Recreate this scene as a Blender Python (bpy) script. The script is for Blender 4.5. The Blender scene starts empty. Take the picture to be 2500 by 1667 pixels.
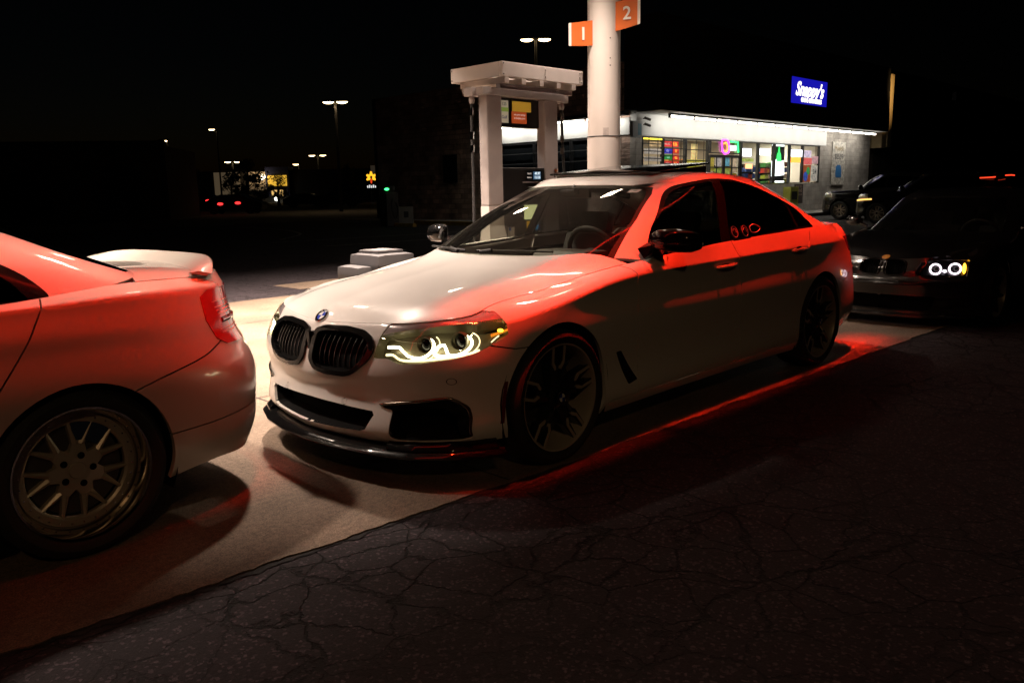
import bpy, bmesh, math, random
import numpy as np
from mathutils import Vector, Matrix
from mathutils.bvhtree import BVHTree
random.seed(7)
S = bpy.context.scene
COL = S.collection
PI = math.pi
R = math.radians

# ---------------------------------------------------------------- camera
cam_d = bpy.data.cameras.new('camera'); cam = bpy.data.objects.new('camera', cam_d); COL.objects.link(cam)
S.camera = cam
cam_d.sensor_width = 36.0; cam_d.lens = 36.0 * 1984.8 / 2500.0
cam_d.clip_start = 0.05; cam_d.clip_end = 3000
_y, _p, _r = 3.91840863, -0.18413356, -0.01964495
_f = Vector((math.cos(_y) * math.cos(_p), math.sin(_y) * math.cos(_p), math.sin(_p)))
_ri = _f.cross(Vector((0, 0, 1))).normalized(); _u = _ri.cross(_f)
_r2 = _ri * math.cos(_r) + _u * math.sin(_r); _u2 = -_ri * math.sin(_r) + _u * math.cos(_r)
_m = Matrix((_r2, _u2, -_f)).transposed().to_4x4(); _m.translation = Vector((2.9599, 3.4965, 1.3565))
cam.matrix_world = _m

# ---------------------------------------------------------------- render / sky
S.render.engine = 'CYCLES'
S.view_settings.view_transform = 'Standard'; S.view_settings.look = 'None'
S.view_settings.exposure = 0.0; S.view_settings.gamma = 1.0
S.cycles.use_denoising = True
S.cycles.max_bounces = 8; S.cycles.transparent_max_bounces = 24
S.cycles.sample_clamp_indirect = 4.0
S.cycles.caustics_reflective = False; S.cycles.caustics_refractive = False
W = bpy.data.worlds.new('World'); S.world = W; W.use_nodes = True
_bg = W.node_tree.nodes['Background']
_sky = W.node_tree.nodes.new('ShaderNodeTexSky'); _sky.sky_type = 'NISHITA'; _sky.sun_disc = False
_sky.sun_elevation = R(-6.0); _sky.sun_rotation = R(200)
W.node_tree.links.new(_sky.outputs[0], _bg.inputs[0]); _bg.inputs[1].default_value = 0.025
NEAR_W = 1500.0    # street lamp on the near side
RED_L = 7.0      # red light strip glow
RED_W = 300.0     # red light strip watts
RED_S = 28        # its beam angle
CAN_W = 145.0      # watts per canopy downlight
FLU_L = 9.0      # fluorescent tubes
FLU_W = 9.0

def area_lamp(name, loc, size, power, color, rot=(0, 0, 0), size_y=None, spread=None, parent=None):
    l = bpy.data.lights.new(name, 'AREA'); l.energy = power; l.color = color; l.size = size
    if size_y: l.shape = 'RECTANGLE'; l.size_y = size_y
    if spread: l.spread = spread
    o = bpy.data.objects.new(name, l); COL.objects.link(o); o.location = loc; o.rotation_euler = rot
    if parent: o.parent = parent
    return o

# ---------------------------------------------------------------- helpers
def tag(o, label=None, cat=None, group=None, kind=None):
    if label: o['label'] = label
    if cat: o['category'] = cat
    if group: o['group'] = group
    if kind: o['kind'] = kind
    return o

def empty(name, loc=(0, 0, 0), rz=0.0):
    o = bpy.data.objects.new(name, None); COL.objects.link(o); o.location = loc
    o.rotation_euler = (0, 0, rz); o.empty_display_size = 0.2
    return o

def obj(name, bm, mat, parent=None, smooth=None):
    me = bpy.data.meshes.new(name)
    if isinstance(bm, MB): bm = bm.bm
    bm.normal_update(); bm.to_mesh(me); bm.free()
    for m in (mat if isinstance(mat, (list, tuple)) else [mat]): me.materials.append(m)
    if smooth is not None:
        me.polygons.foreach_set('use_smooth', [True] * len(me.polygons))
        me.set_sharp_from_angle(angle=R(smooth))
    o = bpy.data.objects.new(name, me); COL.objects.link(o)
    if parent: o.parent = parent
    return o

def copy_tree(o, parent=None):
    c = o.copy(); COL.objects.link(c); c.parent = parent
    for ch in list(o.children): copy_tree(ch, c)
    return c

class MB:
    def __init__(s): s.bm = bmesh.new()
    def box(s, x0, x1, y0, y1, z0, z1, bev=0, M=None, mi=0):
        vs = [s.bm.verts.new((x, y, z)) for z in (z0, z1) for y in (y0, y1) for x in (x0, x1)]
        fs = []
        for f in ((0, 2, 3, 1), (4, 5, 7, 6), (0, 1, 5, 4), (2, 6, 7, 3), (0, 4, 6, 2), (1, 3, 7, 5)):
            nf = s.bm.faces.new([vs[i] for i in f]); nf.material_index = mi; fs.append(nf)
        if bev:
            es = {e for f in fs for e in f.edges}
            r = bmesh.ops.bevel(s.bm, geom=list(es), offset=bev, segments=2, profile=0.7, affect='EDGES')
            vs = list({v for f in r['faces'] for v in f.verts} | {v for v in vs if v.is_valid})
        if M is not None: bmesh.ops.transform(s.bm, matrix=M, verts=[v for v in vs if v.is_valid])
        return s
    def cbox(s, c, d, bev=0, M=None, mi=0):
        return s.box(c[0]-d[0]/2, c[0]+d[0]/2, c[1]-d[1]/2, c[1]+d[1]/2, c[2]-d[2]/2, c[2]+d[2]/2, bev, M, mi)
    def prism(s, pts, ax, a0, a1, mi=0):
        """extrude a 2D polygon (in the two other axes) from a0 to a1 along axis ax"""
        def mk(p, a):
            q = list(p); q.insert(ax, a); return q
        A = [s.bm.verts.new(mk(p, a0)) for p in pts]; B = [s.bm.verts.new(mk(p, a1)) for p in pts]
        n = len(pts)
        for f in ([A[::-1], B] + [[A[i], A[(i+1) % n], B[(i+1) % n], B[i]] for i in range(n)]):
            s.bm.faces.new(f).material_index = mi
        return s
    def tube(s, path, r, seg=8, closed=False, mi=0, flat=1.0):
        P = [Vector(p) for p in path]; n = len(P); rings = []
        rr = r if isinstance(r, (list, tuple)) else [r] * n
        prev = None
        for i in range(n):
            if closed: t = (P[(i+1) % n] - P[i-1])
            else: t = P[min(i+1, n-1)] - P[max(i-1, 0)]
            t = t.normalized() if t.length > 1e-9 else Vector((0, 0, 1))
            a = prev if prev else (Vector((0, 0, 1)) if abs(t.z) < 0.9 else Vector((1, 0, 0)))
            x = (a - t * a.dot(t)).normalized(); prev = x; y = t.cross(x)
            rings.append([s.bm.verts.new(P[i] + (x * math.cos(2*PI*k/seg) + y * math.sin(2*PI*k/seg) * flat) * rr[i]) for k in range(seg)])
        m = n if closed else n - 1
        for i in range(m):
            a, b = rings[i], rings[(i+1) % n]
            for k in range(seg): s.bm.faces.new((a[k], a[(k+1) % seg], b[(k+1) % seg], b[k])).material_index = mi
        if not closed:
            s.bm.faces.new(rings[0][::-1]).material_index = mi; s.bm.faces.new(rings[-1]).material_index = mi
        return s
    def lathe(s, prof, seg=48, M=None, closed=False, mi=0):
        """profile (r, a): revolve around Y axis, a along Y"""
        rings = []; vs = []
        for (r, a) in prof:
            if r < 1e-6: ring = [s.bm.verts.new((0, a, 0))]
            else: ring = [s.bm.verts.new((r * math.cos(2*PI*k/seg), a, r * math.sin(2*PI*k/seg))) for k in range(seg)]
            rings.append(ring); vs += ring
        n = len(prof)
        for i in range(n if closed else n - 1):
            a, b = rings[i], rings[(i+1) % n]
            for k in range(seg):
                k2 = (k+1) % seg
                if len(a) == 1 and len(b) == 1: continue
                if len(a) == 1: f = (a[0], b[k2], b[k])
                elif len(b) == 1: f = (a[k], a[k2], b[0])
                else: f = (a[k], a[k2], b[k2], b[k])
                s.bm.faces.new(f).material_index = mi
        if M is not None: bmesh.ops.transform(s.bm, matrix=M, verts=vs)
        return s
    def sphere(s, c, r, seg=12, M=None, mi=0):
        m = Matrix.Translation(c) @ Matrix.Diagonal((r[0], r[1], r[2], 1)) if not isinstance(r, (int, float)) else Matrix.Translation(c) @ Matrix.Scale(r, 4)
        if M is not None: m = M @ m
        q = bmesh.ops.create_uvsphere(s.bm, u_segments=seg, v_segments=max(6, seg//2), radius=1, matrix=m)
        for v in q['verts']:
            for f in v.link_faces: f.material_index = mi
        return s
    def add(s, pts, faces, mi=0):
        v = [s.bm.verts.new(p) for p in pts]
        for f in faces: s.bm.faces.new([v[i] for i in f]).material_index = mi
        return s

def rc(pts, r=0.02, seg=4):
    """round the corners of a closed 2D polygon"""
    out = []; n = len(pts)
    for i in range(n):
        p = np.array(pts[i][:2], float); a = np.array(pts[i-1][:2], float); b = np.array(pts[(i+1) % n][:2], float)
        rr = pts[i][2] if len(pts[i]) > 2 else r
        if rr <= 0: out.append(tuple(p)); continue
        la, lb = np.linalg.norm(a-p), np.linalg.norm(b-p); d = min(rr, la*0.45, lb*0.45)
        A = p + (a-p)/la*d; B = p + (b-p)/lb*d
        for k in range(seg+1):
            t = k/seg; out.append(tuple((1-t)**2*A + 2*t*(1-t)*p + t*t*B))
    return out

def crv(pts, n=6, closed=False):
    """Catmull-Rom through points"""
    P = [np.array(p, float) for p in pts]; m = len(P); out = []
    for i in range(m if closed else m-1):
        p1, p2 = P[i], P[(i+1) % m]
        p0 = P[i-1] if (closed or i > 0) else 2*p1-p2
        p3 = P[(i+2) % m] if (closed or i+2 < m) else 2*p2-p1
        for k in range(n):
            t = k/n
            out.append(tuple(0.5*((2*p1)+(p2-p0)*t+(2*p0-5*p1+4*p2-p3)*t*t+(3*p1-p0-3*p2+p3)*t**3)))
    if not closed: out.append(tuple(P[-1]))
    return out

def strip(pl, w):
    """thin polygon around a 2D polyline"""
    P = [np.array(p, float) for p in pl]; L = []; Rr = []
    for i in range(len(P)):
        t = P[min(i+1, len(P)-1)] - P[max(i-1, 0)]; t /= np.linalg.norm(t); n = np.array((-t[1], t[0]))*w/2
        L.append(tuple(P[i]+n)); Rr.append(tuple(P[i]-n))
    return L + Rr[::-1]

def inpoly(x, y, poly):
    c = False; n = len(poly); j = n-1
    for i in range(n):
        xi, yi = poly[i]; xj, yj = poly[j]
        if (yi > y) != (yj > y) and x < (xj-xi)*(y-yi)/(yj-yi)+xi: c = not c
        j = i
    return c

# ---------------------------------------------------------------- materials
MATS = {}
def mat(name, color=(0.5, 0.5, 0.5), rough=0.5, metal=0.0, coat=0.0, emit=None, es=0.0, spec=0.5, noise=None, bump=None, coat_rough=0.03):
    if name in MATS: return MATS[name]
    m = bpy.data.materials.new(name); m.use_nodes = True; nt = m.node_tree; b = nt.nodes['Principled BSDF']
    b.inputs['Base Color'].default_value = (*color, 1); b.inputs['Roughness'].default_value = rough
    b.inputs['Metallic'].default_value = metal; b.inputs['Coat Weight'].default_value = coat
    b.inputs['Coat Roughness'].default_value = coat_rough; b.inputs['Specular IOR Level'].default_value = spec
    if emit: b.inputs['Emission Color'].default_value = (*emit, 1); b.inputs['Emission Strength'].default_value = es
    tc = nt.nodes.new('ShaderNodeTexCoord')
    if noise:   # (scale, amount, detail)
        n = nt.nodes.new('ShaderNodeTexNoise'); n.inputs['Scale'].default_value = noise[0]; n.inputs['Detail'].default_value = 6
        nt.links.new(tc.outputs['Object'], n.inputs['Vector'])
        r = nt.nodes.new('ShaderNodeMapRange'); r.inputs[1].default_value = 0.3; r.inputs[2].default_value = 0.7
        r.inputs[3].default_value = 1 - noise[1]; r.inputs[4].default_value = 1 + noise[1]
        nt.links.new(n.outputs[0], r.inputs[0])
        x = nt.nodes.new('ShaderNodeVectorMath'); x.operation = 'SCALE'; x.inputs[0].default_value = color
        nt.links.new(r.outputs[0], x.inputs['Scale']); nt.links.new(x.outputs[0], b.inputs['Base Color'])
        r2 = nt.nodes.new('ShaderNodeMapRange'); r2.inputs[3].default_value = max(0.02, rough*0.8); r2.inputs[4].default_value = min(1, rough*1.2)
        nt.links.new(n.outputs[0], r2.inputs[0]); nt.links.new(r2.outputs[0], b.inputs['Roughness'])
    if bump:    # (scale, strength, distance)
        n = nt.nodes.new('ShaderNodeTexNoise'); n.inputs['Scale'].default_value = bump[0]; n.inputs['Detail'].default_value = 5
        nt.links.new(tc.outputs['Object'], n.inputs['Vector'])
        u = nt.nodes.new('ShaderNodeBump'); u.inputs['Strength'].default_value = bump[1]; u.inputs['Distance'].default_value = bump[2]
        nt.links.new(n.outputs[0], u.inputs['Height']); nt.links.new(u.outputs[0], b.inputs['Normal'])
    MATS[name] = m; return m

def glass_mat(name, tint, refl=1.0, ior=1.5, rough=0.0, dust=0.0):
    """thin sheet glass: tinted see-through plus fresnel reflection (and a film of dust)"""
    if name in MATS: return MATS[name]
    m = bpy.data.materials.new(name); m.use_nodes = True; nt = m.node_tree; nt.nodes.clear()
    out = nt.nodes.new('ShaderNodeOutputMaterial'); tr = nt.nodes.new('ShaderNodeBsdfTransparent'); tr.inputs[0].default_value = (*tint, 1)
    gl = nt.nodes.new('ShaderNodeBsdfGlossy'); gl.inputs['Roughness'].default_value = rough; gl.inputs['Color'].default_value = (refl,)*3+(1,)
    fr = nt.nodes.new('ShaderNodeFresnel'); fr.inputs[0].default_value = ior
    geo = nt.nodes.new('ShaderNodeNewGeometry'); mr_ = nt.nodes.new('ShaderNodeMapRange')
    mr_.inputs[3].default_value = ior; mr_.inputs[4].default_value = 1/ior; nt.links.new(geo.outputs['Backfacing'], mr_.inputs[0]); nt.links.new(mr_.outputs[0], fr.inputs[0])
    mix = nt.nodes.new('ShaderNodeMixShader')
    nt.links.new(fr.outputs[0], mix.inputs[0]); nt.links.new(tr.outputs[0], mix.inputs[1]); nt.links.new(gl.outputs[0], mix.inputs[2])
    last = mix
    if dust:
        df = nt.nodes.new('ShaderNodeBsdfDiffuse'); df.inputs[0].default_value = (0.6, 0.56, 0.5, 1)
        n = nt.nodes.new('ShaderNodeTexNoise'); n.inputs['Scale'].default_value = 90; n.inputs['Detail'].default_value = 4
        tc = nt.nodes.new('ShaderNodeTexCoord'); nt.links.new(tc.outputs['Object'], n.inputs['Vector'])
        r = nt.nodes.new('ShaderNodeMapRange'); r.inputs[1].default_value = 0.55; r.inputs[2].default_value = 0.8
        r.inputs[3].default_value = dust; r.inputs[4].default_value = dust*14; nt.links.new(n.outputs[0], r.inputs[0])
        m2 = nt.nodes.new('ShaderNodeMixShader'); nt.links.new(r.outputs[0], m2.inputs[0])
        nt.links.new(mix.outputs[0], m2.inputs[1]); nt.links.new(df.outputs[0], m2.inputs[2]); last = m2
    nt.links.new(last.outputs[0], out.inputs[0])
    MATS[name] = m; return m

def emat(name, color=(), s=0.0, base=(0.02, 0.02, 0.02)):
    return mat(name, base, 0.4, emit=color, es=s)

M_WHITE = mat('white_paint', (0.80, 0.77, 0.73), 0.32, coat=1.0, coat_rough=0.02)
M_SILVER = mat('pearl_silver_paint', (0.56, 0.50, 0.44), 0.36, metal=0.25, coat=1.0, coat_rough=0.04)
M_BLACKP = mat('black_paint', (0.009, 0.008, 0.008), 0.22, coat=1.0)
M_GLOSS = mat('gloss_black', (0.006, 0.006, 0.006), 0.10, spec=.35)
M_MATTE = mat('matte_black', (0.012, 0.012, 0.012), 0.7)
M_VOID = mat('dark_cavity', (0.004, 0.004, 0.004), 0.9, spec=0.1)
M_RUBBER = mat('tyre_rubber', (0.014, 0.014, 0.014), 0.75, bump=(40, 0.2, 0.003))
M_CHROME = mat('chrome', (0.75, 0.74, 0.72), 0.12, metal=1.0)
M_RIMD = mat('dark_rim_metal', (0.06, 0.058, 0.055), 0.35, metal=0.8, coat=0.5)
M_RIMB = mat('machined_rim_metal', (0.62, 0.54, 0.44), 0.35, metal=0.45)
M_RIMG = mat('brushed_rim_metal', (0.52, 0.45, 0.37), 0.35, metal=0.45)
M_LIP = mat('polished_lip_metal', (0.62, 0.56, 0.50), 0.10, metal=1.0)
M_IRON = mat('brake_iron', (0.12, 0.11, 0.10), 0.5, metal=0.8)
M_CALIPER = mat('blue_caliper', (0.02, 0.04, 0.10), 0.4)
M_WS = glass_mat('windshield_glass', (0.74, 0.76, 0.70), 1.0, dust=0.004)
M_TINT = glass_mat('tinted_side_glass', (0.05, 0.05, 0.05), 0.9)
M_CLEAR = glass_mat('front_side_glass', (0.42, 0.44, 0.40), 0.9)
M_LENS = glass_mat('clear_lens', (0.93, 0.93, 0.9), 1.0)
M_INT = mat('interior_dark', (0.012, 0.011, 0.010), 0.7, bump=(60, 0.2, 0.002))
M_INTL = mat('interior_trim_grey', (0.040, 0.036, 0.030), 0.6)
M_REDL = mat('red_lens', (0.45, 0.01, 0.008), 0.12, coat=1.0)
M_REDL2 = mat('dark_red_lens', (0.16, 0.006, 0.006), 0.12, coat=1.0)
M_REDG = emat('lit_red_lens', (1.0, 0.06, 0.02), 1.6, (0.4, 0.01, 0.01))
M_DRL = emat('daytime_light_tube', (1.0, 0.90, 0.58), 11.0)
M_DRLS = emat('daytime_light_glow', (1.0, 0.86, 0.45), 2.2, (0.3, 0.28, 0.2))
M_AMBER = emat('amber_lamp', (1.0, 0.42, 0.02), 9.0)
M_HALO = emat('halo_ring', (1.0, 0.82, 0.95), 4.5)
M_HOUS = mat('lamp_housing', (0.17, 0.15, 0.095), 0.30, metal=0.35)
M_BLUE = mat('emblem_blue', (0.02, 0.05, 0.45), 0.2, coat=1)
M_EWHITE = mat('emblem_white', (0.8, 0.8, 0.8), 0.2, coat=1)
M_ORANGE_E = mat('emblem_orange', (0.65, 0.26, 0.03), 0.3, coat=1)

# ---------------------------------------------------------------- car body library
def nspline(t, P, tq):
    """natural cubic spline through rows of P at params t, evaluated at tq"""
    n = len(t); P = np.asarray(P, float); sh = P.shape; P = P.reshape(n, -1)
    h = np.diff(t)
    if n == 2:
        w = ((tq - t[0]) / h[0])[:, None]; out = P[0]*(1-w) + P[1]*w
        return out.reshape((len(tq),) + sh[1:])
    A = np.zeros((n, n)); B = np.zeros_like(P)
    A[0, 0] = A[-1, -1] = 1
    for i in range(1, n-1):
        A[i, i-1] = h[i-1]; A[i, i] = 2*(h[i-1]+h[i]); A[i, i+1] = h[i]
        B[i] = 3*((P[i+1]-P[i])/h[i] - (P[i]-P[i-1])/h[i-1])
    c = np.linalg.solve(A, B)
    b = (P[1:]-P[:-1])/h[:, None] - h[:, None]*(2*c[:-1]+c[1:])/3
    d = (c[1:]-c[:-1])/(3*h[:, None])
    k = np.clip(np.searchsorted(t, tq, side='right')-1, 0, n-2); x = (tq - t[k])[:, None]
    out = P[k] + b[k]*x + c[k]*x**2 + d[k]*x**3
    return out.reshape((len(tq),) + sh[1:])

def chord(P):
    P = np.asarray(P, float)
    d = np.linalg.norm(np.diff(P, axis=0), axis=-1)
    if d.ndim > 1: d = d.mean(axis=1)
    return np.concatenate([[0], np.cumsum(np.maximum(d, 1e-4))])

def surf(net, nu, nv, crease=()):
    """net [stations][levels][3] of the left half, first and last station at y=0 (mirrored for smoothness)"""
    N = np.asarray(net, float)
    mir = N * np.array([1, -1, 1])
    F = np.concatenate([mir[:0:-1], N, mir[-2::-1]], 0)
    t = chord(F); a, b = t[len(N)-1], t[2*len(N)-2]
    tq = np.linspace(a, b, nu)
    G = nspline(t, F, tq)                       # nu x levels x 3
    G[0, :, 1] = 0; G[-1, :, 1] = 0
    L = G.shape[1]; segs = [0] + list(crease) + [L-1]
    v = chord(np.swapaxes(G, 0, 1)); out = []
    for s0, s1 in zip(segs[:-1], segs[1:]):
        n = max(2, int(round(nv*(v[s1]-v[s0])/v[-1]))+1)
        q = np.linspace(v[s0], v[s1], n)
        E = nspline(v[s0:s1+1], np.swapaxes(G[:, s0:s1+1], 0, 1), q)
        out.append(E if not out else E[1:])
    return np.swapaxes(np.concatenate(out, 0), 0, 1)   # nu x nv x 3

class Shell:
    def __init__(s, G, flip=False):
        s.G = G; nu, nv = G.shape[:2]
        s.bm = bm = bmesh.new()
        V = [[bm.verts.new(G[i, j]) for j in range(nv)] for i in range(nu)]
        for i in range(nu-1):
            for j in range(nv-1):
                q = [V[i][j], V[i+1][j], V[i+1][j+1], V[i][j+1]]
                if flip: q = q[::-1]
                try: bm.faces.new(q)
                except ValueError: pass
        s.lay = bm.faces.layers.int.new('tag')
        bmesh.ops.remove_doubles(bm, verts=bm.verts, dist=1e-6)
        bm.normal_update()
        s.bvh = BVHTree.FromBMesh(bm)
    def cut(s, poly, ax, tagv, cond=lambda c: True, only=None):
        """split faces along a 2D polygon (ax = two axes it lives in), tag those inside"""
        bm = s.bm; lay = s.lay; A, B = ax; eps = 1e-4
        P = [tuple(map(float, p[:2])) for p in poly]
        x0 = min(p[0] for p in P)-eps; x1 = max(p[0] for p in P)+eps; y0 = min(p[1] for p in P)-eps; y1 = max(p[1] for p in P)+eps
        def bb(f):
            xs = [v.co[A] for v in f.verts]; ys = [v.co[B] for v in f.verts]
            return min(xs), max(xs), min(ys), max(ys)
        cand = set()
        for f in bm.faces:
            if only is not None and f[lay] not in only: continue
            if f[lay] == -1: continue
            a, b, c, d = bb(f)
            if b < x0 or a > x1 or d < y0 or c > y1: continue
            if cond(f.calc_center_median()): cand.add(f)
        n = len(P)
        for i in range(n):
            p, q = P[i], P[(i+1) % n]
            dx, dy = q[0]-p[0], q[1]-p[1]; L = math.hypot(dx, dy)
            if L < 1e-6: continue
            nx, ny = dy/L, -dx/L
            sx0, sx1 = min(p[0], q[0])-eps, max(p[0], q[0])+eps; sy0, sy1 = min(p[1], q[1])-eps, max(p[1], q[1])+eps
            sel = []
            for f in cand:
                a, b, c, d = bb(f)
                if b < sx0 or a > sx1 or d < sy0 or c > sy1: continue
                ds = [(v.co[A]-p[0])*nx + (v.co[B]-p[1])*ny for v in f.verts]
                if min(ds) < -1e-5 and max(ds) > 1e-5: sel.append(f)
            if not sel: continue
            no = [0, 0, 0]; no[A] = nx; no[B] = ny; co = [0, 0, 0]; co[A] = p[0]; co[B] = p[1]
            es = {e for f in sel for e in f.edges}; vs = {v for f in sel for v in f.verts}
            r = bmesh.ops.bisect_plane(bm, geom=sel+list(es)+list(vs), dist=1e-6, plane_co=co, plane_no=no)
            cand = {f for f in cand if f.is_valid} | {g for g in r['geom'] if isinstance(g, bmesh.types.BMFace)}
        for f in cand:
            if not f.is_valid: continue
            c = f.calc_center_median()
            if inpoly(c[A], c[B], P): f[lay] = tagv
        return s
    def retag(s, fn):
        for f in s.bm.faces:
            if f[s.lay] != -1:
                t = fn(f.calc_center_median(), f[s.lay])
                if t is not None: f[s.lay] = t
    def done(s):
        s.bm.normal_update(); s.bm.verts.ensure_lookup_table()
        s.nrm = {}
        for v in s.bm.verts:
            n = v.normal.copy()
            if abs(v.co.y) < 1e-5: n.y = 0; n.normalize()
            s.nrm[v.index] = n
        s.bm.verts.index_update()
    def part(s, tags, name, m, parent, sides='both', lip=0.02, off=0.0, sm=True, label=None, lipm=None, hole_y=False):
        """extract faces -> object(s). sides: both (one mesh), L, R, pair (two objects)"""
        tags = tags if isinstance(tags, (list, tuple)) else [tags]
        bm = s.bm; F = [f for f in bm.faces if f[s.lay] in tags]
        if not F: return None
        fset = set(F); out = []
        todo = {'both': [(1, -1)], 'L': [(1,)], 'R': [(-1,)], 'pair': [(1,), (-1,)]}[sides]
        for grp in todo:
            vs = []; fs = []; ns = []; mi = []; key = {}
            def vert(co, kk):
                if kk in key: return key[kk]
                key[kk] = len(vs); vs.append(co); return key[kk]
            for sg in grp:
                def T(c): return (c.x, c.y*sg, c.z)
                for f in F:
                    idx = []; nn = []
                    for v in f.verts:
                        n = s.nrm[v.index]; c = v.co + n*off
                        side = 0 if abs(v.co.y) < 1e-5 else sg
                        idx.append(vert(T(c), (v.index, side))); nn.append((n.x, n.y*sg, n.z))
                    if sg < 0: idx = idx[::-1]; nn = nn[::-1]
                    fs.append(idx); ns += nn; mi.append(0)
                if lip:
                    for f in F:
                        for l in f.loops:
                            e = l.edge
                            if sum(1 for g in e.link_faces if g in fset) != 1: continue
                            a, b = l.vert, l.link_loop_next.vert
                            if abs(a.co.y) < 1e-5 and abs(b.co.y) < 1e-5 and not hole_y: continue
                            na, nb = s.nrm[a.index], s.nrm[b.index]
                            q = [a.co+na*off, b.co+nb*off, b.co+nb*(off-lip), a.co+na*(off-lip)]
                            q = [Vector(T(c)) for c in q]
                            ids = [vert(tuple(q[0]), ('l', a.index, sg)), vert(tuple(q[1]), ('l', b.index, sg)), vert(tuple(q[2]), ('m', b.index, sg)), vert(tuple(q[3]), ('m', a.index, sg))]
                            if sg > 0: ids = ids[::-1]; q = q[::-1]
                            fn = (q[1]-q[0]).cross(q[2]-q[0])
                            if fn.length < 1e-12: continue
                            fn.normalize(); fs.append(ids); ns += [tuple(fn)]*4; mi.append(1 if lipm else 0)
            me = bpy.data.meshes.new(name); me.from_pydata(vs, [], fs)
            me.polygons.foreach_set('use_smooth', [True]*len(fs))
            me.materials.append(m)
            if lipm: me.materials.append(lipm); me.polygons.foreach_set('material_index', mi)
            me.normals_split_custom_set(ns)
            o = bpy.data.objects.new(name, me); COL.objects.link(o); o.shadow_terminator_geometry_offset = .25; o.shadow_terminator_normal_offset = .02
            if parent: o.parent = parent
            if label: o['label'] = label
            out.append(o)
        return out if len(out) > 1 else out[0]
    def at_front(s, y, z):
        """x on the front surface at (y, z)"""
        h = s.bvh.ray_cast(Vector((5, abs(y), z)), Vector((-1, 0, 0)))
        return (h[0].x, h[1]) if h[0] else (0, Vector((1, 0, 0)))
    def at_rear(s, y, z):
        h = s.bvh.ray_cast(Vector((-9, abs(y), z)), Vector((1, 0, 0)))
        return (h[0].x, h[1]) if h[0] else (0, Vector((-1, 0, 0)))
    def at_side(s, x, z):
        h = s.bvh.ray_cast(Vector((x, 3, z)), Vector((0, -1, 0)))
        return (h[0].y, h[1]) if h[0] else (0.9, Vector((0, 1, 0)))

def lower_net(sp):
    M = np.array(sp['plan'], float); n = len(M)
    D = np.zeros((n, 2))
    for i in range(n):
        t = M[min(i+1, n-1)] - M[max(i-1, 0)]; t /= np.linalg.norm(t); D[i] = (-t[1], t[0])
    D[0] = (1, 0); D[-1] = (-1, 0)
    for i in range(n):
        if np.dot(D[i], (M[i]-np.array((M[:, 0].mean(), 0)))) < 0: D[i] *= -1
    net = np.zeros((n, len(sp['levels']), 3)); idx = np.arange(n)
    for j, lv in enumerate(sp['levels']):
        z = np.interp(idx, *zip(*lv['z'])); d = np.interp(idx, *zip(*lv['d']))
        net[:, j, :2] = M - D*d[:, None]; net[:, j, 2] = z
    net[0, :, 1] = 0; net[-1, :, 1] = 0
    return net

def resample(P, n):
    P = np.asarray(P, float); t = chord(P); return nspline_lin(t, P, np.linspace(0, t[-1], n))
def nspline_lin(t, P, q): return np.stack([np.interp(q, t, P[:, k]) for k in range(P.shape[1])], 1)

def hood_patch(top, ic, x_end, cowl, centre, na=46, nt=26, pw=2.6):
    """top: ring top edge points front->rear; ic: corner index; cowl: pts centre->side; centre: pts front->rear"""
    front = resample(top[:ic+1], nt)
    side = top[ic:]; k = int(np.argmin(np.abs(side[:, 0]-x_end))); side = resample(side[:k+1], na)
    c = np.array(centre, float); c[0] = front[0]; tc = chord(c); cen = nspline(tc, c, np.linspace(0, tc[-1], na)); cen[:, 1] = 0
    rw = np.array(cowl, float); rw[0] = cen[-1]; rw[-1] = side[-1]; tr = chord(rw); rear = nspline(tr, rw, np.linspace(0, tr[-1], nt))
    G = np.zeros((na, nt, 3)); t = np.linspace(0, 1, nt); gf = (front[:, 2]-front[0, 2])/(front[-1, 2]-front[0, 2]+1e-9)
    gr = (rear[:, 2]-rear[0, 2])/(rear[-1, 2]-rear[0, 2]) if abs(rear[-1, 2]-rear[0, 2]) > 5e-3 else t**pw
    for a in range(na):
        A = a/(na-1)
        for k2 in (0, 1):
            lin = cen[a, k2]*(1-t) + side[a, k2]*t
            f0 = front[:, k2] - (front[0, k2]*(1-t)+front[-1, k2]*t); r0 = rear[:, k2] - (rear[0, k2]*(1-t)+rear[-1, k2]*t)
            G[a, :, k2] = lin + (1-A)**1.5*f0 + A**1.5*r0
        w = min(1, A*4); w2 = min(1, (1-A)*4)
        g = gf*(1-w) + (t**pw*w2 + gr*(1-w2))*w
        G[a, :, 2] = cen[a, 2] + (side[a, 2]-cen[a, 2])*g
    return G

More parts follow.
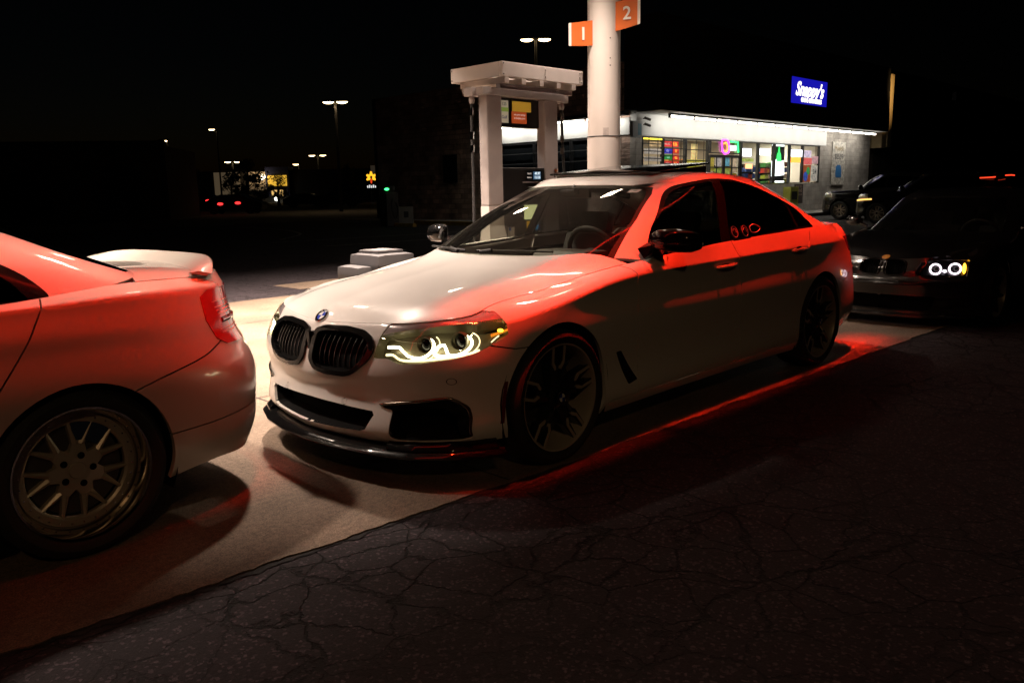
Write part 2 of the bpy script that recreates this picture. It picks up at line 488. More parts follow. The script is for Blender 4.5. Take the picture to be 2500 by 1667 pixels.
def deck_patch(top, i0x, rim, centre, na=20, nt=20, pw=3.0):
    """trunk lid: between rear-window base (rim: pts centre->side) and the rear edge (end of ring top)"""
    k0 = int(np.argmin(np.abs(top[:, 0]-i0x))); tail = top[k0:]
    # split ring tail in side part and rear part at the corner (max curvature ~ where y drops under 70%)
    ymax = tail[:, 1].max(); kc = int(np.argmax(tail[:, 1] < ymax*0.84))
    side = resample(tail[:kc+1], na); rear = resample(tail[kc:][::-1], nt)
    c = np.array(centre, float); c[-1] = rear[0]; tc = chord(c); cen = nspline(tc, c, np.linspace(0, tc[-1], na)); cen[:, 1] = 0
    rm = np.array(rim, float); rm[0] = cen[0]; rm[-1] = side[0]; tr = chord(rm); fr = nspline(tr, rm, np.linspace(0, tr[-1], nt))
    G = np.zeros((na, nt, 3)); t = np.linspace(0, 1, nt)
    for a in range(na):
        A = a/(na-1)
        for k2 in range(3):
            tt = t if k2 < 2 else t
            lin = cen[a, k2]*(1-tt) + side[a, k2]*tt
            f0 = fr[:, k2] - (fr[0, k2]*(1-t)+fr[-1, k2]*t); r0 = rear[:, k2] - (rear[0, k2]*(1-t)+rear[-1, k2]*t)
            G[a, :, k2] = lin + (1-A)*f0 + A*r0
    return G

def roof_patch(edge, centre, na=40, nt=20, pw=2.4):
    """edge: greenhouse top edge (half, from windshield centre round to rear centre); centre: pts front->rear"""
    x = edge[:, 0]; y = edge[:, 1]; ym = y.max()
    k1 = int(np.argmax(y > ym*0.93)); k2 = len(y)-1-int(np.argmax(y[::-1] > ym*0.80))
    front = resample(edge[:k1+1], nt); side = resample(edge[k1:k2+1], na); rear = resample(edge[k2:][::-1], nt)
    c = np.array(centre, float); c[0] = front[0]; c[-1] = rear[0]; tc = chord(c); cen = nspline(tc, c, np.linspace(0, tc[-1], na)); cen[:, 1] = 0
    G = np.zeros((na, nt, 3)); t = np.linspace(0, 1, nt)
    for a in range(na):
        A = a/(na-1)
        for k in (0, 1):
            lin = cen[a, k]*(1-t)+side[a, k]*t
            f0 = front[:, k]-(front[0, k]*(1-t)+front[-1, k]*t); r0 = rear[:, k]-(rear[0, k]*(1-t)+rear[-1, k]*t)
            G[a, :, k] = lin+(1-A)*f0+A*r0
        w = min(1, A*3, (1-A)*3)
        g = t**pw*w + (1-w)*t
        lin = cen[a, 2] + (side[a, 2]-cen[a, 2])*g
        f0 = front[:, 2]-(front[0, 2]*(1-t)+front[-1, 2]*t); r0 = rear[:, 2]-(rear[0, 2]*(1-t)+rear[-1, 2]*t)
        G[a, :, 2] = lin+max(0, 1-3*A)*f0+max(0, 3*A-2)*r0
    return G

def ring_top_pts(G): return G[:, -1, :].copy()

def wheel(parent, pos, side, style, rt, rr, w=0.24, dish=0.0, steer=0.0, hub='plain'):
    """side +1: outer face towards +y. parts: wheel (rim) > tyre, spokes, hub_cap, brake_disc, brake_caliper"""
    wb = MB()
    # barrel
    wb.lathe([(rr, 0), (rr*0.985, -0.004), (rr*0.955, -0.012), (rr*0.935, -0.03-dish*0.5), (rr*0.93, -w*0.85), (rr*0.9, -w*0.85), (rr*0.9, -0.04), (rr*0.97, -0.002)], 56, closed=True)
    styles = {'fork': (M_RIMD,), 'mesh': (M_RIMG,), 'five': (M_RIMG,), 'multi': (M_RIMD,)}
    o = obj('wheel', wb, M_LIP if style == 'mesh' else (M_RIMB if style == 'fork' else M_RIMG), parent, 30)
    t = MB(); t.lathe([(rr*0.93, -0.03), (rr*1.005, -0.004), (rr+0.012, 0.006), (rr+(rt-rr)*0.5, 0.012), (rt-0.014, 0.0), (rt-0.003, -0.02), (rt, -0.04), (rt, -w+0.03), (rt-0.014, -w-0.005), (rr+0.012, -w-0.01), (rr*0.9, -w+0.02)], 64, closed=True)
    obj('tyre', t, M_RUBBER, o, 40)
    if style == 'fork':
        s = MB()
        for k in range(5):
            A = Matrix.Rotation(-(2*PI*k/5), 4, 'Y')
            for sg in (-1, 1):
                # dark tapering spoke (hub -> fork) with a ridge
                s.add([A @ Vector(p) for p in [(sg*0.010, -0.030, 0.05), (sg*0.034, -0.038, 0.05), (sg*0.052, -0.030, rr*0.62), (sg*0.022, -0.020, rr*0.58),
                      (sg*0.008, -0.075, 0.05), (sg*0.036, -0.075, 0.05), (sg*0.056, -0.07, rr*0.62), (sg*0.018, -0.07, rr*0.58)]],
                      [(0, 1, 2, 3), (4, 7, 6, 5), (0, 4, 5, 1), (1, 5, 6, 2), (2, 6, 7, 3), (3, 7, 4, 0)])
                s.add([A @ Vector(p) for p in [(sg*0.016, -0.024, rr*0.55), (sg*0.056, -0.026, rr*0.55), (sg*0.054, -0.014, rr*0.97), (sg*0.028, -0.014, rr*0.97),
                      (sg*0.016, -0.07, rr*0.55), (sg*0.056, -0.07, rr*0.55), (sg*0.054, -0.06, rr*0.97), (sg*0.028, -0.06, rr*0.97)]],
                      [(0, 1, 2, 3), (4, 7, 6, 5), (0, 4, 5, 1), (1, 5, 6, 2), (2, 6, 7, 3), (3, 7, 4, 0)])
                b = MB()
                # bright machined fork faces
                pts = [(0.014, rr*0.52), (0.024, rr*0.50), (0.046, rr*0.62), (0.050, rr*0.965), (0.034, rr*0.965), (0.033, rr*0.66), (0.016, rr*0.575)]
                f = [(sg*x, z) for x, z in pts]
                if sg < 0: f = f[::-1]
                v0 = [b.bm.verts.new(A @ Vector((x, -0.010 - 0.012*(1-z/rr)*2, z))) for x, z in f]
                v1 = [b.bm.verts.new(A @ Vector((x, -0.022 - 0.012*(1-z/rr)*2, z))) for x, z in f]
                b.bm.faces.new(v0); b.bm.faces.new(v1[::-1])
                for i in range(len(f)): b.bm.faces.new((v0[i], v1[i], v1[(i+1) % len(f)], v0[(i+1) % len(f)]))
                bmesh.ops.recalc_face_normals(b.bm, faces=b.bm.faces); obj('spoke_facing', b, M_RIMB, o)
            # bridge between forks at mid radius
            s.add([A @ Vector(p) for p in [(-0.022, -0.035, rr*0.30), (0.022, -0.035, rr*0.30), (0.02, -0.04, rr*0.56), (-0.02, -0.04, rr*0.56)]], [(0, 1, 2, 3)])
        s.lathe([(0.0, -0.02), (0.036, -0.022), (0.06, -0.034), (0.068, -0.075), (0.0, -0.075)], 32)
        bmesh.ops.recalc_face_normals(s.bm, faces=s.bm.faces)
        obj('spokes', s, M_RIMD, o)
    elif style == 'mesh':
        s = MB(); dz = -0.05-dish
        ri = rr*0.74
        s.lathe([(ri+0.004, dz+0.012), (rr*0.86, dz+0.010), (rr*0.88, dz+0.002), (rr*0.93, dz-0.004), (rr*0.93, dz-0.03), (ri-0.004, dz-0.02), (ri-0.006, dz+0.006)], 64, closed=True)
        for k in range(7):
            a0 = 2*PI*k/7 + 0.16
            A = Matrix.Rotation(-a0, 4, 'Y')
            # trunk arm then two prongs each way
            s.add([A @ Vector(p) for p in [(-0.034, dz+0.012, 0.06), (0.034, dz+0.012, 0.06), (0.020, dz+0.006, rr*0.45), (-0.020, dz+0.006, rr*0.45),
                  (-0.034, dz-0.03, 0.06), (0.034, dz-0.03, 0.06), (0.020, dz-0.03, rr*0.45), (-0.020, dz-0.03, rr*0.45)]],
                  [(0, 1, 2, 3), (4, 7, 6, 5), (0, 4, 5, 1), (1, 5, 6, 2), (2, 6, 7, 3), (3, 7, 4, 0)])
            for sg in (-1, 1):
                x0, z0 = sg*0.010, rr*0.40; an = sg*R(13.2); x1, z1 = math.sin(an)*ri, math.cos(an)*ri
                for (wa, wb2) in ((0.013, 0.0055),):
                    d = Vector((x1-x0, 0, z1-z0)).normalized(); nn = Vector((d.z, 0, -d.x))
                    p0, p1 = Vector((x0, dz+0.006, z0)), Vector((x1, dz+0.008, z1))
                    q = [p0-nn*wa, p0+nn*wa, p1+nn*wb2, p1-nn*wb2]; dn = Vector((0, -0.028, 0))
                    rid = [p0+Vector((0, 0.008, 0)), p1+Vector((0, 0.003, 0))]
                    s.add([A @ v for v in q+[v+dn for v in q]+rid], [(0, 8, 9, 3), (8, 1, 2, 9), (4, 7, 6, 5), (1, 5, 6, 2), (3, 7, 4, 0), (2, 6, 7, 3, 9), (0, 4, 5, 1, 8)])
        s.lathe([(0.0, dz+0.012), (0.05, dz+0.014), (0.078, dz+0.010), (0.086, dz-0.03), (0.0, dz-0.03)], 40)
        bmesh.ops.recalc_face_normals(s.bm, faces=s.bm.faces)
        obj('spokes', s, M_RIMG, o)
        h = MB()
        for k in range(5):
            a = 2*PI*(k+0.5)/5 + 0.30
            h.lathe([(0.0, 0.004), (0.0125, 0.004), (0.0135, 0)], 14, M=Matrix.Translation((math.sin(a)*0.058, dz+0.0135, math.cos(a)*0.058)))
        obj('lug_holes', h, M_VOID, o, 30)
        h = MB()
        for k in range(30):
            a = 2*PI*k/30
            h.lathe([(0.0, 0.006), (0.0035, 0.006), (0.0045, 0)], 8, M=Matrix.Translation((math.sin(a)*rr*0.81, dz+0.011, math.cos(a)*rr*0.81)))
        obj('lip_bolts', h, M_CHROME, o, 30)
    else:
        s = MB(); n = 5 if style == 'five' else 7
        for k in range(n):
            A = Matrix.Rotation(-(2*PI*k/n), 4, 'Y'); wd = 0.034 if style == 'five' else 0.02
            for sg in ((-1, 1) if style == 'five' else (0,)):
                o2 = sg*0.026
                s.add([A @ Vector(p) for p in [(o2*0.6-wd/2, -0.02, 0.04), (o2*0.6+wd/2, -0.02, 0.04), (o2*2.2+wd*0.5, -0.014, rr*0.95), (o2*2.2-wd*0.5, -0.014, rr*0.95),
                      (o2*0.6-wd/2, -0.06, 0.04), (o2*0.6+wd/2, -0.06, 0.04), (o2*2.2+wd*0.5, -0.06, rr*0.95), (o2*2.2-wd*0.5, -0.06, rr*0.95)]],
                      [(0, 1, 2, 3), (4, 7, 6, 5), (0, 4, 5, 1), (1, 5, 6, 2), (2, 6, 7, 3), (3, 7, 4, 0)])
        s.lathe([(0.0, -0.012), (0.05, -0.016), (0.07, -0.03), (0.07, -0.06), (0.0, -0.06)], 28)
        bmesh.ops.recalc_face_normals(s.bm, faces=s.bm.faces)
        obj('spokes', s, M_RIMB if style == 'five' else M_RIMD, o)
    dz = -0.05-dish if style == 'mesh' else -0.02
    h = MB(); h.lathe([(0.0, dz+0.022), (0.03, dz+0.021), (0.034, dz+0.012), (0.034, dz)], 28)
    cap = obj('hub_cap', h, M_GLOSS if style != 'mesh' else M_RIMG, o, 40)
    if hub == 'roundel':
        q = MB()
        for k in range(4):
            q.bm.faces.new([q.bm.verts.new((math.cos(a)*0.021, dz+0.0235, math.sin(a)*0.021)) for a in [PI/2*k+PI/2*j/6 for j in range(7)]] + [q.bm.verts.new((0, dz+0.0235, 0))]).material_index = k % 2
        q.lathe([(0.033, dz+0.0215), (0.033, dz+0.0235), (0.0305, dz+0.0235), (0.0305, dz+0.0215)], 28, closed=True, mi=2)
        obj('wheel_emblem', q, [M_BLUE, M_EWHITE, M_CHROME], o)
    d = MB(); d.lathe([(0.05, -0.10), (rr*0.68, -0.10), (rr*0.68, -0.125), (0.05, -0.125)], 40, closed=True)
    obj('brake_disc', d, M_IRON, o, 30)
    cb = MB(); cb.prism([(math.cos(a)*r_, math.sin(a)*r_) for r_, rng in ((rr*0.74, (0.15, 0.95)), (rr*0.46, (0.95, 0.15))) for a in np.linspace(rng[0]+1.4, rng[1]+1.4, 6)], 1, -0.14, -0.075)
    bmesh.ops.recalc_face_normals(cb.bm, faces=cb.bm.faces)
    obj('brake_caliper', cb, M_CALIPER, o)
    o.location = pos
    o.rotation_euler = (0, 0, steer + (0 if side > 0 else PI))
    return o

def bowl(s, tags, name, m, parent, depth, sides='pair', shrink=0.0):
    """cavity behind an opening: same faces pushed inwards plus walls"""
    o = s.part(tags, name, m, parent, sides=sides, lip=0, off=-depth)
    w = s.part(tags, name, m, parent, sides=sides, lip=depth, off=0.0)
    # keep only walls of w, join into o
    os_ = o if isinstance(o, list) else [o]; ws = w if isinstance(w, list) else [w]
    for a, b in zip(os_, ws):
        bm = bmesh.new(); bm.from_mesh(a.data)
        nf = sum(1 for f in s.bm.faces if f[s.lay] in tags) * (2 if sides == 'both' else 1)
        bm2 = bmesh.new(); bm2.from_mesh(b.data); bm2.faces.ensure_lookup_table()
        # faces from the skin come before lips for each side: identify by distance to shell is costly, use area-free flag
        n0 = len(bm2.faces); skin = set()
        if sides == 'both':
            per = sum(1 for f in s.bm.faces if f[s.lay] in tags); half = n0//2
            skin = set(range(per)) | set(range(half, half+per))
        else: skin = set(range(nf))
        bmesh.ops.delete(bm2, geom=[bm2.faces[i] for i in skin], context='FACES')
        tmp = bpy.data.meshes.new('t'); bm2.to_mesh(tmp); bm.from_mesh(tmp)
        bm.normal_update(); bm.to_mesh(a.data); bm.free(); bm2.free(); bpy.data.meshes.remove(tmp)
        me = b.data; bpy.data.objects.remove(b); bpy.data.meshes.remove(me)
    return o

def gh_surf(g, nu=150, nv=26): return surf(g, nu, nv)

def seat(parent, x, y, z=0.28, m=None, h=0.62):
    m = m or M_INT; b = MB()
    b.cbox((x, y, z+0.10), (0.50, 0.50, 0.16), 0.05)
    b.cbox((0, 0, h/2), (0.14, 0.48, h), 0.06, Matrix.Translation((x-0.22, y, z+0.12)) @ Matrix.Rotation(R(-20), 4, 'Y'))
    o = obj('seat', b, m, parent, 60)
    hb = MB(); hb.cbox((0, 0, 0), (0.09, 0.27, 0.17), 0.04, Matrix.Translation((x-0.46, y, z+0.12+h+0.04)) @ Matrix.Rotation(R(-15), 4, 'Y'))
    hb.tube([(x-0.44, y-0.06, z+h), (x-0.45, y-0.06, z+h+0.12)], 0.006, 6); hb.tube([(x-0.44, y+0.06, z+h), (x-0.45, y+0.06, z+h+0.12)], 0.006, 6)
    obj('headrest', hb, m, o, 60)
    return o
def dash(parent, x0, z, w=0.68, wheel_y=0.37, wx=-0.33):
    b = MB(); prof = [(x0+0.20, z-0.06), (x0+0.1, z-0.02), (x0-0.10, z-0.02), (x0-0.22, z-0.06), (x0-0.26, z-0.14), (x0-0.16, z-0.42), (x0+0.18, z-0.42)]
    b.prism(prof, 1, -w, w)
    b.prism([(x0+0.04, z-0.02), (x0-0.02, z+0.035), (x0-0.22, z+0.03), (x0-0.24, z-0.06)], 1, wheel_y-0.20, wheel_y+0.20)
    bmesh.ops.recalc_face_normals(b.bm, faces=b.bm.faces)
    bmesh.ops.bevel(b.bm, geom=list(b.bm.edges), offset=0.02, segments=2, affect='EDGES', profile=0.6)
    o = obj('dashboard', b, M_INTL, parent, 40)
    s = MB(); Mx = Matrix.Translation((x0+wx, wheel_y, z-0.02)) @ Matrix.Rotation(R(-68), 4, 'Y')
    s.tube([Mx @ Vector((0.185*math.cos(a), 0.185*math.sin(a), 0)) for a in np.linspace(0, 2*PI, 41)[:-1]], 0.016, 8, closed=True)
    for dx, dy in ((0, 0.18), (0, -0.18), (-0.18, 0)): s.tube([Mx @ Vector((0, 0, -0.02)), Mx @ Vector((dx, dy, 0))], 0.014, 6)
    s.sphere((0, 0, -0.01), (0.06, 0.07, 0.03), 12, Mx)
    s.tube([Mx @ Vector((0, 0, -0.02)), Mx @ Vector((0, 0, -0.25))], 0.03, 8)
    obj('steering_wheel', s, M_INT, parent, 50)
    return o

def emblem(parent, c, n, up, r, cols=None):
    """round badge: dark ring with quartered centre"""
    n = Vector(n).normalized(); y = (Vector(up)-n*Vector(up).dot(n)).normalized(); x = y.cross(n)
    Mx = Matrix((x, n, y)).transposed().to_4x4(); Mx.translation = Vector(c)
    q = MB()
    q.lathe([(0.0, 0.004), (r*0.62, 0.004), (r*0.62, 0.0045), (r*0.93, 0.0035), (r*0.93, 0.0055), (r, 0.003), (r, -0.01)], 40, M=Mx)
    for f in q.bm.faces:
        cc = Mx.inverted() @ f.calc_center_median(); rr = math.hypot(cc.x, cc.z)
        f.material_index = 3 if rr > r*0.93 else (0 if rr > r*0.62 else (1 if (cc.x*cc.z > 0) else 2))
    ring = M_GLOSS
    o = obj('emblem', q, [ring, M_BLUE, M_EWHITE, M_CHROME] if cols is None else cols, parent, 30)
    if cols is None:
        for ch, a in (('B', 125), ('M', 90), ('W', 55)):
            me = text_mesh(ch, r*0.34, 0.0006)
            a_ = R(a); T = Mx @ Matrix.Translation((math.cos(a_)*r*0.775, 0.0062, math.sin(a_)*r*0.775)) @ Matrix(((1,0,0,0),(0,0,1,0),(0,1,0,0),(0,0,0,1))) @ Matrix.Rotation(a_-PI/2, 4, 'Z')
            t = bpy.data.objects.new('emblem_letter', me); COL.objects.link(t); me.materials.append(M_EWHITE); me.transform(T); t.parent = o
    return o

def text_mesh(s, size, depth=0.002, shear=0.0, bold=0.0, align='CENTER'):
    c = bpy.data.curves.new('txt', 'FONT'); c.body = s; c.size = size; c.extrude = depth; c.shear = shear; c.offset = bold
    c.align_x = align; c.align_y = 'CENTER'; c.resolution_u = 3
    o = bpy.data.objects.new('txt', c); COL.objects.link(o)
    dg = bpy.context.evaluated_depsgraph_get(); me = bpy.data.meshes.new_from_object(o.evaluated_get(dg))
    bpy.data.objects.remove(o); bpy.data.curves.remove(c)
    return me
def text(name, s, size, M4, m, parent, **k):
    me = text_mesh(s, size, **k); me.transform(M4); me.materials.clear(); me.materials.append(m)
    o = bpy.data.objects.new(name, me); COL.objects.link(o); o.parent = parent
    return o

# ================================================================= white sedan in the middle
def side_car(name, sp, loc, rz, label, cat, group, paint, dz=0.0):
    root = empty(name, loc, rz); tag(root, label, cat, group)
    return root

def tyre_arches(parent, wheels, r, y_in, y_out, m=None):
    for (x, z) in wheels:
        for sg in (1, -1):
            b = MB(); a = np.linspace(R(-25), R(205), 24)
            P = [(x+math.cos(t)*r, z+math.sin(t)*r) for t in a]
            for i in range(len(P)-1):
                p, q = P[i], P[i+1]
                b.add([(p[0], sg*y_in, p[1]), (q[0], sg*y_in, q[1]), (q[0], sg*y_out, q[1]), (p[0], sg*y_out, p[1])], [(0, 1, 2, 3)])
            v = [b.bm.verts.new((p[0], sg*y_in, p[1])) for p in P]; b.bm.faces.new(v)
            obj('wheel_arch_liner', b, m or M_VOID, parent)

g = empty('sedan', (0, 0, 0)); G30 = g
tag(g, 'white sedan with black kidney grilles, glowing headlights and raised sunroof, in the middle', 'car')
plan = [(.865, 0), (.850, .22), (.806, .44), (.722, .645), (.605, .775), (.465, .868), (.335, .912), (0, .934), (-.40, .930), (-.9, .925), (-1.6, .925), (-2.3, .930),
        (-2.975, .936), (-3.35, .922), (-3.65, .880), (-3.88, .790), (-4.02, .58), (-4.075, .28), (-4.09, 0)]
lv = [
 dict(z=[(0, .185), (3, .205), (6, .21), (8, .175), (12, .18), (14, .24), (18, .27)], d=[(0, .045), (4, .03), (6, .02), (8, .05), (12, .05), (14, .05), (18, .08)]),
 dict(z=[(0, .235), (3, .25), (6, .27), (8, .245), (12, .26), (14, .32), (18, .35)], d=[(0, .0), (4, .0), (6, .0), (8, .018), (12, .012), (14, .01), (18, .02)]),
 dict(z=[(0, .33), (3, .345), (6, .37), (8, .36), (12, .38), (14, .42), (18, .45)], d=[(0, .012), (4, .006), (6, .0), (8, .026), (12, .0), (14, .0), (18, .0)]),
 dict(z=[(0, .425), (3, .45), (6, .48), (8, .52), (12, .54), (14, .54), (18, .56)], d=[(0, .028), (2, .024), (4, .012), (6, .0), (8, .018), (12, .0), (14, .01), (18, .0)]),
 dict(z=[(0, .495), (3, .545), (4, .56), (6, .60), (8, .68), (12, .70), (14, .68), (18, .66)], d=[(0, .004), (2, .004), (4, .006), (6, .002), (8, .006), (12, .0), (14, .025), (18, .02)]),
 dict(z=[(0, .60), (3, .64), (4, .655), (5, .67), (6, .70), (7, .745), (8, .80), (12, .86), (14, .82), (18, .80)], d=[(0, .022), (2, .028), (4, .03), (5, .026), (6, .010), (7, .010), (8, .016), (10, .018), (12, .014), (14, .05), (18, .06)]),
 dict(z=[(0, .665), (3, .695), (4, .71), (5, .73), (6, .752), (7, .80), (8, .868), (9, .898), (11, .918), (13, .93), (14, .93), (15, .93), (18, .93)], d=[(0, .045), (2, .055), (4, .058), (5, .045), (6, .024), (7, .016), (8, .010), (12, .012), (14, .07), (15, .09), (18, .10)]),
 dict(z=[(0, .712), (3, .738), (4, .752), (5, .765), (6, .785), (7, .825), (8, .892), (9, .930), (11, .955), (13, .965), (14, .975), (15, .98), (18, .985)], d=[(0, .07), (2, .085), (4, .088), (5, .082), (6, .080), (7, .075), (8, .06), (9, .030), (12, .034), (14, .10), (15, .11), (18, .11)]),
 dict(z=[(0, .735), (1, .742), (2, .752), (3, .763), (4, .774), (5, .786), (6, .812), (7, .850), (8, .900), (8.5, .955), (9, .968), (10, 1.008), (11, 1.030), (12, 1.045), (13, 1.045), (14, 1.040), (15, 1.035), (18, 1.035)],
      d=[(0, .095), (1, .098), (2, .105), (3, .115), (4, .118), (5, .150), (6, .175), (7, .190), (8, .186), (8.45, .175), (9, .068), (10, .062), (11, .066), (12, .085), (13, .125), (14, .17), (15, .15), (16, .12), (18, .11)]),
]
sp = dict(plan=plan, levels=lv)
net = lower_net(sp)
GL = surf(net, 230, 52, crease=(6,))
# G runs stations(front->rear) x levels(bottom->top)
sh = Shell(GL)
top = ring_top_pts(GL)
T_BODY, T_GAP = 0, -1
front = lambda c: c.x > 0.30
rear_c = lambda c: c.x < -3.35
side_c = lambda c: c.y > 0.6
# wheel arches
for wx, wr_ in ((0.0, .372), (-2.975, .372)):
    sh.cut([(wx+wr_*math.cos(a), .345+wr_*math.sin(a)) for a in np.linspace(-0.62, PI+0.62, 40)], (0, 2), T_GAP, side_c)
# kidneys
kid = [(.022, .700), (.10, .722), (.25, .728), (.36, .718), (.425, .690), (.452, .640), (.430, .585), (.350, .522), (.290, .506), (.15, .504), (.07, .515), (.022, .560)]
kidp = rc(kid, .022)
inner = [(.052, .688), (.11, .700), (.25, .704), (.345, .697), (.395, .675), (.418, .637), (.400, .592), (.335, .538), (.285, .526), (.155, .524), (.085, .532), (.052, .568)]
sh.cut(kidp, (1, 2), 20, front); sh.cut(rc(inner, .022), (1, 2), 21, front, only=(20,))
# headlight
hl = [(.455, .712), (.452, .604), (.532, .607), (.590, .586), (.69, .593), (.785, .610), (.835, .630), (.872, .662), (.896, .700), (.905, .722), (.895, .752), (.880, .790), (.80, .80), (.70, .80), (.55, .77), (.47, .755)]
sh.cut(rc(hl, .012), (1, 2), 22, lambda c: c.x > 0.33)
# low intake and fog openings
li = [(0, .362), (.2, .360), (.44, .352), (.452, .335), (.408, .262), (.375, .250), (0, .238)]
sh.cut(li, (1, 2), 23, front)
fog = [(.475, .392), (.60, .412), (.755, .432), (.785, .425), (.826, .385), (.838, .33), (.835, .238), (.80, .226), (.56, .222), (.535, .235), (.548, .368), (.50, .372)]
sh.cut(rc(fog, .018), (1, 2), 24, lambda c: c.x > .40)
fogi = [(.558, .366), (.745, .385), (.768, .37), (.792, .335), (.800, .30), (.803, .238), (.56, .236), (.553, .25)]
sh.cut(rc(fogi, .012), (1, 2), 25, lambda c: c.x > .40, only=(24,))
sh.cut([(.455, .640), (.455, .706), (.56, .729), (.66, .746), (.78, .762), (.86, .772), (.91, .775), (.91, .60), (.455, .58)], (1, 2), 29, lambda c: c.x > .33, only=(22,))
# red side marker
sh.cut([(.372, .485), (.355, .485), (.382, .29), (.402, .29)], (0, 2), 26, side_c)
# fender vent
sh.cut(rc([(-.465, .495), (-.505, .498), (-.655, .315), (-.575, .300)], .01), (0, 2), 27, side_c)
# tail light
tl = [(.60, .93), (.60, .80), (.78, .80), (.90, .83), (.93, .90), (.93, .95), (.75, .955)]
sh.cut([(-3.50, .945), (-3.62, .945), (-3.80, .95), (-4.2, .95), (-4.2, .80), (-3.84, .80), (-3.66, .825)], (0, 2), 28, lambda c: c.y > .45)
# panel gaps
def gap(pl, w=.006, ax=(0, 2), cond=side_c, only=(0,)): sh.cut(strip(pl, w), ax, T_GAP, cond, only=only)
gap([(.44, .662), (.31, .632), (.20, .630)])
gap(crv([(-.62, .99), (-.645, .90), (-.655, .75), (-.66, .5), (-.67, .32), (-.665, .232)], 4))
gap(crv([(-1.70, 1.1), (-1.74, .95), (-1.765, .8), (-1.78, .5), (-1.785, .232)], 4))
gap(crv([(-2.93, 1.10), (-2.80, 1.0), (-2.72, .93), (-2.655, .85), (-2.60, .70), (-2.58, .60)], 4)); gap([(-2.57, .34), (-2.575, .232)])
gap([(-.42, .235), (-1.2, .232), (-2.62, .242)])
gap([(-3.35, .60), (-3.6, .66), (-3.9, .72)], cond=lambda c: c.x < -3.25); sh.cut(strip([(0, .74), (.7, .74)], .006), (1, 2), T_GAP, lambda c: c.x < -3.9, only=(0,))
# sensor rings
for (yy, zz) in ((.258, .374), (.777, .506)):
    ang = np.linspace(0, 2*PI, 17)[:-1]
    sh.cut([(yy+.0165*math.cos(a), zz+.0165*math.sin(a)) for a in ang], (1, 2), 30, front, only=(0,))
    sh.cut([(yy+.0135*math.cos(a), zz+.0135*math.sin(a)) for a in ang], (1, 2), 31, front, only=(30,))
# panels: classify leftover body faces
def cls(c, t):
    if t != 0: return None
    x, y, z = c
    if x > .34 or (x > .19 and z < .63 and x > .0 and (x-0)**2+(z-.345)**2 > .36**2 and x > 0):
        if not (z > .655 and x < .44): return 1       # front bumper
    if z < .233 and -2.62 < x < -.3: return 5          # sill
    if x > -.66: return 2                              # fender
    xs = -1.70-(1.1-z)*.25 if z > .8 else -1.778
    if x > (-1.77 if z < .8 else -1.765+(z-.8)*.2): return 3   # front door
    lim = -2.58-max(0, z-.6)*.28 if z < .85 else (-2.655-(z-.85)*1.05)
    if x > lim: return 4                               # rear door
    if x < -3.35 and z < (.60+(-3.35-x)*.24 if x > -3.9 else .74): return 6   # rear bumper
    return 7                                           # quarter
sh.retag(cls); sh.done()
body = sh.part([7], 'rear_fender', M_WHITE, g, 'pair')
fb = sh.part([1, 31], 'front_bumper', M_WHITE, g, 'both', lip=.014)
sh.part([6], 'rear_bumper', M_WHITE, g, 'both')
sh.part([2], 'front_fender', M_WHITE, g, 'pair'); fd = sh.part([3], 'front_door', M_WHITE, g, 'pair'); rd = sh.part([4], 'rear_door', M_WHITE, g, 'pair')
sh.part([5], 'side_sill', M_WHITE, g, 'pair')
sh.part([20], 'grille_frame', M_GLOSS, g, 'pair', lip=.03, off=.012)
bowl(sh, [21], 'grille_cavity', M_VOID, g, .07, 'pair')
bowl(sh, [23], 'lower_air_intake', M_VOID, g, .10, 'both')
sh.part([24], 'fog_surround', M_GLOSS, g, 'pair', lip=.05, off=-.006)
bowl(sh, [25], 'side_air_intake', M_VOID, g, .10, 'pair')
sh.part([26], 'side_marker', M_REDL2, g, 'pair', off=.001); sh.part([27], 'fender_vent', M_GLOSS, g, 'pair', off=.004)
sh.part([28], 'tail_light', M_REDL, g, 'pair', off=-.001)
sh.part([30], 'parking_sensor', M_MATTE, g, 'both', lip=.01, off=-.003)
# dark backing behind the gaps
inn = Shell(surf(lower_net(dict(plan=plan, levels=[dict(z=l['z'], d=[(a, b+.03) for a, b in l['d']]) for l in lv[1:-2]])), 90, 20))
for wx in (0.0, -2.975):
    inn.cut([(wx+.40*math.cos(a), .345+.40*math.sin(a)) for a in np.linspace(-0.8, PI+0.8, 24)], (0, 2), -1, side_c)
inn.cut([(.0, .80), (.95, .80), (.95, .12), (.0, .12)], (1, 2), -1, lambda c: c.x > .35)
inn.done(); inn.part([0], 'inner_shell', M_VOID, g, 'both', lip=0)
# grille slats
for sg in (1, -1):
    for k in range(9):
        yy = .085 + k*.037
        zs = [z for z in np.linspace(.52, .70, 9) if inpoly(yy, z, inner)]
        if len(zs) < 3: continue
        b = MB(); P = [(sh.at_front(yy, z)[0]-.012-.02*((z-.61)/.1)**2, sg*yy, z) for z in zs]
        b.tube(P, .0042, 6, flat=1.0); bb = obj('grille_slat', b, M_GLOSS, g, 60)
# chrome divider between kidneys
b = MB(); b.box(.80, .842, -.012, .012, .56, .69, .004); obj('grille_divider', b, M_GLOSS, g)
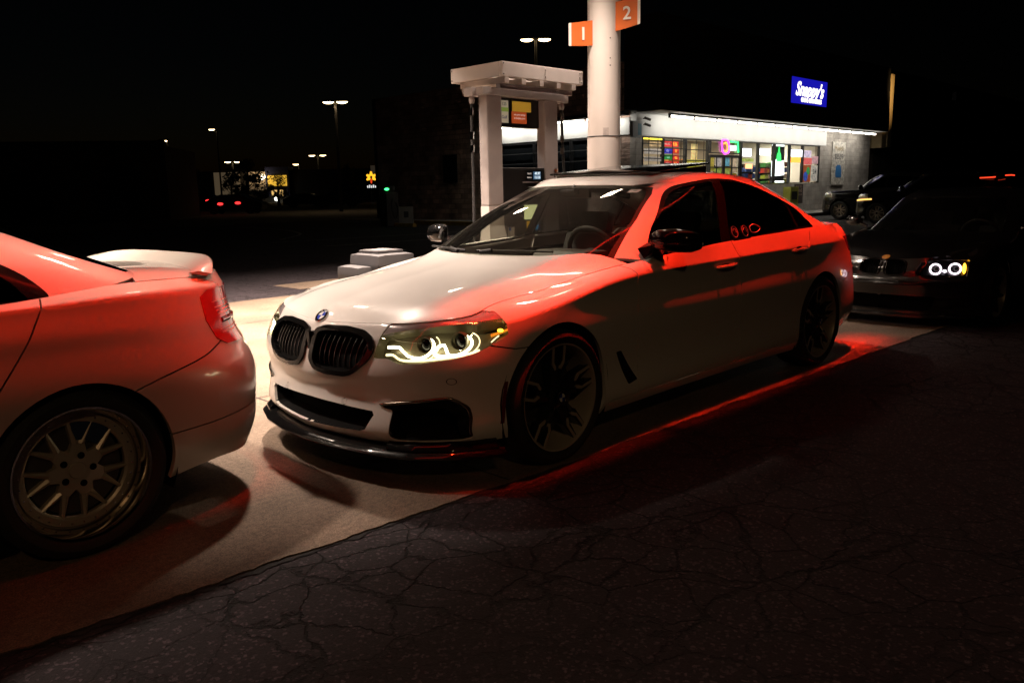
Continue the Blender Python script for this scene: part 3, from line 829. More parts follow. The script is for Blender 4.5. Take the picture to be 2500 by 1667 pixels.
# headlights
for sg in (1, -1):
    pass
sh.part([22], 'lamp_brow', mat('brow_trim', (.35, .30, .30), .2, metal=.3, coat=1), g, 'pair', lip=.02, off=-.004)
lens = sh.part([29], 'headlight', M_LENS, g, 'pair', lip=0, off=.0005)
hb = bowl(sh, [29], 'lamp_housing', M_HOUS, g, .065, 'pair')
for o, L, sg in zip(hb, lens, (1, -1)):
    o.parent = L
    def fp(y, z, dep): return (sh.at_front(y, z)[0]-dep, sg*y, z)
    def tube_l(name, pts, r, m, dep=.022, n=5):
        b = MB(); P = [fp(y, z, dep) for y, z in crv(pts, n)]; b.tube(P, r, 8, flat=.8); return obj(name, b, m, L, 60)
    arc = lambda cy, cz, r, a0, a1, n=14: [(cy+r*math.cos(R(a)), cz+r*math.sin(R(a))) for a in np.linspace(a0, a1, n)]
    tube_l('light_tube', [(0.498, 0.651), (0.525, 0.655), (0.556, 0.654), (0.580, 0.637), (0.605, 0.620), (0.630, .613)]+arc(.652, .654, .042, -95, 66), .0064, M_DRL, n=1)
    tube_l('light_tube', [(0.703, 0.648), (0.712, 0.664), (0.726, 0.668), (0.738, 0.650), (0.748, .630)]+arc(.765, .664, .043, -100, 66), .0072, M_DRL, n=1)
    tube_l('light_tube', [(0.700, 0.640), (0.712, .624), (.74, .618), (.775, .619), (.80, .628)], .0080, M_DRL, n=2)
    tube_l('light_guide', arc(.655, .654, .058, -50, 58), .0028, M_DRLS, n=1)
    tube_l('light_guide', arc(.768, .664, .060, -48, 62), .0032, M_DRLS, n=1)
    tube_l('light_guide', [(0.50, 0.618), (0.535, 0.620), (0.585, 0.600), (0.677, 0.603), (0.774, 0.617), (0.815, 0.628), (.835, .640)], .006, M_DRLS)
    tube_l('light_guide', [(0.50, .688), (.56, .682), (.636, .678), (.68, .676)], .003, M_HOUS)
    tube_l('light_guide', [(0.875, 0.700), (0.868, 0.688), (0.861, 0.672)], .003, M_DRLS, .012)
    for (yy, zz, rr_) in ((.655, .668, .036), (.765, .682, .040)):
        x, n = sh.at_front(yy, zz); b = MB()
        b.sphere((x-.035, sg*yy, zz), (.02, rr_*.8, rr_*.85), 20); po = obj('projector_lens', b, M_GLOSS, L, 60)
        b = MB(); b.lathe([(rr_*.86, 0), (rr_*1.0, .012), (rr_*1.04, 0), (rr_, -.03)], 28, M=Matrix.Translation((x-.03, sg*yy, zz)) @ Matrix.Rotation(-PI/2+sg*.5, 4, 'Z'), closed=True)
        obj('projector_ring', b, M_HOUS, L, 60)
    b = MB(); b.sphere(fp(.873, .722, .014), (.014, .014, .008), 14); obj('turn_signal', b, M_AMBER, L, 60)
    b = MB(); P = [fp(y, z, .012) for y, z in ((.855, .700), (.875, .712), (.890, .722))]; b.tube(P, .006, 6); obj('turn_reflector', b, emat('amber_glow', (1, .35, .02), .8, (.4, .12, .01)), L, 60)
# fog trim bars
for sg in (1, -1):
    b = MB(); pts = [(.478, .388), (.60, .405), (.75, .426), (.782, .418), (.818, .382), (.832, .33), (.833, .25)]
    P = [(sh.at_front(y, z)[0]+.004, sg*y, z) for y, z in crv(pts, 5)]
    b.tube(P, [.003]+[.008]*(len(P)-2)+[.004], 8, flat=1); obj('fog_trim', b, mat('satin_bronze_trim', (.22, .19, .15), .25, metal=1), g, 60)
# front splitter
def lip_sweep(y0, y1, prof, name, m, nst=40):
    b = MB(); rows = []
    for s in np.linspace(y0, y1, nst):
        a = abs(s); yv = np.interp(a, [0, 1, 2, 3, 4, 5, 6], [q[1] for q in plan[:7]]); xv = np.interp(a, [0, 1, 2, 3, 4, 5, 6], [q[0] for q in plan[:7]])
        i = min(int(a), 5); tx, ty = plan[i+1][0]-plan[i][0], plan[i+1][1]-plan[i][1]; l = math.hypot(tx, ty); nx, ny = ty/l, -tx/l
        sg = 1 if s >= 0 else -1
        if a < 1e-3: nx, ny = 1, 0
        rows.append([b.bm.verts.new((xv+nx*d, sg*(yv+ny*d), z)) for d, z in prof])
    for r0, r1 in zip(rows[:-1], rows[1:]):
        n = len(prof)
        for k in range(n): b.bm.faces.new((r0[k], r0[(k+1) % n], r1[(k+1) % n], r1[k]))
    b.bm.faces.new(rows[0]); b.bm.faces.new(rows[-1][::-1]); bmesh.ops.recalc_face_normals(b.bm, faces=b.bm.faces)
    return obj(name, b, m, g, 35)
plan_s = crv([np.array(q) for q in plan[:8]], 1)
lip_sweep(-5.6, 5.6, [(-.04, .195), (.005, .19), (.035, .170), (.045, .160), (.040, .150), (-.02, .140), (-.06, .145)], 'front_splitter', M_GLOSS, 113)
lip_sweep(2.4, 5.4, [(-.10, .235), (-.02, .225), (.018, .195), (.022, .185), (-.05, .18)], 'splitter_blade', M_GLOSS, 40)
lip_sweep(-5.4, -2.4, [(-.10, .235), (-.02, .225), (.018, .195), (.022, .185), (-.05, .18)], 'splitter_blade', M_GLOSS, 40)
# hood
HG = hood_patch(top, int(np.argmin(np.hypot(top[:, 0]-.535, top[:, 1]-.79))), -.705, [(-.33, 0, .985), (-.36, .25, .989), (-.45, .50, .994), (-.60, .66, .994), (-.70, .74, .98)],
                [(.77, 0, .735), (.72, 0, .782), (.60, 0, .825), (.40, 0, .868), (.10, 0, .915), (-.15, 0, .955), (-.33, 0, .985)], pw=3.0)
tt = np.linspace(0, 1, HG.shape[1]); aa = np.linspace(0, 1, HG.shape[0])
ridge = np.clip((tt-.60)/.10, 0, 1); ridge = ridge*ridge*(3-2*ridge)
HG[:, :, 2] -= (ridge*.010*np.clip((1-tt)/.15, 0, 1))[None, :]*np.clip(aa*5, 0, 1)[:, None]*np.clip((1-aa)*6, 0, 1)[:, None]
hs = Shell(HG, flip=True); hs.cut(strip([tuple(p[:2]) for p in top[int(np.argmin(np.hypot(top[:, 0]-.535, top[:, 1]-.79))):int(np.argmin(np.abs(top[:, 0]+.69)))]], .008), (0, 1), -1)
hs.done(); hs.part([0], 'hood', M_WHITE, g, 'both', lip=.02, off=.0015)
x, n = hs.bvh.ray_cast(Vector((.782, .0, 2)), Vector((0, 0, -1)))[0], None
hh = hs.bvh.ray_cast(Vector((.752, .0, 2)), Vector((0, 0, -1)))
emblem(g, hh[0]+hh[1]*.004 if hh[1].z > 0 else hh[0]-hh[1]*.004, hh[1] if hh[1].z > 0 else -hh[1], (-1, 0, .5), .041)
# trunk lid
DG = deck_patch(top, -3.42, [(-3.60, 0, 1.06), (-3.58, .3, 1.06), (-3.52, .6, 1.055), (-3.42, .77, 1.045)], [(-3.60, 0, 1.06), (-3.8, 0, 1.062), (-3.97, 0, 1.045)])
ds = Shell(DG, flip=True); ds.done(); ds.part([0], 'trunk_lid', M_WHITE, g, 'both', lip=.015, off=.002)
# greenhouse
gh = [
 [(-.28, 0, .965), (-.74, 0, 1.195), (-1.22, 0, 1.376), (-1.30, 0, 1.402)],
 [(-.32, .33, .965), (-.77, .30, 1.193), (-1.24, .27, 1.374), (-1.32, .27, 1.399)],
 [(-.46, .58, .968), (-.87, .52, 1.185), (-1.29, .45, 1.367), (-1.36, .44, 1.390)],
 [(-.70, .745, .97), (-1.01, .665, 1.175), (-1.36, .555, 1.353), (-1.43, .53, 1.380)],
 [(-.82, .832, .955), (-1.14, .735, 1.178), (-1.46, .635, 1.352), (-1.50, .565, 1.402)],
 [(-1.15, .856, .955), (-1.36, .768, 1.19), (-1.60, .668, 1.380), (-1.62, .572, 1.428)],
 [(-1.62, .862, .985), (-1.68, .785, 1.20), (-1.80, .678, 1.398), (-1.80, .575, 1.440)],
 [(-2.30, .858, 1.010), (-2.30, .780, 1.20), (-2.22, .672, 1.372), (-2.22, .570, 1.428)],
 [(-2.80, .838, 1.025), (-2.75, .760, 1.16), (-2.64, .662, 1.300), (-2.58, .556, 1.384)],
 [(-3.18, .792, 1.025), (-3.06, .722, 1.13), (-2.93, .636, 1.240), (-2.78, .530, 1.335)],
 [(-3.52, .690, 1.030), (-3.36, .630, 1.10), (-3.12, .560, 1.200), (-2.88, .470, 1.315)],
 [(-3.60, .42, 1.040), (-3.43, .39, 1.115), (-3.16, .34, 1.235), (-2.93, .29, 1.342)],
 [(-3.62, 0, 1.045), (-3.46, 0, 1.115), (-3.19, 0, 1.240), (-2.95, 0, 1.350)],
]
GG = surf(gh, 190, 30)
gs = Shell(GG)
sidec = lambda c: c.y > .5 and c.x < -.7
win = [(-.825, .958), (-.975, 1.095), (-1.115, 1.190), (-1.285, 1.297), (-1.41, 1.350), (-1.54, 1.378), (-1.72, 1.398), (-1.90, 1.400), (-2.10, 1.386), (-2.35, 1.340), (-2.60, 1.272), (-2.80, 1.208), (-2.93, 1.150), (-3.00, 1.090), (-3.03, 1.040), (-2.9, 1.036), (-2.5, 1.030), (-2.2, 1.022), (-1.7, 1.005), (-1.45, .985), (-1.1, .966)]
winp = crv(win[:16], 4) + win[16:]
gs.cut(winp, (0, 2), 40, sidec)
shrink = [(x*(1-.0)+(0.0), z) for x, z in win]
cx, cz = -1.95, 1.17
wi = [(x+(cx-x)*.022, z+(cz-z)*.07 if z > 1.1 else z+.014) for x, z in win]
gs.cut(crv(wi[:16], 4)+wi[16:], (0, 2), 41, sidec, only=(40,))
gs.cut([(-1.60, .95), (-1.70, .95), (-1.855, 1.45), (-1.765, 1.45)], (0, 2), 42, sidec, only=(40, 41))     # B pillar trim
gs.cut([(-2.70, .95), (-2.73, .95), (-2.745, 1.45), (-2.715, 1.45)], (0, 2), 42, sidec, only=(41,))
wsd = [(0, .90), (.60, .90), (.735, .955), (.655, 1.175), (.575, 1.312), (.535, 1.352), (.46, 1.364), (.3, 1.372), (0, 1.376)]
gs.retag(lambda c, t: 47 if t == 41 and c.x > -1.75 else None)
gs.cut(wsd, (1, 2), 43, lambda c: c.x > -1.5 and c.x > -1.40-.0)
rw = [(0, 1.0), (.60, 1.03), (.60, 1.08), (.53, 1.19), (.45, 1.29), (.40, 1.315), (.2, 1.33), (0, 1.335)]
gs.cut(rw, (1, 2), 44, lambda c: c.x < -2.9)
gs.cut(strip([(.790, .95), (.705, 1.175), (.605, 1.345)], .0015), (1, 2), 45, lambda c: -1.5 < c.x < -.7, only=(0,))
gs.done()
gs.part([0, 45], 'roof_pillars', M_WHITE, g, 'both', lip=.02, off=.002)
gs.part([40, 42], 'window_trim', M_GLOSS, g, 'pair', lip=.006, off=.003)
gs.part([41], 'side_window', M_TINT, g, 'pair', lip=0, off=-.002); gs.part([47], 'side_window', M_CLEAR, g, 'pair', lip=0, off=-.002)
ws_o = gs.part([43], 'windshield', M_WS, g, 'both', lip=0, off=0)
gs.part([44], 'rear_window', M_TINT, g, 'both', lip=0, off=0)
# windshield black edge band
fr = [(0, .985), (.60, .985), (.70, .985), (.64, 1.17), (.56, 1.303), (.525, 1.338), (.45, 1.352), (.3, 1.361), (0, 1.364)]
gs2 = Shell(GG); gs2.cut(wsd, (1, 2), 43, lambda c: c.x > -1.40); gs2.cut(fr, (1, 2), 46, lambda c: c.x > -1.40, only=(43,)); gs2.done()
gs2.part([43], 'windshield_seal', M_MATTE, g, 'both', lip=0, off=-.004)
# roof
ge = ring_top_pts(GG)
RG = roof_patch(ge, [(-1.30, 0, 1.402), (-1.45, 0, 1.432), (-1.75, 0, 1.458), (-2.1, 0, 1.460), (-2.5, 0, 1.432), (-2.95, 0, 1.350)], pw=2.6)
rs = Shell(RG, flip=True)
rs.cut(rc([(-1.50, 0, 0), (-1.50, .40), (-2.20, .41), (-2.20, 0, 0)], .05), (0, 1), 50)
rs.done(); rs.part([0], 'roof', M_WHITE, g, 'both', lip=.02, off=.003)
bowl(rs, [50], 'sunroof_opening', M_VOID, g, .06, 'both')
b = MB(); Mx = Matrix.Translation((-1.50, 0, 1.452)) @ Matrix.Rotation(R(4.6), 4, 'Y')
b.box(-.68, .06, -.42, .42, 0, .014, .006, Mx); sr = obj('sunroof_panel', b, M_GLOSS, g, 50)
for sg in (1, -1):
    b = MB(); b.add([(-1.50, sg*.405, 1.45), (-2.16, sg*.405, 1.452), (-2.16, sg*.405, 1.497), (-1.50, sg*.405, 1.453)], [(0, 1, 2, 3)]); obj('panel_skirt', b, M_MATTE, sr)
b = MB(); b.tube([(-1.47, -.38, 1.447), (-1.455, 0, 1.475), (-1.47, .38, 1.452)], .006, 6); b.add([(-1.47, -.38, 1.43), (-1.46, .38, 1.43), (-1.47, .38, 1.452), (-1.455, 0, 1.475), (-1.47, -.38, 1.447)], [(0, 1, 2, 3, 4)])
obj('wind_deflector', b, mat('grey_mesh', (.35, .33, .30), .5), g)
# wheels and arches
for wx in (0.0, -2.975):
    for sg in (1, -1):
        wheel(g, (wx, sg*.925, .34), sg, 'fork', .340, .272, .245, hub='roundel')
tyre_arches(g, ((0, .345), (-2.975, .345)), .40, .60, .905)
b = MB(); b.box(-3.9, .70, -.60, .60, .20, .24); b.box(-2.55, -.42, -.86, .86, .19, .24); obj('underbody', b, M_VOID, g)
# mirrors
for sg in (1, -1):
    b = MB()
    pr = [(0, 0), (.03, .048), (.10, .062), (.17, .052), (.235, .02), (.25, -.02), (.23, -.055), (.12, -.068), (.03, -.052)]
    rings = []
    for k, (yy, hs_, dep) in enumerate(((0, .55, .05), (.03, .85, .075), (.10, 1.0, .085), (.19, .92, .078), (.235, .62, .05), (.245, .3, .02))):
        ring = []
        for a in np.linspace(0, 2*PI, 17)[:-1]:
            ca, sa = math.cos(a), math.sin(a)
            xx = (dep*(abs(ca)**.75)*(1 if ca > 0 else -1)) * (1.0 if ca > 0 else .55); zz = .066*hs_*(abs(sa)**.75)*(1 if sa > 0 else -1)
            ring.append(b.bm.verts.new((-.845-yy*.38+xx, sg*(.885+yy), 1.072-yy*.06+zz)))
        rings.append(ring)
    for r0, r1 in zip(rings[:-1], rings[1:]):
        for k in range(16): b.bm.faces.new((r0[k], r0[(k+1) % 16], r1[(k+1) % 16], r1[k]))
    b.bm.faces.new(rings[0][::-1]); b.bm.faces.new(rings[-1])
    bmesh.ops.recalc_face_normals(b.bm, faces=b.bm.faces)
    mo = obj('side_mirror', b, M_GLOSS, g, 60)
    b = MB(); b.add([(-.80, sg*.845, .965), (-.96, sg*.852, .968), (-.93, sg*.90, 1.01), (-.82, sg*.90, 1.005), (-.80, sg*.80, 1.02), (-.96, sg*.79, 1.06), (-.93, sg*.90, 1.045), (-.82, sg*.90, 1.045)], [(0, 1, 2, 3), (4, 7, 6, 5), (0, 3, 7, 4), (1, 5, 6, 2), (2, 6, 7, 3)])
    obj('mirror_arm', b, M_GLOSS, mo)
    b = MB(); b.tube(crv([(-.80, sg*.90, 1.052), (-.80, sg*.98, 1.050), (-.845, sg*1.08, 1.046), (-.90, sg*1.13, 1.04)], 4), .006, 8, flat=.6); obj('mirror_blade', b, M_GLOSS, mo, 60)
# door handles
for (hx, hz) in ((-1.585, .868), (-2.565, .908)):
    for sg, D in ((1, 0), (-1, 1)):
        b = MB(); yy = sh.at_side(hx, hz)[0]
        b.tube([(hx+.11, sg*(yy-.004), hz-.006), (hx+.09, sg*(yy+.022), hz-.003), (hx, sg*(yy+.034), hz), (hx-.09, sg*(yy+.022), hz+.003), (hx-.11, sg*(yy-.004), hz+.006)], [.008, .012, .013, .012, .008], 10, flat=1)
        h_ = obj('door_handle', b, M_WHITE, g, 60)
        b = MB(); b.sphere((hx, sg*(yy-.002), hz-.004), (.075, .006, .024), 16); obj('handle_recess', b, M_GLOSS, h_, 60)
# interior
dash(g, -.62, .97)
for sx, sy in ((-1.45, .37), (-1.45, -.37), (-2.35, .37), (-2.35, -.37)): seat(g, sx, sy, .30, M_INT, .64)
b = MB(); b.cbox((-1.24, 0, 1.325), (.03, .22, .06), .015); b.tube([(-1.24, 0, 1.34), (-1.20, 0, 1.375)], .01, 6); b.cbox((-1.16, 0, 1.335), (.06, .12, .03), .01); obj('rear_view_mirror', b, M_INT, g, 50)
for sg in (1, -1):
    b = MB(); b.tube([(-.80, sg*.755, .98), (-1.08, sg*.66, 1.16), (-1.38, sg*.55, 1.325), (-1.9, sg*.60, 1.385), (-2.6, sg*.58, 1.29)], .028, 6, flat=.6); obj('pillar_lining', b, M_INT, g, 60)
b = MB(); b.box(-3.3, -.65, -.80, .80, .25, .28); b.add([(-1.28, -.5, 1.372), (-1.28, .5, 1.372), (-1.5, .52, 1.39), (-1.5, -.52, 1.39)], [(0, 1, 2, 3)]); obj('cabin_floor', b, M_INT, g)
for x0_ in (0,):
    for sg in (1, -1):
        b = MB(); b.tube(crv([(-.36, sg*.05-.1, 1.005), (-.40, sg*.30-.1, 1.010), (-.47, sg*.52-.06, 1.01)], 4), .006, 6); b.tube([(-.345, sg*.10-.1, 1.0), (-.36, sg*.18-.1, 1.012)], .012, 6); obj('wiper', b, M_MATTE, g, 60)
# stickers on the glass
def stick(name, y, z, w, h, m, shf=gs):
    x, n = (shf.bvh.ray_cast(Vector((.5, y, z)), Vector((-1, 0, 0)))[:2]); b = MB(); q = []
    for dy, dz_ in ((-w, -h), (w, -h), (w, h), (-w, h)):
        hit = shf.bvh.ray_cast(Vector((.5, y+dy/2, z+dz_/2)), Vector((-1, 0, 0)))[0]; q.append((hit.x+.003, hit.y, hit.z))
    b.add(q, [(0, 1, 2, 3)]); return obj(name, b, m, g)
stick('windshield_sticker', .475, 1.335, .055, .018, mat('paper_white', (.7, .66, .6), .7))
def wpt(x, z, off=.004):
    h = gs.bvh.ray_cast(Vector((x, 3, z)), Vector((0, -1, 0)))[0]; return (h.x, h.y+off, h.z)
for k, x_ in enumerate((-1.80, -1.93)):
    b = MB(); b.tube([wpt(x_+.035*math.cos(a), 1.065+.035*math.sin(a)) for a in np.linspace(0, 2*PI, 25)[:-1]], .0025, 5, closed=True)
    b.tube([wpt(x_+.018*math.cos(a), 1.065+.020*math.sin(a)) for a in np.linspace(0.3, PI+.3, 10)], .0025, 5); obj('window_decal', b, mat('decal_lilac', (.55, .5, .75), .4), g)
b = MB(); b.tube([wpt(x_, z_) for x_, z_ in crv([(-2.01, 1.055), (-2.01, 1.09), (-2.08, 1.10), (-2.14, 1.075), (-2.08, 1.05)], 4, True)], .003, 5, closed=True); obj('window_decal', b, mat('decal_lilac'), g)

# ================================================================= other cars
def simple_car(root, sp):
    """body built from the same kind of control net; sp carries plan, levels, gh and features"""
    P = sp['paint']; plan = sp['plan']; lv = sp['levels']; ax, rr_, rt = sp['axle'], sp['rim'], sp['tyre']
    net = lower_net(sp); G = surf(net, sp.get('nu', 150), sp.get('nv', 34), crease=sp.get('crease', ()))
    s = Shell(G); top = ring_top_pts(G); side = lambda c: c.y > sp['hw']*.62
    zc = rt*1.0
    for wx in (0, -ax):
        ra = sp.get('arch', rt+.035); s.cut([(wx+ra*math.cos(a), zc+.005+ra*math.sin(a)) for a in np.linspace(-.65, PI+.65, 36)], (0, 2), -1, side)
    for (poly, axs, t, cond) in sp['cuts']: s.cut(poly, axs, t, cond, only=(0,))
    for pl in sp['gaps']: s.cut(strip(pl[0], .006), pl[1], -1, pl[2], only=(0,))
    s.retag(sp['classify']); s.done()
    for t, (name, m, sides, kw) in sp['parts'].items():
        if kw.get('bowl'): bowl(s, [t], name, m, root, kw['bowl'], sides)
        else: s.part([t], name, m, root, sides, **kw)
    inn = Shell(surf(lower_net(dict(plan=plan, levels=[dict(z=l['z'], d=[(a, b+.03) for a, b in l['d']]) for l in lv[1:-2]])), 80, 18))
    for wx in (0, -ax): inn.cut([(wx+(ra+.03)*math.cos(a), zc+(ra+.03)*math.sin(a)) for a in np.linspace(-.8, PI+.8, 24)], (0, 2), -1, side)
    inn.cut([(0, .80), (1.2, .80), (1.2, .1), (0, .1)], (1, 2), -1, lambda c: c.x > .3)
    inn.done(); inn.part([0], 'inner_shell', M_VOID, root, 'both', lip=0)
    h = sp['hood']; ic = int(np.argmin(np.hypot(top[:, 0]-h['corner'][0], top[:, 1]-h['corner'][1])))
    HG = hood_patch(top, ic, h['x_end'], h['cowl'], h['centre'], pw=h.get('pw', 3.0), na=30, nt=20)
    hs = Shell(HG, flip=True); hs.done(); hs.part([0], 'hood', P, root, 'both', lip=.02, off=.0015)
    if 'deck' in sp:
        d = sp['deck']; ds = Shell(deck_patch(top, d['x'], d['rim'], d['centre']), flip=True)
        ds.cut(strip(d['seam'], .006), (0, 1), -1) if 'seam' in d else None
        ds.done(); ds.part([0], 'trunk_lid', P, root, 'both', lip=.015, off=.002)
    GG = surf(sp['gh'], 130, 24); gs = Shell(GG); sc = lambda c: c.y > .4 and c.x < sp['win_x'][0] and c.x > sp['win_x'][1]
    gs.cut(sp['win_out'], (0, 2), 40, sc); gs.cut(sp['win_in'], (0, 2), 41, sc, only=(40,))
    for pp in sp['pillars']: gs.cut(pp, (0, 2), 42, sc, only=(40, 41))
    gs.cut(sp['ws'], (1, 2), 43, lambda c: c.x > sp['ws_x']); gs.cut(sp['rw'], (1, 2), 44, lambda c: c.x < sp['rw_x'])
    gs.done()
    gs.part([0], 'roof_pillars', P, root, 'both', lip=.02, off=.002); gs.part([40, 42], 'window_trim', M_GLOSS, root, 'pair', lip=.006, off=.003)
    gs.part([41], 'side_window', sp.get('glass', M_TINT), root, 'pair', lip=0, off=-.002)
    gs.part([43], 'windshield', sp.get('wsglass', M_WS), root, 'both', lip=0); gs.part([44], 'rear_window', M_TINT, root, 'both', lip=0)
    RG = roof_patch(ring_top_pts(GG), sp['roof'], pw=2.6); rs = Shell(RG, flip=True); rs.done(); rs.part([0], 'roof', P, root, 'both', lip=.02, off=.003)
    for wx in (0, -ax):
        for sg in (1, -1):
            wheel(root, (wx, sg*(sp['wy'][0] if wx == 0 else sp['wy'][1]), zc), sg, sp['style'], rt, rr_, .235, sp.get('dish', 0), sp.get('steer', 0) if wx == 0 else 0)
    tyre_arches(root, ((0, zc), (-ax, zc)), ra+.02, .55, sp['hw']-.03)
    b = MB(); x0, x1 = plan[-1][0]+.2, plan[0][0]-.2; zz = sp.get('zu', .20)
    b.box(x0, x1, -.55, .55, zz, zz+.04); b.box(-ax+rt+.08, -rt-.08, -sp['hw']+.06, sp['hw']-.06, zz, zz+.06); b.box(x0+.5, x1-.7, -.7, .7, zz+.05, zz+.1); obj('underbody', b, M_VOID, root)
    return s, gs, hs

# ----------------------------------------------------------------- silver sedan, left edge (rear half in view)
yw = R(4.0); cE, sE = math.cos(yw), math.sin(yw)
O = Vector((2.061, -.593, 0)) + Vector((cE, sE, 0))*2.76       # front axle centre
E90 = empty('sedan', O, yw)
tag(E90, 'pearl silver sedan cut by the left edge, with mesh wheel and lip spoiler', 'car')
plE = [(.76, 0), (.74, .22), (.69, .42), (.60, .60), (.48, .74), (.36, .84), (.28, .875), (0, .90), (-.4, .892), (-.9, .885), (-1.5, .885), (-2.2, .893), (-2.70, .908), (-3.03, .898), (-3.33, .850),
       (-3.54, .755), (-3.68, .58), (-3.755, .30), (-3.775, 0)]
lvE = [
 dict(z=[(0, .20), (6, .21), (8, .17), (12, .19), (14, .235), (15, .215), (18, .22)], d=[(0, .03), (6, .02), (8, .05), (12, .04), (14, .03), (15, .05), (18, .06)]),
 dict(z=[(0, .28), (6, .30), (8, .26), (12, .28), (14, .31), (18, .31)], d=[(0, .0), (6, .0), (8, .02), (12, .010), (14, .010), (18, .02)]),
 dict(z=[(0, .40), (6, .42), (8, .42), (12, .42), (14, .415), (18, .43)], d=[(0, .0), (6, .0), (8, .01), (12, .0), (14, .0), (18, .0)]),
 dict(z=[(0, .52), (6, .56), (8, .58), (12, .58), (14, .57), (18, .57)], d=[(0, .01), (6, .0), (8, .0), (12, .0), (14, -.006), (18, -.01)]),
 dict(z=[(0, .60), (6, .68), (8, .72), (12, .70), (14, .68), (18, .69)], d=[(0, .03), (6, .0), (8, .0), (12, .002), (13, .006), (14, .018), (15, .03), (18, .03)]),
 dict(z=[(0, .64), (6, .745), (8, .795), (12, .815), (14, .78), (18, .77)], d=[(0, .05), (6, .02), (8, .024), (12, .030), (13, .040), (14, .055), (15, .07), (18, .08)]),
 dict(z=[(0, .655), (6, .76), (8, .825), (12, .850), (14, .82), (18, .80)], d=[(0, .055), (6, .03), (8, .030), (12, .030), (13, .042), (14, .062), (15, .08), (18, .085)]),
 dict(z=[(0, .70), (6, .80), (8, .89), (12, .925), (14, .90), (18, .90)], d=[(0, .06), (6, .05), (8, .045), (12, .054), (13, .066), (14, .085), (15, .10), (18, .10)]),
 dict(z=[(0, .715), (6, .82), (8, .935), (12, .972), (13, .975), (14, .968), (16, .968), (18, .968)], d=[(0, .07), (6, .08), (8, .052), (12, .062), (13, .074), (14, .100), (15, .11), (18, .105)]),
 dict(z=[(0, .73), (4, .77), (6, .83), (7, .86), (8, .925), (8.5, .95), (9, .962), (11, .985), (12, 1.002), (13, 1.018), (14, 1.012), (15, 1.010), (18, 1.022)],
      d=[(0, .09), (4, .10), (5, .13), (6, .16), (7, .17), (8.4, .16), (9, .075), (11, .078), (12, .105), (13, .170), (14, .19), (15, .165), (16, .135), (18, .12)]),
]
sdE = lambda c: c.y > .5
def clE(c, t):
    if t != 0: return None
    x, y, z = c
    if x > .33: return 1
    if x > -.60: return 2
    if x > -1.62: return 3
    if x > -2.42-max(0, (z-.55))*.62: return 4
    xr = -2.94-(x*0)
    zs = .60+(-2.92-x)*.215 if x > -3.50 else .735
    if x < -2.92 and z < zs: return 6
    return 7
seamE = crv([(-2.90, .600), (-3.10, .652), (-3.30, .692), (-3.42, .735)], 4)
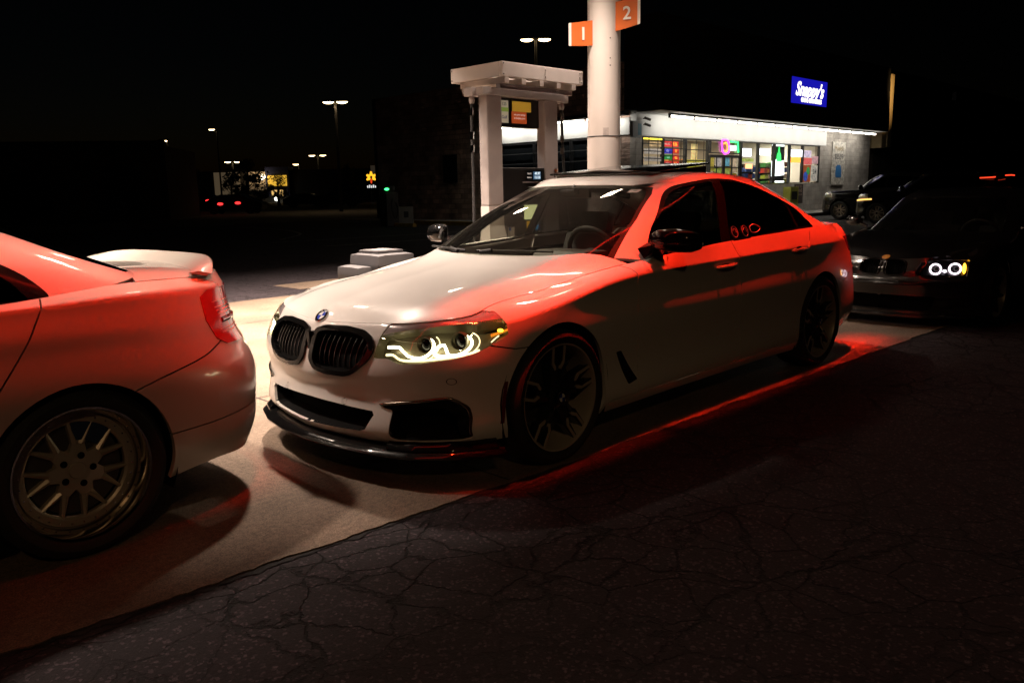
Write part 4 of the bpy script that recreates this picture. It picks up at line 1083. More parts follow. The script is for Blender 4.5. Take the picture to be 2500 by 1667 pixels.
spE = dict(plan=plE, levels=lvE, paint=M_SILVER, axle=2.76, rim=.257, tyre=.330, hw=.90, arch=.348, crease=(8,), nu=210, nv=46,
  cuts=[([(-3.350, .93), (-3.40, .955), (-3.9, .958), (-3.9, .69), (-3.45, .715), (-3.395, .745), (-3.352, .83)], (0, 2), 28, lambda c: c.y > .42),
        ([(0, .62), (.20, .62), (.22, .52), (0, .52)], (1, 2), 21, lambda c: c.x > .3), ([(0, .35), (.5, .35), (.5, .24), (0, .24)], (1, 2), 23, lambda c: c.x > .3)],
  gaps=[(seamE, (0, 2), sdE), (crv([(-2.385, .20), (-2.40, .50), (-2.47, .66), (-2.58, .80), (-2.665, .93), (-2.70, 1.0)], 4), (0, 2), sdE), ([(-1.62, .2), (-1.62, 1.0)], (0, 2), sdE), ([(-.60, .2), (-.60, 1.0)], (0, 2), sdE),
        ([(-2.99, .408), (-3.30, .408), (-3.9, .43)], (0, 2), lambda c: c.x < -2.95),
        ([(0, .735), (.7, .735)], (1, 2), lambda c: c.x < -3.4), ([(.66, .735), (.645, .85), (.66, 1.02)], (1, 2), lambda c: c.x < -3.4)],
  classify=clE,
  parts={1: ('front_bumper', M_SILVER, 'both', {}), 2: ('front_fender', M_SILVER, 'pair', {}), 3: ('front_door', M_SILVER, 'pair', {}), 4: ('rear_door', M_SILVER, 'pair', {}), 7: ('rear_fender', M_SILVER, 'both', {}),
         6: ('rear_bumper', M_SILVER, 'both', {}), 28: ('tail_light', M_REDL, 'pair', dict(off=.004, lip=.02)), 21: ('grille', M_GLOSS, 'both', {}), 23: ('air_intake', M_VOID, 'both', dict(bowl=.08))},
  hood=dict(corner=(.44, .69), x_end=-.62, cowl=[(-.25, 0, .96), (-.30, .3, .96), (-.42, .55, .96), (-.60, .70, .95)], centre=[(.67, 0, .73), (.55, 0, .80), (.2, 0, .88), (-.25, 0, .96)]),
  deck=dict(x=-3.10, rim=[(-3.22, 0, 1.050), (-3.20, .3, 1.050), (-3.14, .56, 1.046), (-3.10, .70, 1.02)], centre=[(-3.22, 0, 1.050), (-3.45, 0, 1.045), (-3.64, 0, 1.022)]),
  gh=[[(-.25, 0, .94), (-.65, 0, 1.16), (-1.08, 0, 1.33), (-1.16, 0, 1.355)], [(-.29, .32, .94), (-.68, .30, 1.155), (-1.10, .27, 1.328), (-1.18, .27, 1.350)], [(-.40, .55, .94), (-.78, .50, 1.145), (-1.15, .44, 1.32), (-1.22, .43, 1.342)],
      [(-.60, .70, .94), (-.90, .64, 1.13), (-1.22, .54, 1.305), (-1.28, .52, 1.335)], [(-.72, .80, .94), (-1.02, .71, 1.14), (-1.32, .62, 1.310), (-1.36, .56, 1.350)], [(-1.05, .825, .945), (-1.22, .745, 1.16), (-1.44, .65, 1.335), (-1.46, .57, 1.372)],
      [(-1.60, .83, .955), (-1.62, .755, 1.16), (-1.66, .66, 1.345), (-1.66, .575, 1.385)], [(-2.15, .828, .965), (-2.12, .75, 1.15), (-2.06, .655, 1.315), (-2.06, .565, 1.362)], [(-2.55, .81, .98), (-2.46, .735, 1.12), (-2.36, .645, 1.255), (-2.34, .555, 1.322)],
      [(-2.85, .765, 1.00), (-2.73, .695, 1.095), (-2.60, .615, 1.195), (-2.52, .53, 1.285)], [(-3.11, .655, 1.03), (-2.97, .60, 1.095), (-2.80, .545, 1.175), (-2.62, .47, 1.265)], [(-3.20, .42, 1.045), (-3.04, .39, 1.115), (-2.84, .34, 1.205), (-2.68, .29, 1.285)],
      [(-3.23, 0, 1.05), (-3.07, 0, 1.12), (-2.87, 0, 1.215), (-2.70, 0, 1.295)]],
  win_x=(-.7, -2.9), win_out=crv([(-.75, .95), (-1.02, 1.12), (-1.28, 1.275), (-1.50, 1.335), (-1.75, 1.335), (-2.05, 1.30), (-2.30, 1.245), (-2.52, 1.175), (-2.66, 1.10), (-2.735, 1.02), (-2.735, .985)], 4)+[(-2.0, .975), (-1.2, .955)],
  win_in=crv([(-.80, .97), (-1.04, 1.11), (-1.29, 1.255), (-1.50, 1.31), (-1.75, 1.31), (-2.05, 1.275), (-2.29, 1.22), (-2.49, 1.15), (-2.61, 1.08), (-2.67, 1.00)], 4)+[(-2.0, .995), (-1.2, .975)],
  pillars=[[(-1.58, .9), (-1.66, .9), (-1.72, 1.4), (-1.64, 1.4)]],
  ws=[(0, .9), (.68, .9), (.62, 1.13), (.52, 1.295), (.43, 1.31), (0, 1.322)], ws_x=-1.3, rw=[(0, 1.05), (.60, 1.05), (.54, 1.155), (.46, 1.24), (.28, 1.262), (0, 1.27)], rw_x=-2.58,
  roof=[(-1.16, 0, 1.355), (-1.35, 0, 1.39), (-1.7, 0, 1.412), (-2.1, 0, 1.40), (-2.4, 0, 1.36), (-2.70, 0, 1.295)],
  wy=(.855, .868), style='mesh', dish=.035)
sE_, gE_, hE_ = simple_car(E90, spE)
# tail light detail: dark band, reflector stripes
for sg in (1, -1):
    b = MB()
    for zz in (.765, .78, .845, .86, .875, .90):
        pts = []
        for yy in np.linspace(.60, .80, 9):
            h = sE_.bvh.ray_cast(Vector((-6, yy, zz)), Vector((1, 0, 0)))
            if h[0] and h[0].x < -3.40: pts.append((h[0].x-.007, sg*yy, zz))
        if len(pts) > 2: b.tube(pts, .0022, 5)
    obj('light_stripe', b, mat('light_red_stripe', (.8, .10, .06), .2, coat=1), E90, 60)
    b = MB(); pts = []
    for yy in np.linspace(.55, .82, 9):
        h = sE_.bvh.ray_cast(Vector((-6, yy, .815)), Vector((1, 0, 0)))
        if h[0] and h[0].x < -3.42: pts.append((h[0].x+.004, sg*yy, .815))
    b.tube(pts, .016, 6, flat=1.0); obj('light_band', b, M_REDL2, E90, 60)
# lip spoiler on the trunk
b = MB(); rows = []
for k in range(41):
    v = -1+2*k/40; y = v*.66; a = abs(v); x = -3.615+.165*a**3+.0*a; h_ = .060*(1-a**7)*(.95+.05*a)
    zb = 1.026-.006*a**2
    rows.append([b.bm.verts.new(p) for p in ((x+.10, y, zb+.008), (x+.05, y, zb+.014+h_*.35), (x-.005, y, zb+h_), (x-.012, y, zb+h_-.004), (x-.004, y, zb+h_*.4), (x+.012, y, zb-.01))])
for r0, r1 in zip(rows[:-1], rows[1:]):
    for k in range(6): b.bm.faces.new((r0[k], r0[(k+1) % 6], r1[(k+1) % 6], r1[k]))
b.bm.faces.new(rows[0]); b.bm.faces.new(rows[-1][::-1]); bmesh.ops.recalc_face_normals(b.bm, faces=b.bm.faces); obj('lip_spoiler', b, M_SILVER, E90, 40)
for sg in (1, -1):
    for hx in (-1.45, -2.40):
        yy = sE_.at_side(hx, .86)[0]; b = MB(); b.tube([(hx+.12, sg*(yy-.004), .855), (hx+.09, sg*(yy+.02), .857), (hx, sg*(yy+.03), .858), (hx-.09, sg*(yy+.02), .86), (hx-.12, sg*(yy-.004), .86)], [.008, .011, .012, .011, .008], 10); obj('door_handle', b, M_SILVER, E90, 60)
    b = MB(); b.sphere((-.78, sg*.95, 1.03), (.07, .11, .06), 14); b.tube([(-.80, sg*.80, .96), (-.79, sg*.90, 1.0)], .02, 6); obj('side_mirror', b, M_SILVER, E90, 60)
dash(E90, -.60, .92)
for sx, sy in ((-1.40, .36), (-1.40, -.36), (-2.2, .36), (-2.2, -.36)): seat(E90, sx, sy, .26, M_INT, .60)

# ----------------------------------------------------------------- black sedan behind, right edge
E46 = empty('sedan', (-5.80, .58, 0), R(-2.0))
tag(E46, 'glossy black sedan with two glowing halo rings, amber indicator and orange badge, right edge', 'car')
DZ = -.09
def zs(l, s): return [(a, b+s) for a, b in l]
plF = [(.70, 0), (.69, .22), (.655, .42), (.585, .58), (.49, .70), (.38, .79), (.28, .83), (0, .868), (-.4, .865), (-.9, .865), (-1.5, .865), (-2.2, .868), (-2.72, .872), (-3.0, .862), (-3.3, .82), (-3.5, .73), (-3.62, .56), (-3.70, .28), (-3.72, 0)]
lvF = [
 dict(z=zs([(0, .20), (6, .22), (8, .24), (12, .25), (18, .28)], DZ), d=[(0, .0), (6, .0), (8, .05), (12, .04), (14, .03), (18, .06)]),
 dict(z=zs([(0, .27), (6, .30), (8, .30), (12, .32), (18, .34)], DZ), d=[(0, .0), (6, .0), (8, .02), (18, .02)]),
 dict(z=zs([(0, .38), (6, .42), (8, .44), (18, .44)], DZ), d=[(0, .02), (6, .01), (8, .01), (18, .0)]),
 dict(z=zs([(0, .50), (6, .54), (8, .58), (18, .57)], DZ), d=[(0, -.005), (6, .0), (8, .0), (18, -.01)]),
 dict(z=zs([(0, .535), (6, .60), (8, .70), (12, .70), (18, .69)], DZ), d=[(0, .03), (3, .035), (6, .0), (8, .0), (14, .02), (18, .03)]),
 dict(z=zs([(0, .62), (6, .72), (8, .80), (12, .82), (18, .79)], DZ), d=[(0, .05), (3, .06), (6, .01), (8, .010), (14, .045), (18, .08)]),
 dict(z=zs([(0, .69), (4, .72), (6, .79), (8, .87), (12, .90), (18, .90)], DZ), d=[(0, .085), (3, .10), (6, .03), (8, .03), (14, .08), (18, .10)]),
 dict(z=zs([(0, .72), (4, .765), (6, .84), (7, .875), (8, .915), (8.5, .93), (9, .94), (12, .965), (13, .98), (18, .99)], DZ),
      d=[(0, .115), (4, .13), (5, .13), (6, .12), (7, .13), (8.4, .13), (9, .06), (12, .085), (13, .15), (14, .18), (15, .16), (18, .12)]),
]
def clF(c, t):
    if t != 0: return None
    x, y, z = c
    if x > .32 or (x > .2 and z < .5): return 1
    if x > -.56: return 2
    if x > -1.58: return 3
    if x > -2.36-max(0, (z-.5))*.6: return 4
    return 7
hlF = [(.40, .575+DZ*0+.0), (.40, .50), (.47, .485), (.72, .490), (.72, .625), (.44, .612)]
fr_ = lambda c: c.x > .28
spF = dict(plan=plF, levels=lvF, paint=M_BLACKP, axle=2.725, rim=.235, tyre=.305, hw=.865, arch=.335,
  cuts=[(rc([(.03, .625), (.19, .618), (.215, .56), (.19, .495), (.04, .490)], .03), (1, 2), 21, fr_),
        ([(.335, .612), (.300, .500), (.40, .485), (.70, .490), (.70, .640), (.50, .640)], (1, 2), 22, fr_),
        (rc([(.0, .30), (.50, .30), (.46, .16), (0, .16)], .03), (1, 2), 23, fr_),
        ([(-3.3, .86), (-3.9, .86), (-3.9, .66), (-3.35, .66)], (0, 2), 28, lambda c: c.y > .45)],
  gaps=[([(-1.58, .1), (-1.58, .95)], (0, 2), sdE), ([(-.56, .1), (-.56, .95)], (0, 2), sdE)], classify=clF,
  parts={1: ('front_bumper', M_BLACKP, 'both', {}), 2: ('front_fender', M_BLACKP, 'pair', {}), 3: ('front_door', M_BLACKP, 'pair', {}), 4: ('rear_door', M_BLACKP, 'pair', {}), 7: ('rear_fender', M_BLACKP, 'both', {}),
         21: ('grille', M_VOID, 'pair', dict(bowl=.05)), 22: ('headlight', M_LENS, 'pair', dict(lip=0)), 23: ('air_intake', M_VOID, 'both', dict(bowl=.08)), 28: ('tail_light', M_REDL2, 'pair', {})},
  hood=dict(corner=(.42, .66), x_end=-.68, cowl=[(-.38, 0, .945+DZ), (-.43, .3, .943+DZ), (-.53, .52, .938+DZ), (-.68, .68, .925+DZ)], centre=[(.58, 0, .72+DZ), (.45, 0, .79+DZ), (.2, 0, .855+DZ), (-.38, 0, .945+DZ)]),
  deck=dict(x=-3.05, rim=[(-3.18, 0, 1.02+DZ), (-3.16, .3, 1.02+DZ), (-3.1, .55, 1.01+DZ), (-3.05, .68, .98+DZ)], centre=[(-3.18, 0, 1.02+DZ), (-3.4, 0, 1.015+DZ), (-3.6, 0, .99+DZ)]),
  gh=[[(a-.10, b*.955, c-.05+DZ*.9) for a, b, c in st] for st in spE['gh']],
  win_x=(-.7, -2.9), win_out=[(x-.10, z-.05+DZ*.9) for x, z in spE['win_out']], win_in=[(x-.10, z-.05+DZ*.9) for x, z in spE['win_in']], pillars=[[(-1.58, .8), (-1.66, .8), (-1.72, 1.3), (-1.64, 1.3)]],
  ws=[(y*.955, z-.05+DZ*.9) for y, z in spE['ws']], ws_x=-1.4, rw=[(y*.955, z-.05+DZ*.9) for y, z in spE['rw']], rw_x=-2.58,
  roof=[(x-.10, y, z-.05+DZ*.9) for x, y, z in spE['roof']], wy=(.845, .85), style='multi', zu=.13)
sF_, gF_, hF_ = simple_car(E46, spF)
for sg in (1, -1):
    def fF(y, z, d): return (sF_.at_front(y, z)[0]-d, sg*y, z)
    for (yy, zz) in ((.455, .552), (.600, .558)):
        x = sF_.at_front(yy, zz)[0]-.03; b = MB()
        b.tube([(x-(.25 if yy > .5 else .12)*math.cos(a)*.055, sg*(yy+.046*math.cos(a)), zz+.046*math.sin(a)) for a in np.linspace(0, 2*PI, 33)[:-1]], .0075, 8, closed=True)
        obj('halo_ring', b, M_HALO, E46, 60)
        b = MB(); b.sphere((x-.03, sg*yy, zz), (.02, .034, .034), 16); obj('projector_lens', b, M_GLOSS, E46, 60)
    b = MB(); b.sphere(fF(.527, .535, .03), (.015, .020, .014), 12); obj('lamp_reflector', b, emat('halo_spill', (.95, .85, 1), 3), E46)
    b = MB(); P = [sF_.at_front(y, .56)[0] for y in (.655, .69, .725, .76)]
    for k, y in enumerate((.668, .70, .735)): b.sphere((P[k]-.03-.02*k, sg*y, (.562, .555, .566)[k]), (.02, (.014, .018, .028)[k], (.05, .040, .042)[k]), 12)
    obj('indicator_lamp', b, M_AMBER, E46)
    b = MB(); b.add([fF(y, z, .06) for y, z in ((.33, .49), (.70, .49), (.70, .63), (.36, .62))], [(0, 1, 2, 3)]); obj('lamp_housing', b, M_GLOSS, E46)
    b = MB(); b.tube([fF(y, z, -.004) for y, z in crv([(.03, .625), (.19, .618), (.215, .56), (.19, .495), (.04, .490), (.02, .56)], 4, True)], .008, 6, closed=True); obj('grille_surround', b, M_GLOSS, E46, 60)
    for k in range(6):
        b = MB(); b.tube([fF(.05+.025*k, z, .012) for z in (.50, .56, .61)], .004, 5); obj('grille_slat', b, M_GLOSS, E46)
    b = MB(); b.sphere((-.80, sg*.93, .93), (.07, .10, .055), 14); b.tube([(-.80, sg*.78, .87), (-.79, sg*.88, .91)], .02, 6); obj('side_mirror', b, M_BLACKP, E46, 60)
hh = hF_.bvh.ray_cast(Vector((.565, 0, 2)), Vector((0, 0, -1)))
nn = hh[1] if hh[1].z > 0 else -hh[1]
q = MB(); emblem(E46, hh[0]+nn*.004, nn, (-1, 0, .5), .041, cols=[M_ORANGE_E, M_ORANGE_E, mat('emblem_gold', (.8, .45, .08), .3, coat=1), M_CHROME])
b = MB(); yy = [.0, .22, .42, .56, .68, .77]
pts = [(sF_.at_front(y, .43)[0]+.006, y, .43) for y in yy]; pts = [(x, -y, z) for x, y, z in pts[::-1]]+pts[1:]; b.tube(crv(pts, 4), .010, 6, flat=.6); obj('bumper_strip', b, M_GLOSS, E46, 60)
b = MB(); pts = [(sF_.at_front(y, .14)[0]+.02, y, .112) for y in yy]; pts = [(x, -y, z) for x, y, z in pts[::-1]]+pts[1:]; b.tube(crv(pts, 4), .018, 6, flat=1.6); obj('chin_lip', b, M_BLACKP, E46, 60)
dash(E46, -.58, .80)
for sx, sy in ((-1.40, .34), (-1.40, -.34), (-2.2, .34), (-2.2, -.34)): seat(E46, sx, sy, .18, M_INTL, .58)

# ----------------------------------------------------------------- two black crossovers parked nose-in at the store
def suv(loc, rz, label, amber, zsc=1.0):
    root = empty('crossover_car', loc, rz); tag(root, label, 'car', 'dark crossovers parked by the store')
    pl = [(.90, 0), (.89, .22), (.86, .44), (.80, .62), (.70, .76), (.56, .86), (.42, .905), (0, .925), (-.4, .92), (-.9, .915), (-1.5, .915), (-2.2, .92), (-2.66, .925), (-3.0, .92), (-3.3, .88), (-3.5, .80), (-3.60, .62), (-3.66, .30), (-3.68, 0)]
    Z = lambda l: [(a, b*zsc) for a, b in l]
    L = [dict(z=Z([(0, .26), (6, .27), (8, .26), (18, .34)]), d=[(0, .06), (6, .03), (8, .05), (18, .06)]), dict(z=Z([(0, .36), (8, .36), (18, .42)]), d=[(0, .0), (6, .0), (8, .01), (18, .0)]),
         dict(z=Z([(0, .52), (8, .54), (18, .56)]), d=[(0, .0), (8, .03), (18, .0)]), dict(z=Z([(0, .68), (8, .74), (18, .74)]), d=[(0, .02), (8, .012), (18, .03)]),
         dict(z=Z([(0, .82), (4, .86), (8, .92), (18, .96)]), d=[(0, .04), (4, .06), (8, .012), (18, .05)]), dict(z=Z([(0, .93), (4, .97), (8, 1.03), (12, 1.06), (18, 1.06)]), d=[(0, .08), (4, .09), (8, .03), (18, .07)]),
         dict(z=Z([(0, .98), (4, 1.02), (6, 1.05), (8, 1.10), (9, 1.12), (18, 1.16)]), d=[(0, .13), (4, .13), (6, .12), (8, .12), (9, .08), (18, .10)])]
    def cl(c, t):
        if t: return None
        return 1 if c.x > .40 else (2 if c.x > -.55 else (3 if c.x > -1.6 else (4 if c.x > -2.5 else 7)))
    g0 = [[(-.35, 0, 1.12), (-.70, 0, 1.36), (-1.10, 0, 1.60), (-1.2, 0, 1.64)], [(-.40, .32, 1.12), (-.74, .3, 1.36), (-1.12, .28, 1.595), (-1.22, .28, 1.63)], [(-.55, .60, 1.12), (-.85, .54, 1.36), (-1.18, .48, 1.58), (-1.28, .47, 1.62)],
          [(-.70, .76, 1.10), (-.98, .69, 1.34), (-1.28, .60, 1.56), (-1.34, .56, 1.62)], [(-.85, .82, 1.10), (-1.10, .75, 1.35), (-1.40, .66, 1.58), (-1.44, .60, 1.64)], [(-1.6, .835, 1.12), (-1.62, .77, 1.36), (-1.70, .69, 1.60), (-1.70, .62, 1.66)],
          [(-2.4, .83, 1.15), (-2.4, .77, 1.36), (-2.42, .69, 1.59), (-2.42, .62, 1.65)], [(-3.1, .81, 1.17), (-3.1, .75, 1.36), (-3.1, .67, 1.56), (-3.08, .60, 1.63)], [(-3.50, .70, 1.15), (-3.44, .66, 1.36), (-3.34, .58, 1.54), (-3.28, .52, 1.61)],
          [(-3.58, .40, 1.15), (-3.52, .38, 1.36), (-3.40, .34, 1.55), (-3.32, .30, 1.62)], [(-3.60, 0, 1.15), (-3.54, 0, 1.36), (-3.42, 0, 1.555), (-3.33, 0, 1.625)]]
    g0 = [[(a, b, c*zsc) for a, b, c in st] for st in g0]
    wo = [(-.86, 1.13), (-1.10, 1.33), (-1.40, 1.54), (-1.8, 1.585), (-2.5, 1.575), (-3.05, 1.53), (-3.25, 1.36), (-3.15, 1.22), (-2.2, 1.17)]; wi = [(-.95, 1.16), (-1.13, 1.32), (-1.42, 1.51), (-1.8, 1.555), (-2.5, 1.545), (-3.02, 1.50), (-3.18, 1.36), (-3.10, 1.25), (-2.2, 1.20)]
    sv = dict(plan=pl, levels=L, paint=M_BLACKP, axle=2.69, rim=.235, tyre=.355, hw=.92, arch=.40, nu=110, nv=26,
      cuts=[([(.0, .80), (.42, .80), (.36, .60), (0, .60)], (1, 2), 21, lambda c: c.x > .4), ([(.46, .97), (.46, .84), (.9, .84), (.95, .99)], (1, 2), 22, lambda c: c.x > .30), ([(-3.3, 1.1), (-4, 1.1), (-4, .9), (-3.3, .9)], (0, 2), 28, lambda c: c.y > .4)],
      gaps=[([(-.55, .3), (-.55, 1.2)], (0, 2), sdE), ([(-1.6, .3), (-1.6, 1.2)], (0, 2), sdE)], classify=cl,
      parts={1: ('front_bumper', M_BLACKP, 'both', {}), 2: ('front_fender', M_BLACKP, 'pair', {}), 3: ('front_door', M_BLACKP, 'pair', {}), 4: ('rear_door', M_BLACKP, 'pair', {}), 7: ('rear_fender', M_BLACKP, 'both', {}),
             21: ('grille', M_MATTE, 'both', {}), 22: ('headlight', mat('lamp_glass_grey', (.5, .52, .5), .1, metal=.4, coat=1), 'pair', {}), 28: ('tail_light', M_REDL2, 'pair', {})},
      hood=dict(corner=(.62, .66), x_end=-.62, cowl=[(-.36, 0, 1.13*zsc), (-.42, .3, 1.13*zsc), (-.52, .55, 1.12*zsc), (-.62, .74, 1.10*zsc)], centre=[(.77, 0, .98*zsc), (.5, 0, 1.04*zsc), (.1, 0, 1.09*zsc), (-.36, 0, 1.13*zsc)]),
      gh=g0, win_x=(-.8, -3.3), win_out=[(x, z*zsc) for x, z in wo], win_in=[(x, z*zsc) for x, z in wi], pillars=[[(-1.58, 1.0), (-1.66, 1.0), (-1.72, 1.7), (-1.64, 1.7)], [(-2.46, 1.0), (-2.53, 1.0), (-2.56, 1.7), (-2.50, 1.7)]],
      ws=[(0, 1.05*zsc), (.74, 1.05*zsc), (.66, 1.34*zsc), (.57, 1.55*zsc), (.46, 1.57*zsc), (0, 1.585*zsc)], ws_x=-1.4, rw=[(0, 1.2*zsc), (.6, 1.2*zsc), (.52, 1.5*zsc), (0, 1.54*zsc)], rw_x=-3.3,
      roof=[(-1.2, 0, 1.64*zsc), (-1.6, 0, 1.685*zsc), (-2.2, 0, 1.70*zsc), (-2.8, 0, 1.68*zsc), (-3.33, 0, 1.625*zsc)], wy=(.90, .90), style='five', wsglass=M_TINT, zu=.28)
    s_, g_, h_ = simple_car(root, sv)
    for sg in (1, -1):
        b = MB(); b.sphere((-.80, sg*1.0, 1.20*zsc), (.09, .12, .09), 14); b.tube([(-.82, sg*.82, 1.12*zsc), (-.80, sg*.95, 1.17*zsc)], .025, 6); obj('side_mirror', b, M_BLACKP, root, 60)
        b = MB(); b.tube([(-1.5, sg*.60, 1.66*zsc), (-1.6, sg*.60, 1.70*zsc), (-3.0, sg*.58, 1.69*zsc), (-3.1, sg*.57, 1.65*zsc)], .014, 6); obj('roof_rail', b, M_CHROME if not amber else M_GLOSS, root, 60)
        if amber:
            b = MB(); b.tube([(s_.at_front(y, .80*zsc)[0]-.0, sg*y, .80*zsc+(y-.6)*.1) for y in (.60, .70, .78, .84)]+[(.42, sg*.905, .835*zsc), (.18, sg*.93, .845*zsc)], .026, 8); obj('indicator_lamp', b, emat('amber_soft', (1, .5, .12), 2.0), root, 60)
    for y in (.36, -.36): seat(root, -1.35, y, .5, M_INT)
    return root, s_
SUV1, ss1 = suv((-29.1, -9.51, 0), -PI/2, 'black crossover with silver alloy wheels parked nose-in nearest the store wall', False)
SUV2, ss2 = suv((-26.1, -7.0, 0), -PI/2, 'black crossover with lit amber front indicator, between the store and the halo-ring sedan', True, .97)
b = MB(); b.tube([(-3.62, -.5, 1.50), (-3.66, 0, 1.51), (-3.62, .5, 1.50)], .018, 6); b.tube([(-3.40, .70, 1.46), (-3.30, .78, 1.45), (-3.0, .82, 1.44)], .018, 6); obj('brake_light', b, M_REDG, SUV2, 60)

# ================================================================= ground
def ground_mat(name, base, crack=0.0, scale=1.0, speck=0.25, rough=0.85, bigv=.22):
    m = bpy.data.materials.new(name); m.use_nodes = True; nt = m.node_tree; L = nt.links; b = nt.nodes['Principled BSDF']
    tc = nt.nodes.new('ShaderNodeTexCoord')
    def noise(s, d=6, r=.6):
        n = nt.nodes.new('ShaderNodeTexNoise'); n.inputs['Scale'].default_value = s; n.inputs['Detail'].default_value = d; n.inputs['Roughness'].default_value = r
        L.new(tc.outputs['Object'], n.inputs['Vector']); return n.outputs[0]
    def mr(v, a, b_, c, d):
        n = nt.nodes.new('ShaderNodeMapRange'); L.new(v, n.inputs[0]); n.inputs[1].default_value = a; n.inputs[2].default_value = b_; n.inputs[3].default_value = c; n.inputs[4].default_value = d; return n.outputs[0]
    def mul(a, b_):
        n = nt.nodes.new('ShaderNodeMath'); n.operation = 'MULTIPLY'; L.new(a, n.inputs[0])
        if isinstance(b_, float): n.inputs[1].default_value = b_
        else: L.new(b_, n.inputs[1])
        return n.outputs[0]
    fine = noise(150*scale, 3, .7); mid = noise(38*scale, 5, .7); big = noise(.9, 4, .55)
    v = mul(mul(mr(fine, .3, .7, 1-speck*1.6, 1+speck*1.6), mr(mid, .3, .7, 1-speck, 1+speck)), mr(big, .3, .7, 1-bigv, 1+bigv))
    vo = nt.nodes.new('ShaderNodeTexVoronoi'); vo.inputs['Scale'].default_value = 210*scale; L.new(tc.outputs['Object'], vo.inputs['Vector'])
    pits = mr(vo.outputs['Distance'], .10, .35, .45, 1.0); v = mul(v, pits)
    if crack:   # pale stones in the binder
        vs = nt.nodes.new('ShaderNodeTexVoronoi'); vs.inputs['Scale'].default_value = 95; L.new(tc.outputs['Object'], vs.inputs['Vector'])
        sp_ = nt.nodes.new('ShaderNodeSeparateColor'); L.new(vs.outputs['Color'], sp_.inputs[0])
        v = mul(v, mr(sp_.outputs[0], .80, 1.0, .85, 4.2))
    h = mul(mid, .4)
    if crack:
        wn = nt.nodes.new('ShaderNodeTexNoise'); wn.inputs['Scale'].default_value = 7.0; wn.inputs['Detail'].default_value = 7; wn.inputs['Roughness'].default_value = .62; L.new(tc.outputs['Object'], wn.inputs['Vector'])
        sc = nt.nodes.new('ShaderNodeVectorMath'); sc.operation = 'MULTIPLY_ADD'; L.new(wn.outputs['Color'], sc.inputs[0]); sc.inputs[1].default_value = (.13,)*3; L.new(tc.outputs['Object'], sc.inputs[2])
        cr = None
        for s_, w_ in ((3.6, .008), (1.6, .011)):
            vc = nt.nodes.new('ShaderNodeTexVoronoi'); vc.feature = 'DISTANCE_TO_EDGE'; vc.inputs['Scale'].default_value = s_; L.new(sc.outputs[0], vc.inputs['Vector'])
            q = mr(vc.outputs['Distance'], 0.002, w_*s_*.8, 0.0, 1.0); cr = q if cr is None else mul(cr, q)
        # cracks fade out in places
        fade = mr(noise(.7, 3, .5), .34, .50, 0.0, 1.0)
        mx = nt.nodes.new('ShaderNodeMath'); mx.operation = 'MAXIMUM'; L.new(cr, mx.inputs[0])
        inv = mr(fade, 0, 1, 1.0, 0.0); L.new(mul(inv, 1.0), mx.inputs[1])
        v = mul(v, mr(mx.outputs[0], 0, 1, .12, 1.0)); h2 = mul(mx.outputs[0], 1.6)
        ad = nt.nodes.new('ShaderNodeMath'); L.new(h, ad.inputs[0]); L.new(h2, ad.inputs[1]); h = ad.outputs[0]
    c = nt.nodes.new('ShaderNodeVectorMath'); c.operation = 'SCALE'; c.inputs[0].default_value = base; L.new(v, c.inputs['Scale']); L.new(c.outputs[0], b.inputs['Base Color'])
    b.inputs['Roughness'].default_value = rough; b.inputs['Specular IOR Level'].default_value = .35
    ad = nt.nodes.new('ShaderNodeMath'); L.new(h, ad.inputs[0]); L.new(mul(fine, .5), ad.inputs[1])
    u = nt.nodes.new('ShaderNodeBump'); u.inputs['Distance'].default_value = .006; u.inputs['Strength'].default_value = .9; L.new(ad.outputs[0], u.inputs['Height']); L.new(u.outputs[0], b.inputs['Normal'])
    return m
MG_ASPH = ground_mat('asphalt', (.019, .0135, .0165), crack=1.0)
MG_CONC = ground_mat('concrete', (.155, .112, .080), speck=.40, rough=.8, bigv=.42)
MG_CONC2 = ground_mat('kerb_concrete', (.32, .30, .27), speck=.15)
b = MB(); b.add([(-900, -900, -.010), (900, -900, -.010), (900, 900, -.010), (-900, 900, -.010)], [(0, 1, 2, 3)])
tag(obj('ground', b, MG_ASPH), kind='structure')
random.seed(3)
def edge_y(x): return float(np.interp(x, [-12, -4.2, -3.7, -.34, .57, 1.15, 1.79, 2.45, 12], [1.25, 1.06, 1.04, .955, .90, .86, .835, .785, .35]))
xs = np.arange(-9, 9.01, .035); ed = [(x, edge_y(x)+random.uniform(-.007, .007)+(.010*math.sin(x*9)*math.sin(x*3.1))) for x in xs]
b = MB()

tv = [b.bm.verts.new((x, y, 0)) for x, y in ed]; bv = [b.bm.verts.new((x, -6.4, 0)) for x in xs]; dv = [b.bm.verts.new((x, y-.004, -.012)) for x, y in ed]
for i in range(len(xs)-1):
    b.bm.faces.new((bv[i], bv[i+1], tv[i+1], tv[i])); b.bm.faces.new((tv[i], tv[i+1], dv[i+1], dv[i]))
tag(obj('concrete_pad', b, MG_CONC), kind='structure')
b = MB(); o1 = [(x, edge_y(x)+.012+abs(random.gauss(0, .012))) for x in xs]
v0 = [b.bm.verts.new((x, y-.03, -.006)) for x, y in ed]; v1 = [b.bm.verts.new((x, y, -.006)) for x, y in o1]
for i in range(len(xs)-1): b.bm.faces.new((v0[i], v0[i+1], v1[i+1], v1[i]))
tag(obj('pad_joint', b, mat('joint_tar', (.006, .005, .005), .9)), kind='structure')
b = MB(); b.add([(-9, -7.9, -.005), (-3.3, -7.75, -.005), (-3.3, -6.95, -.005), (-9, -6.85, -.005)], [(0, 1, 2, 3)]); tag(obj('apron_strip', b, MG_CONC), kind='structure')
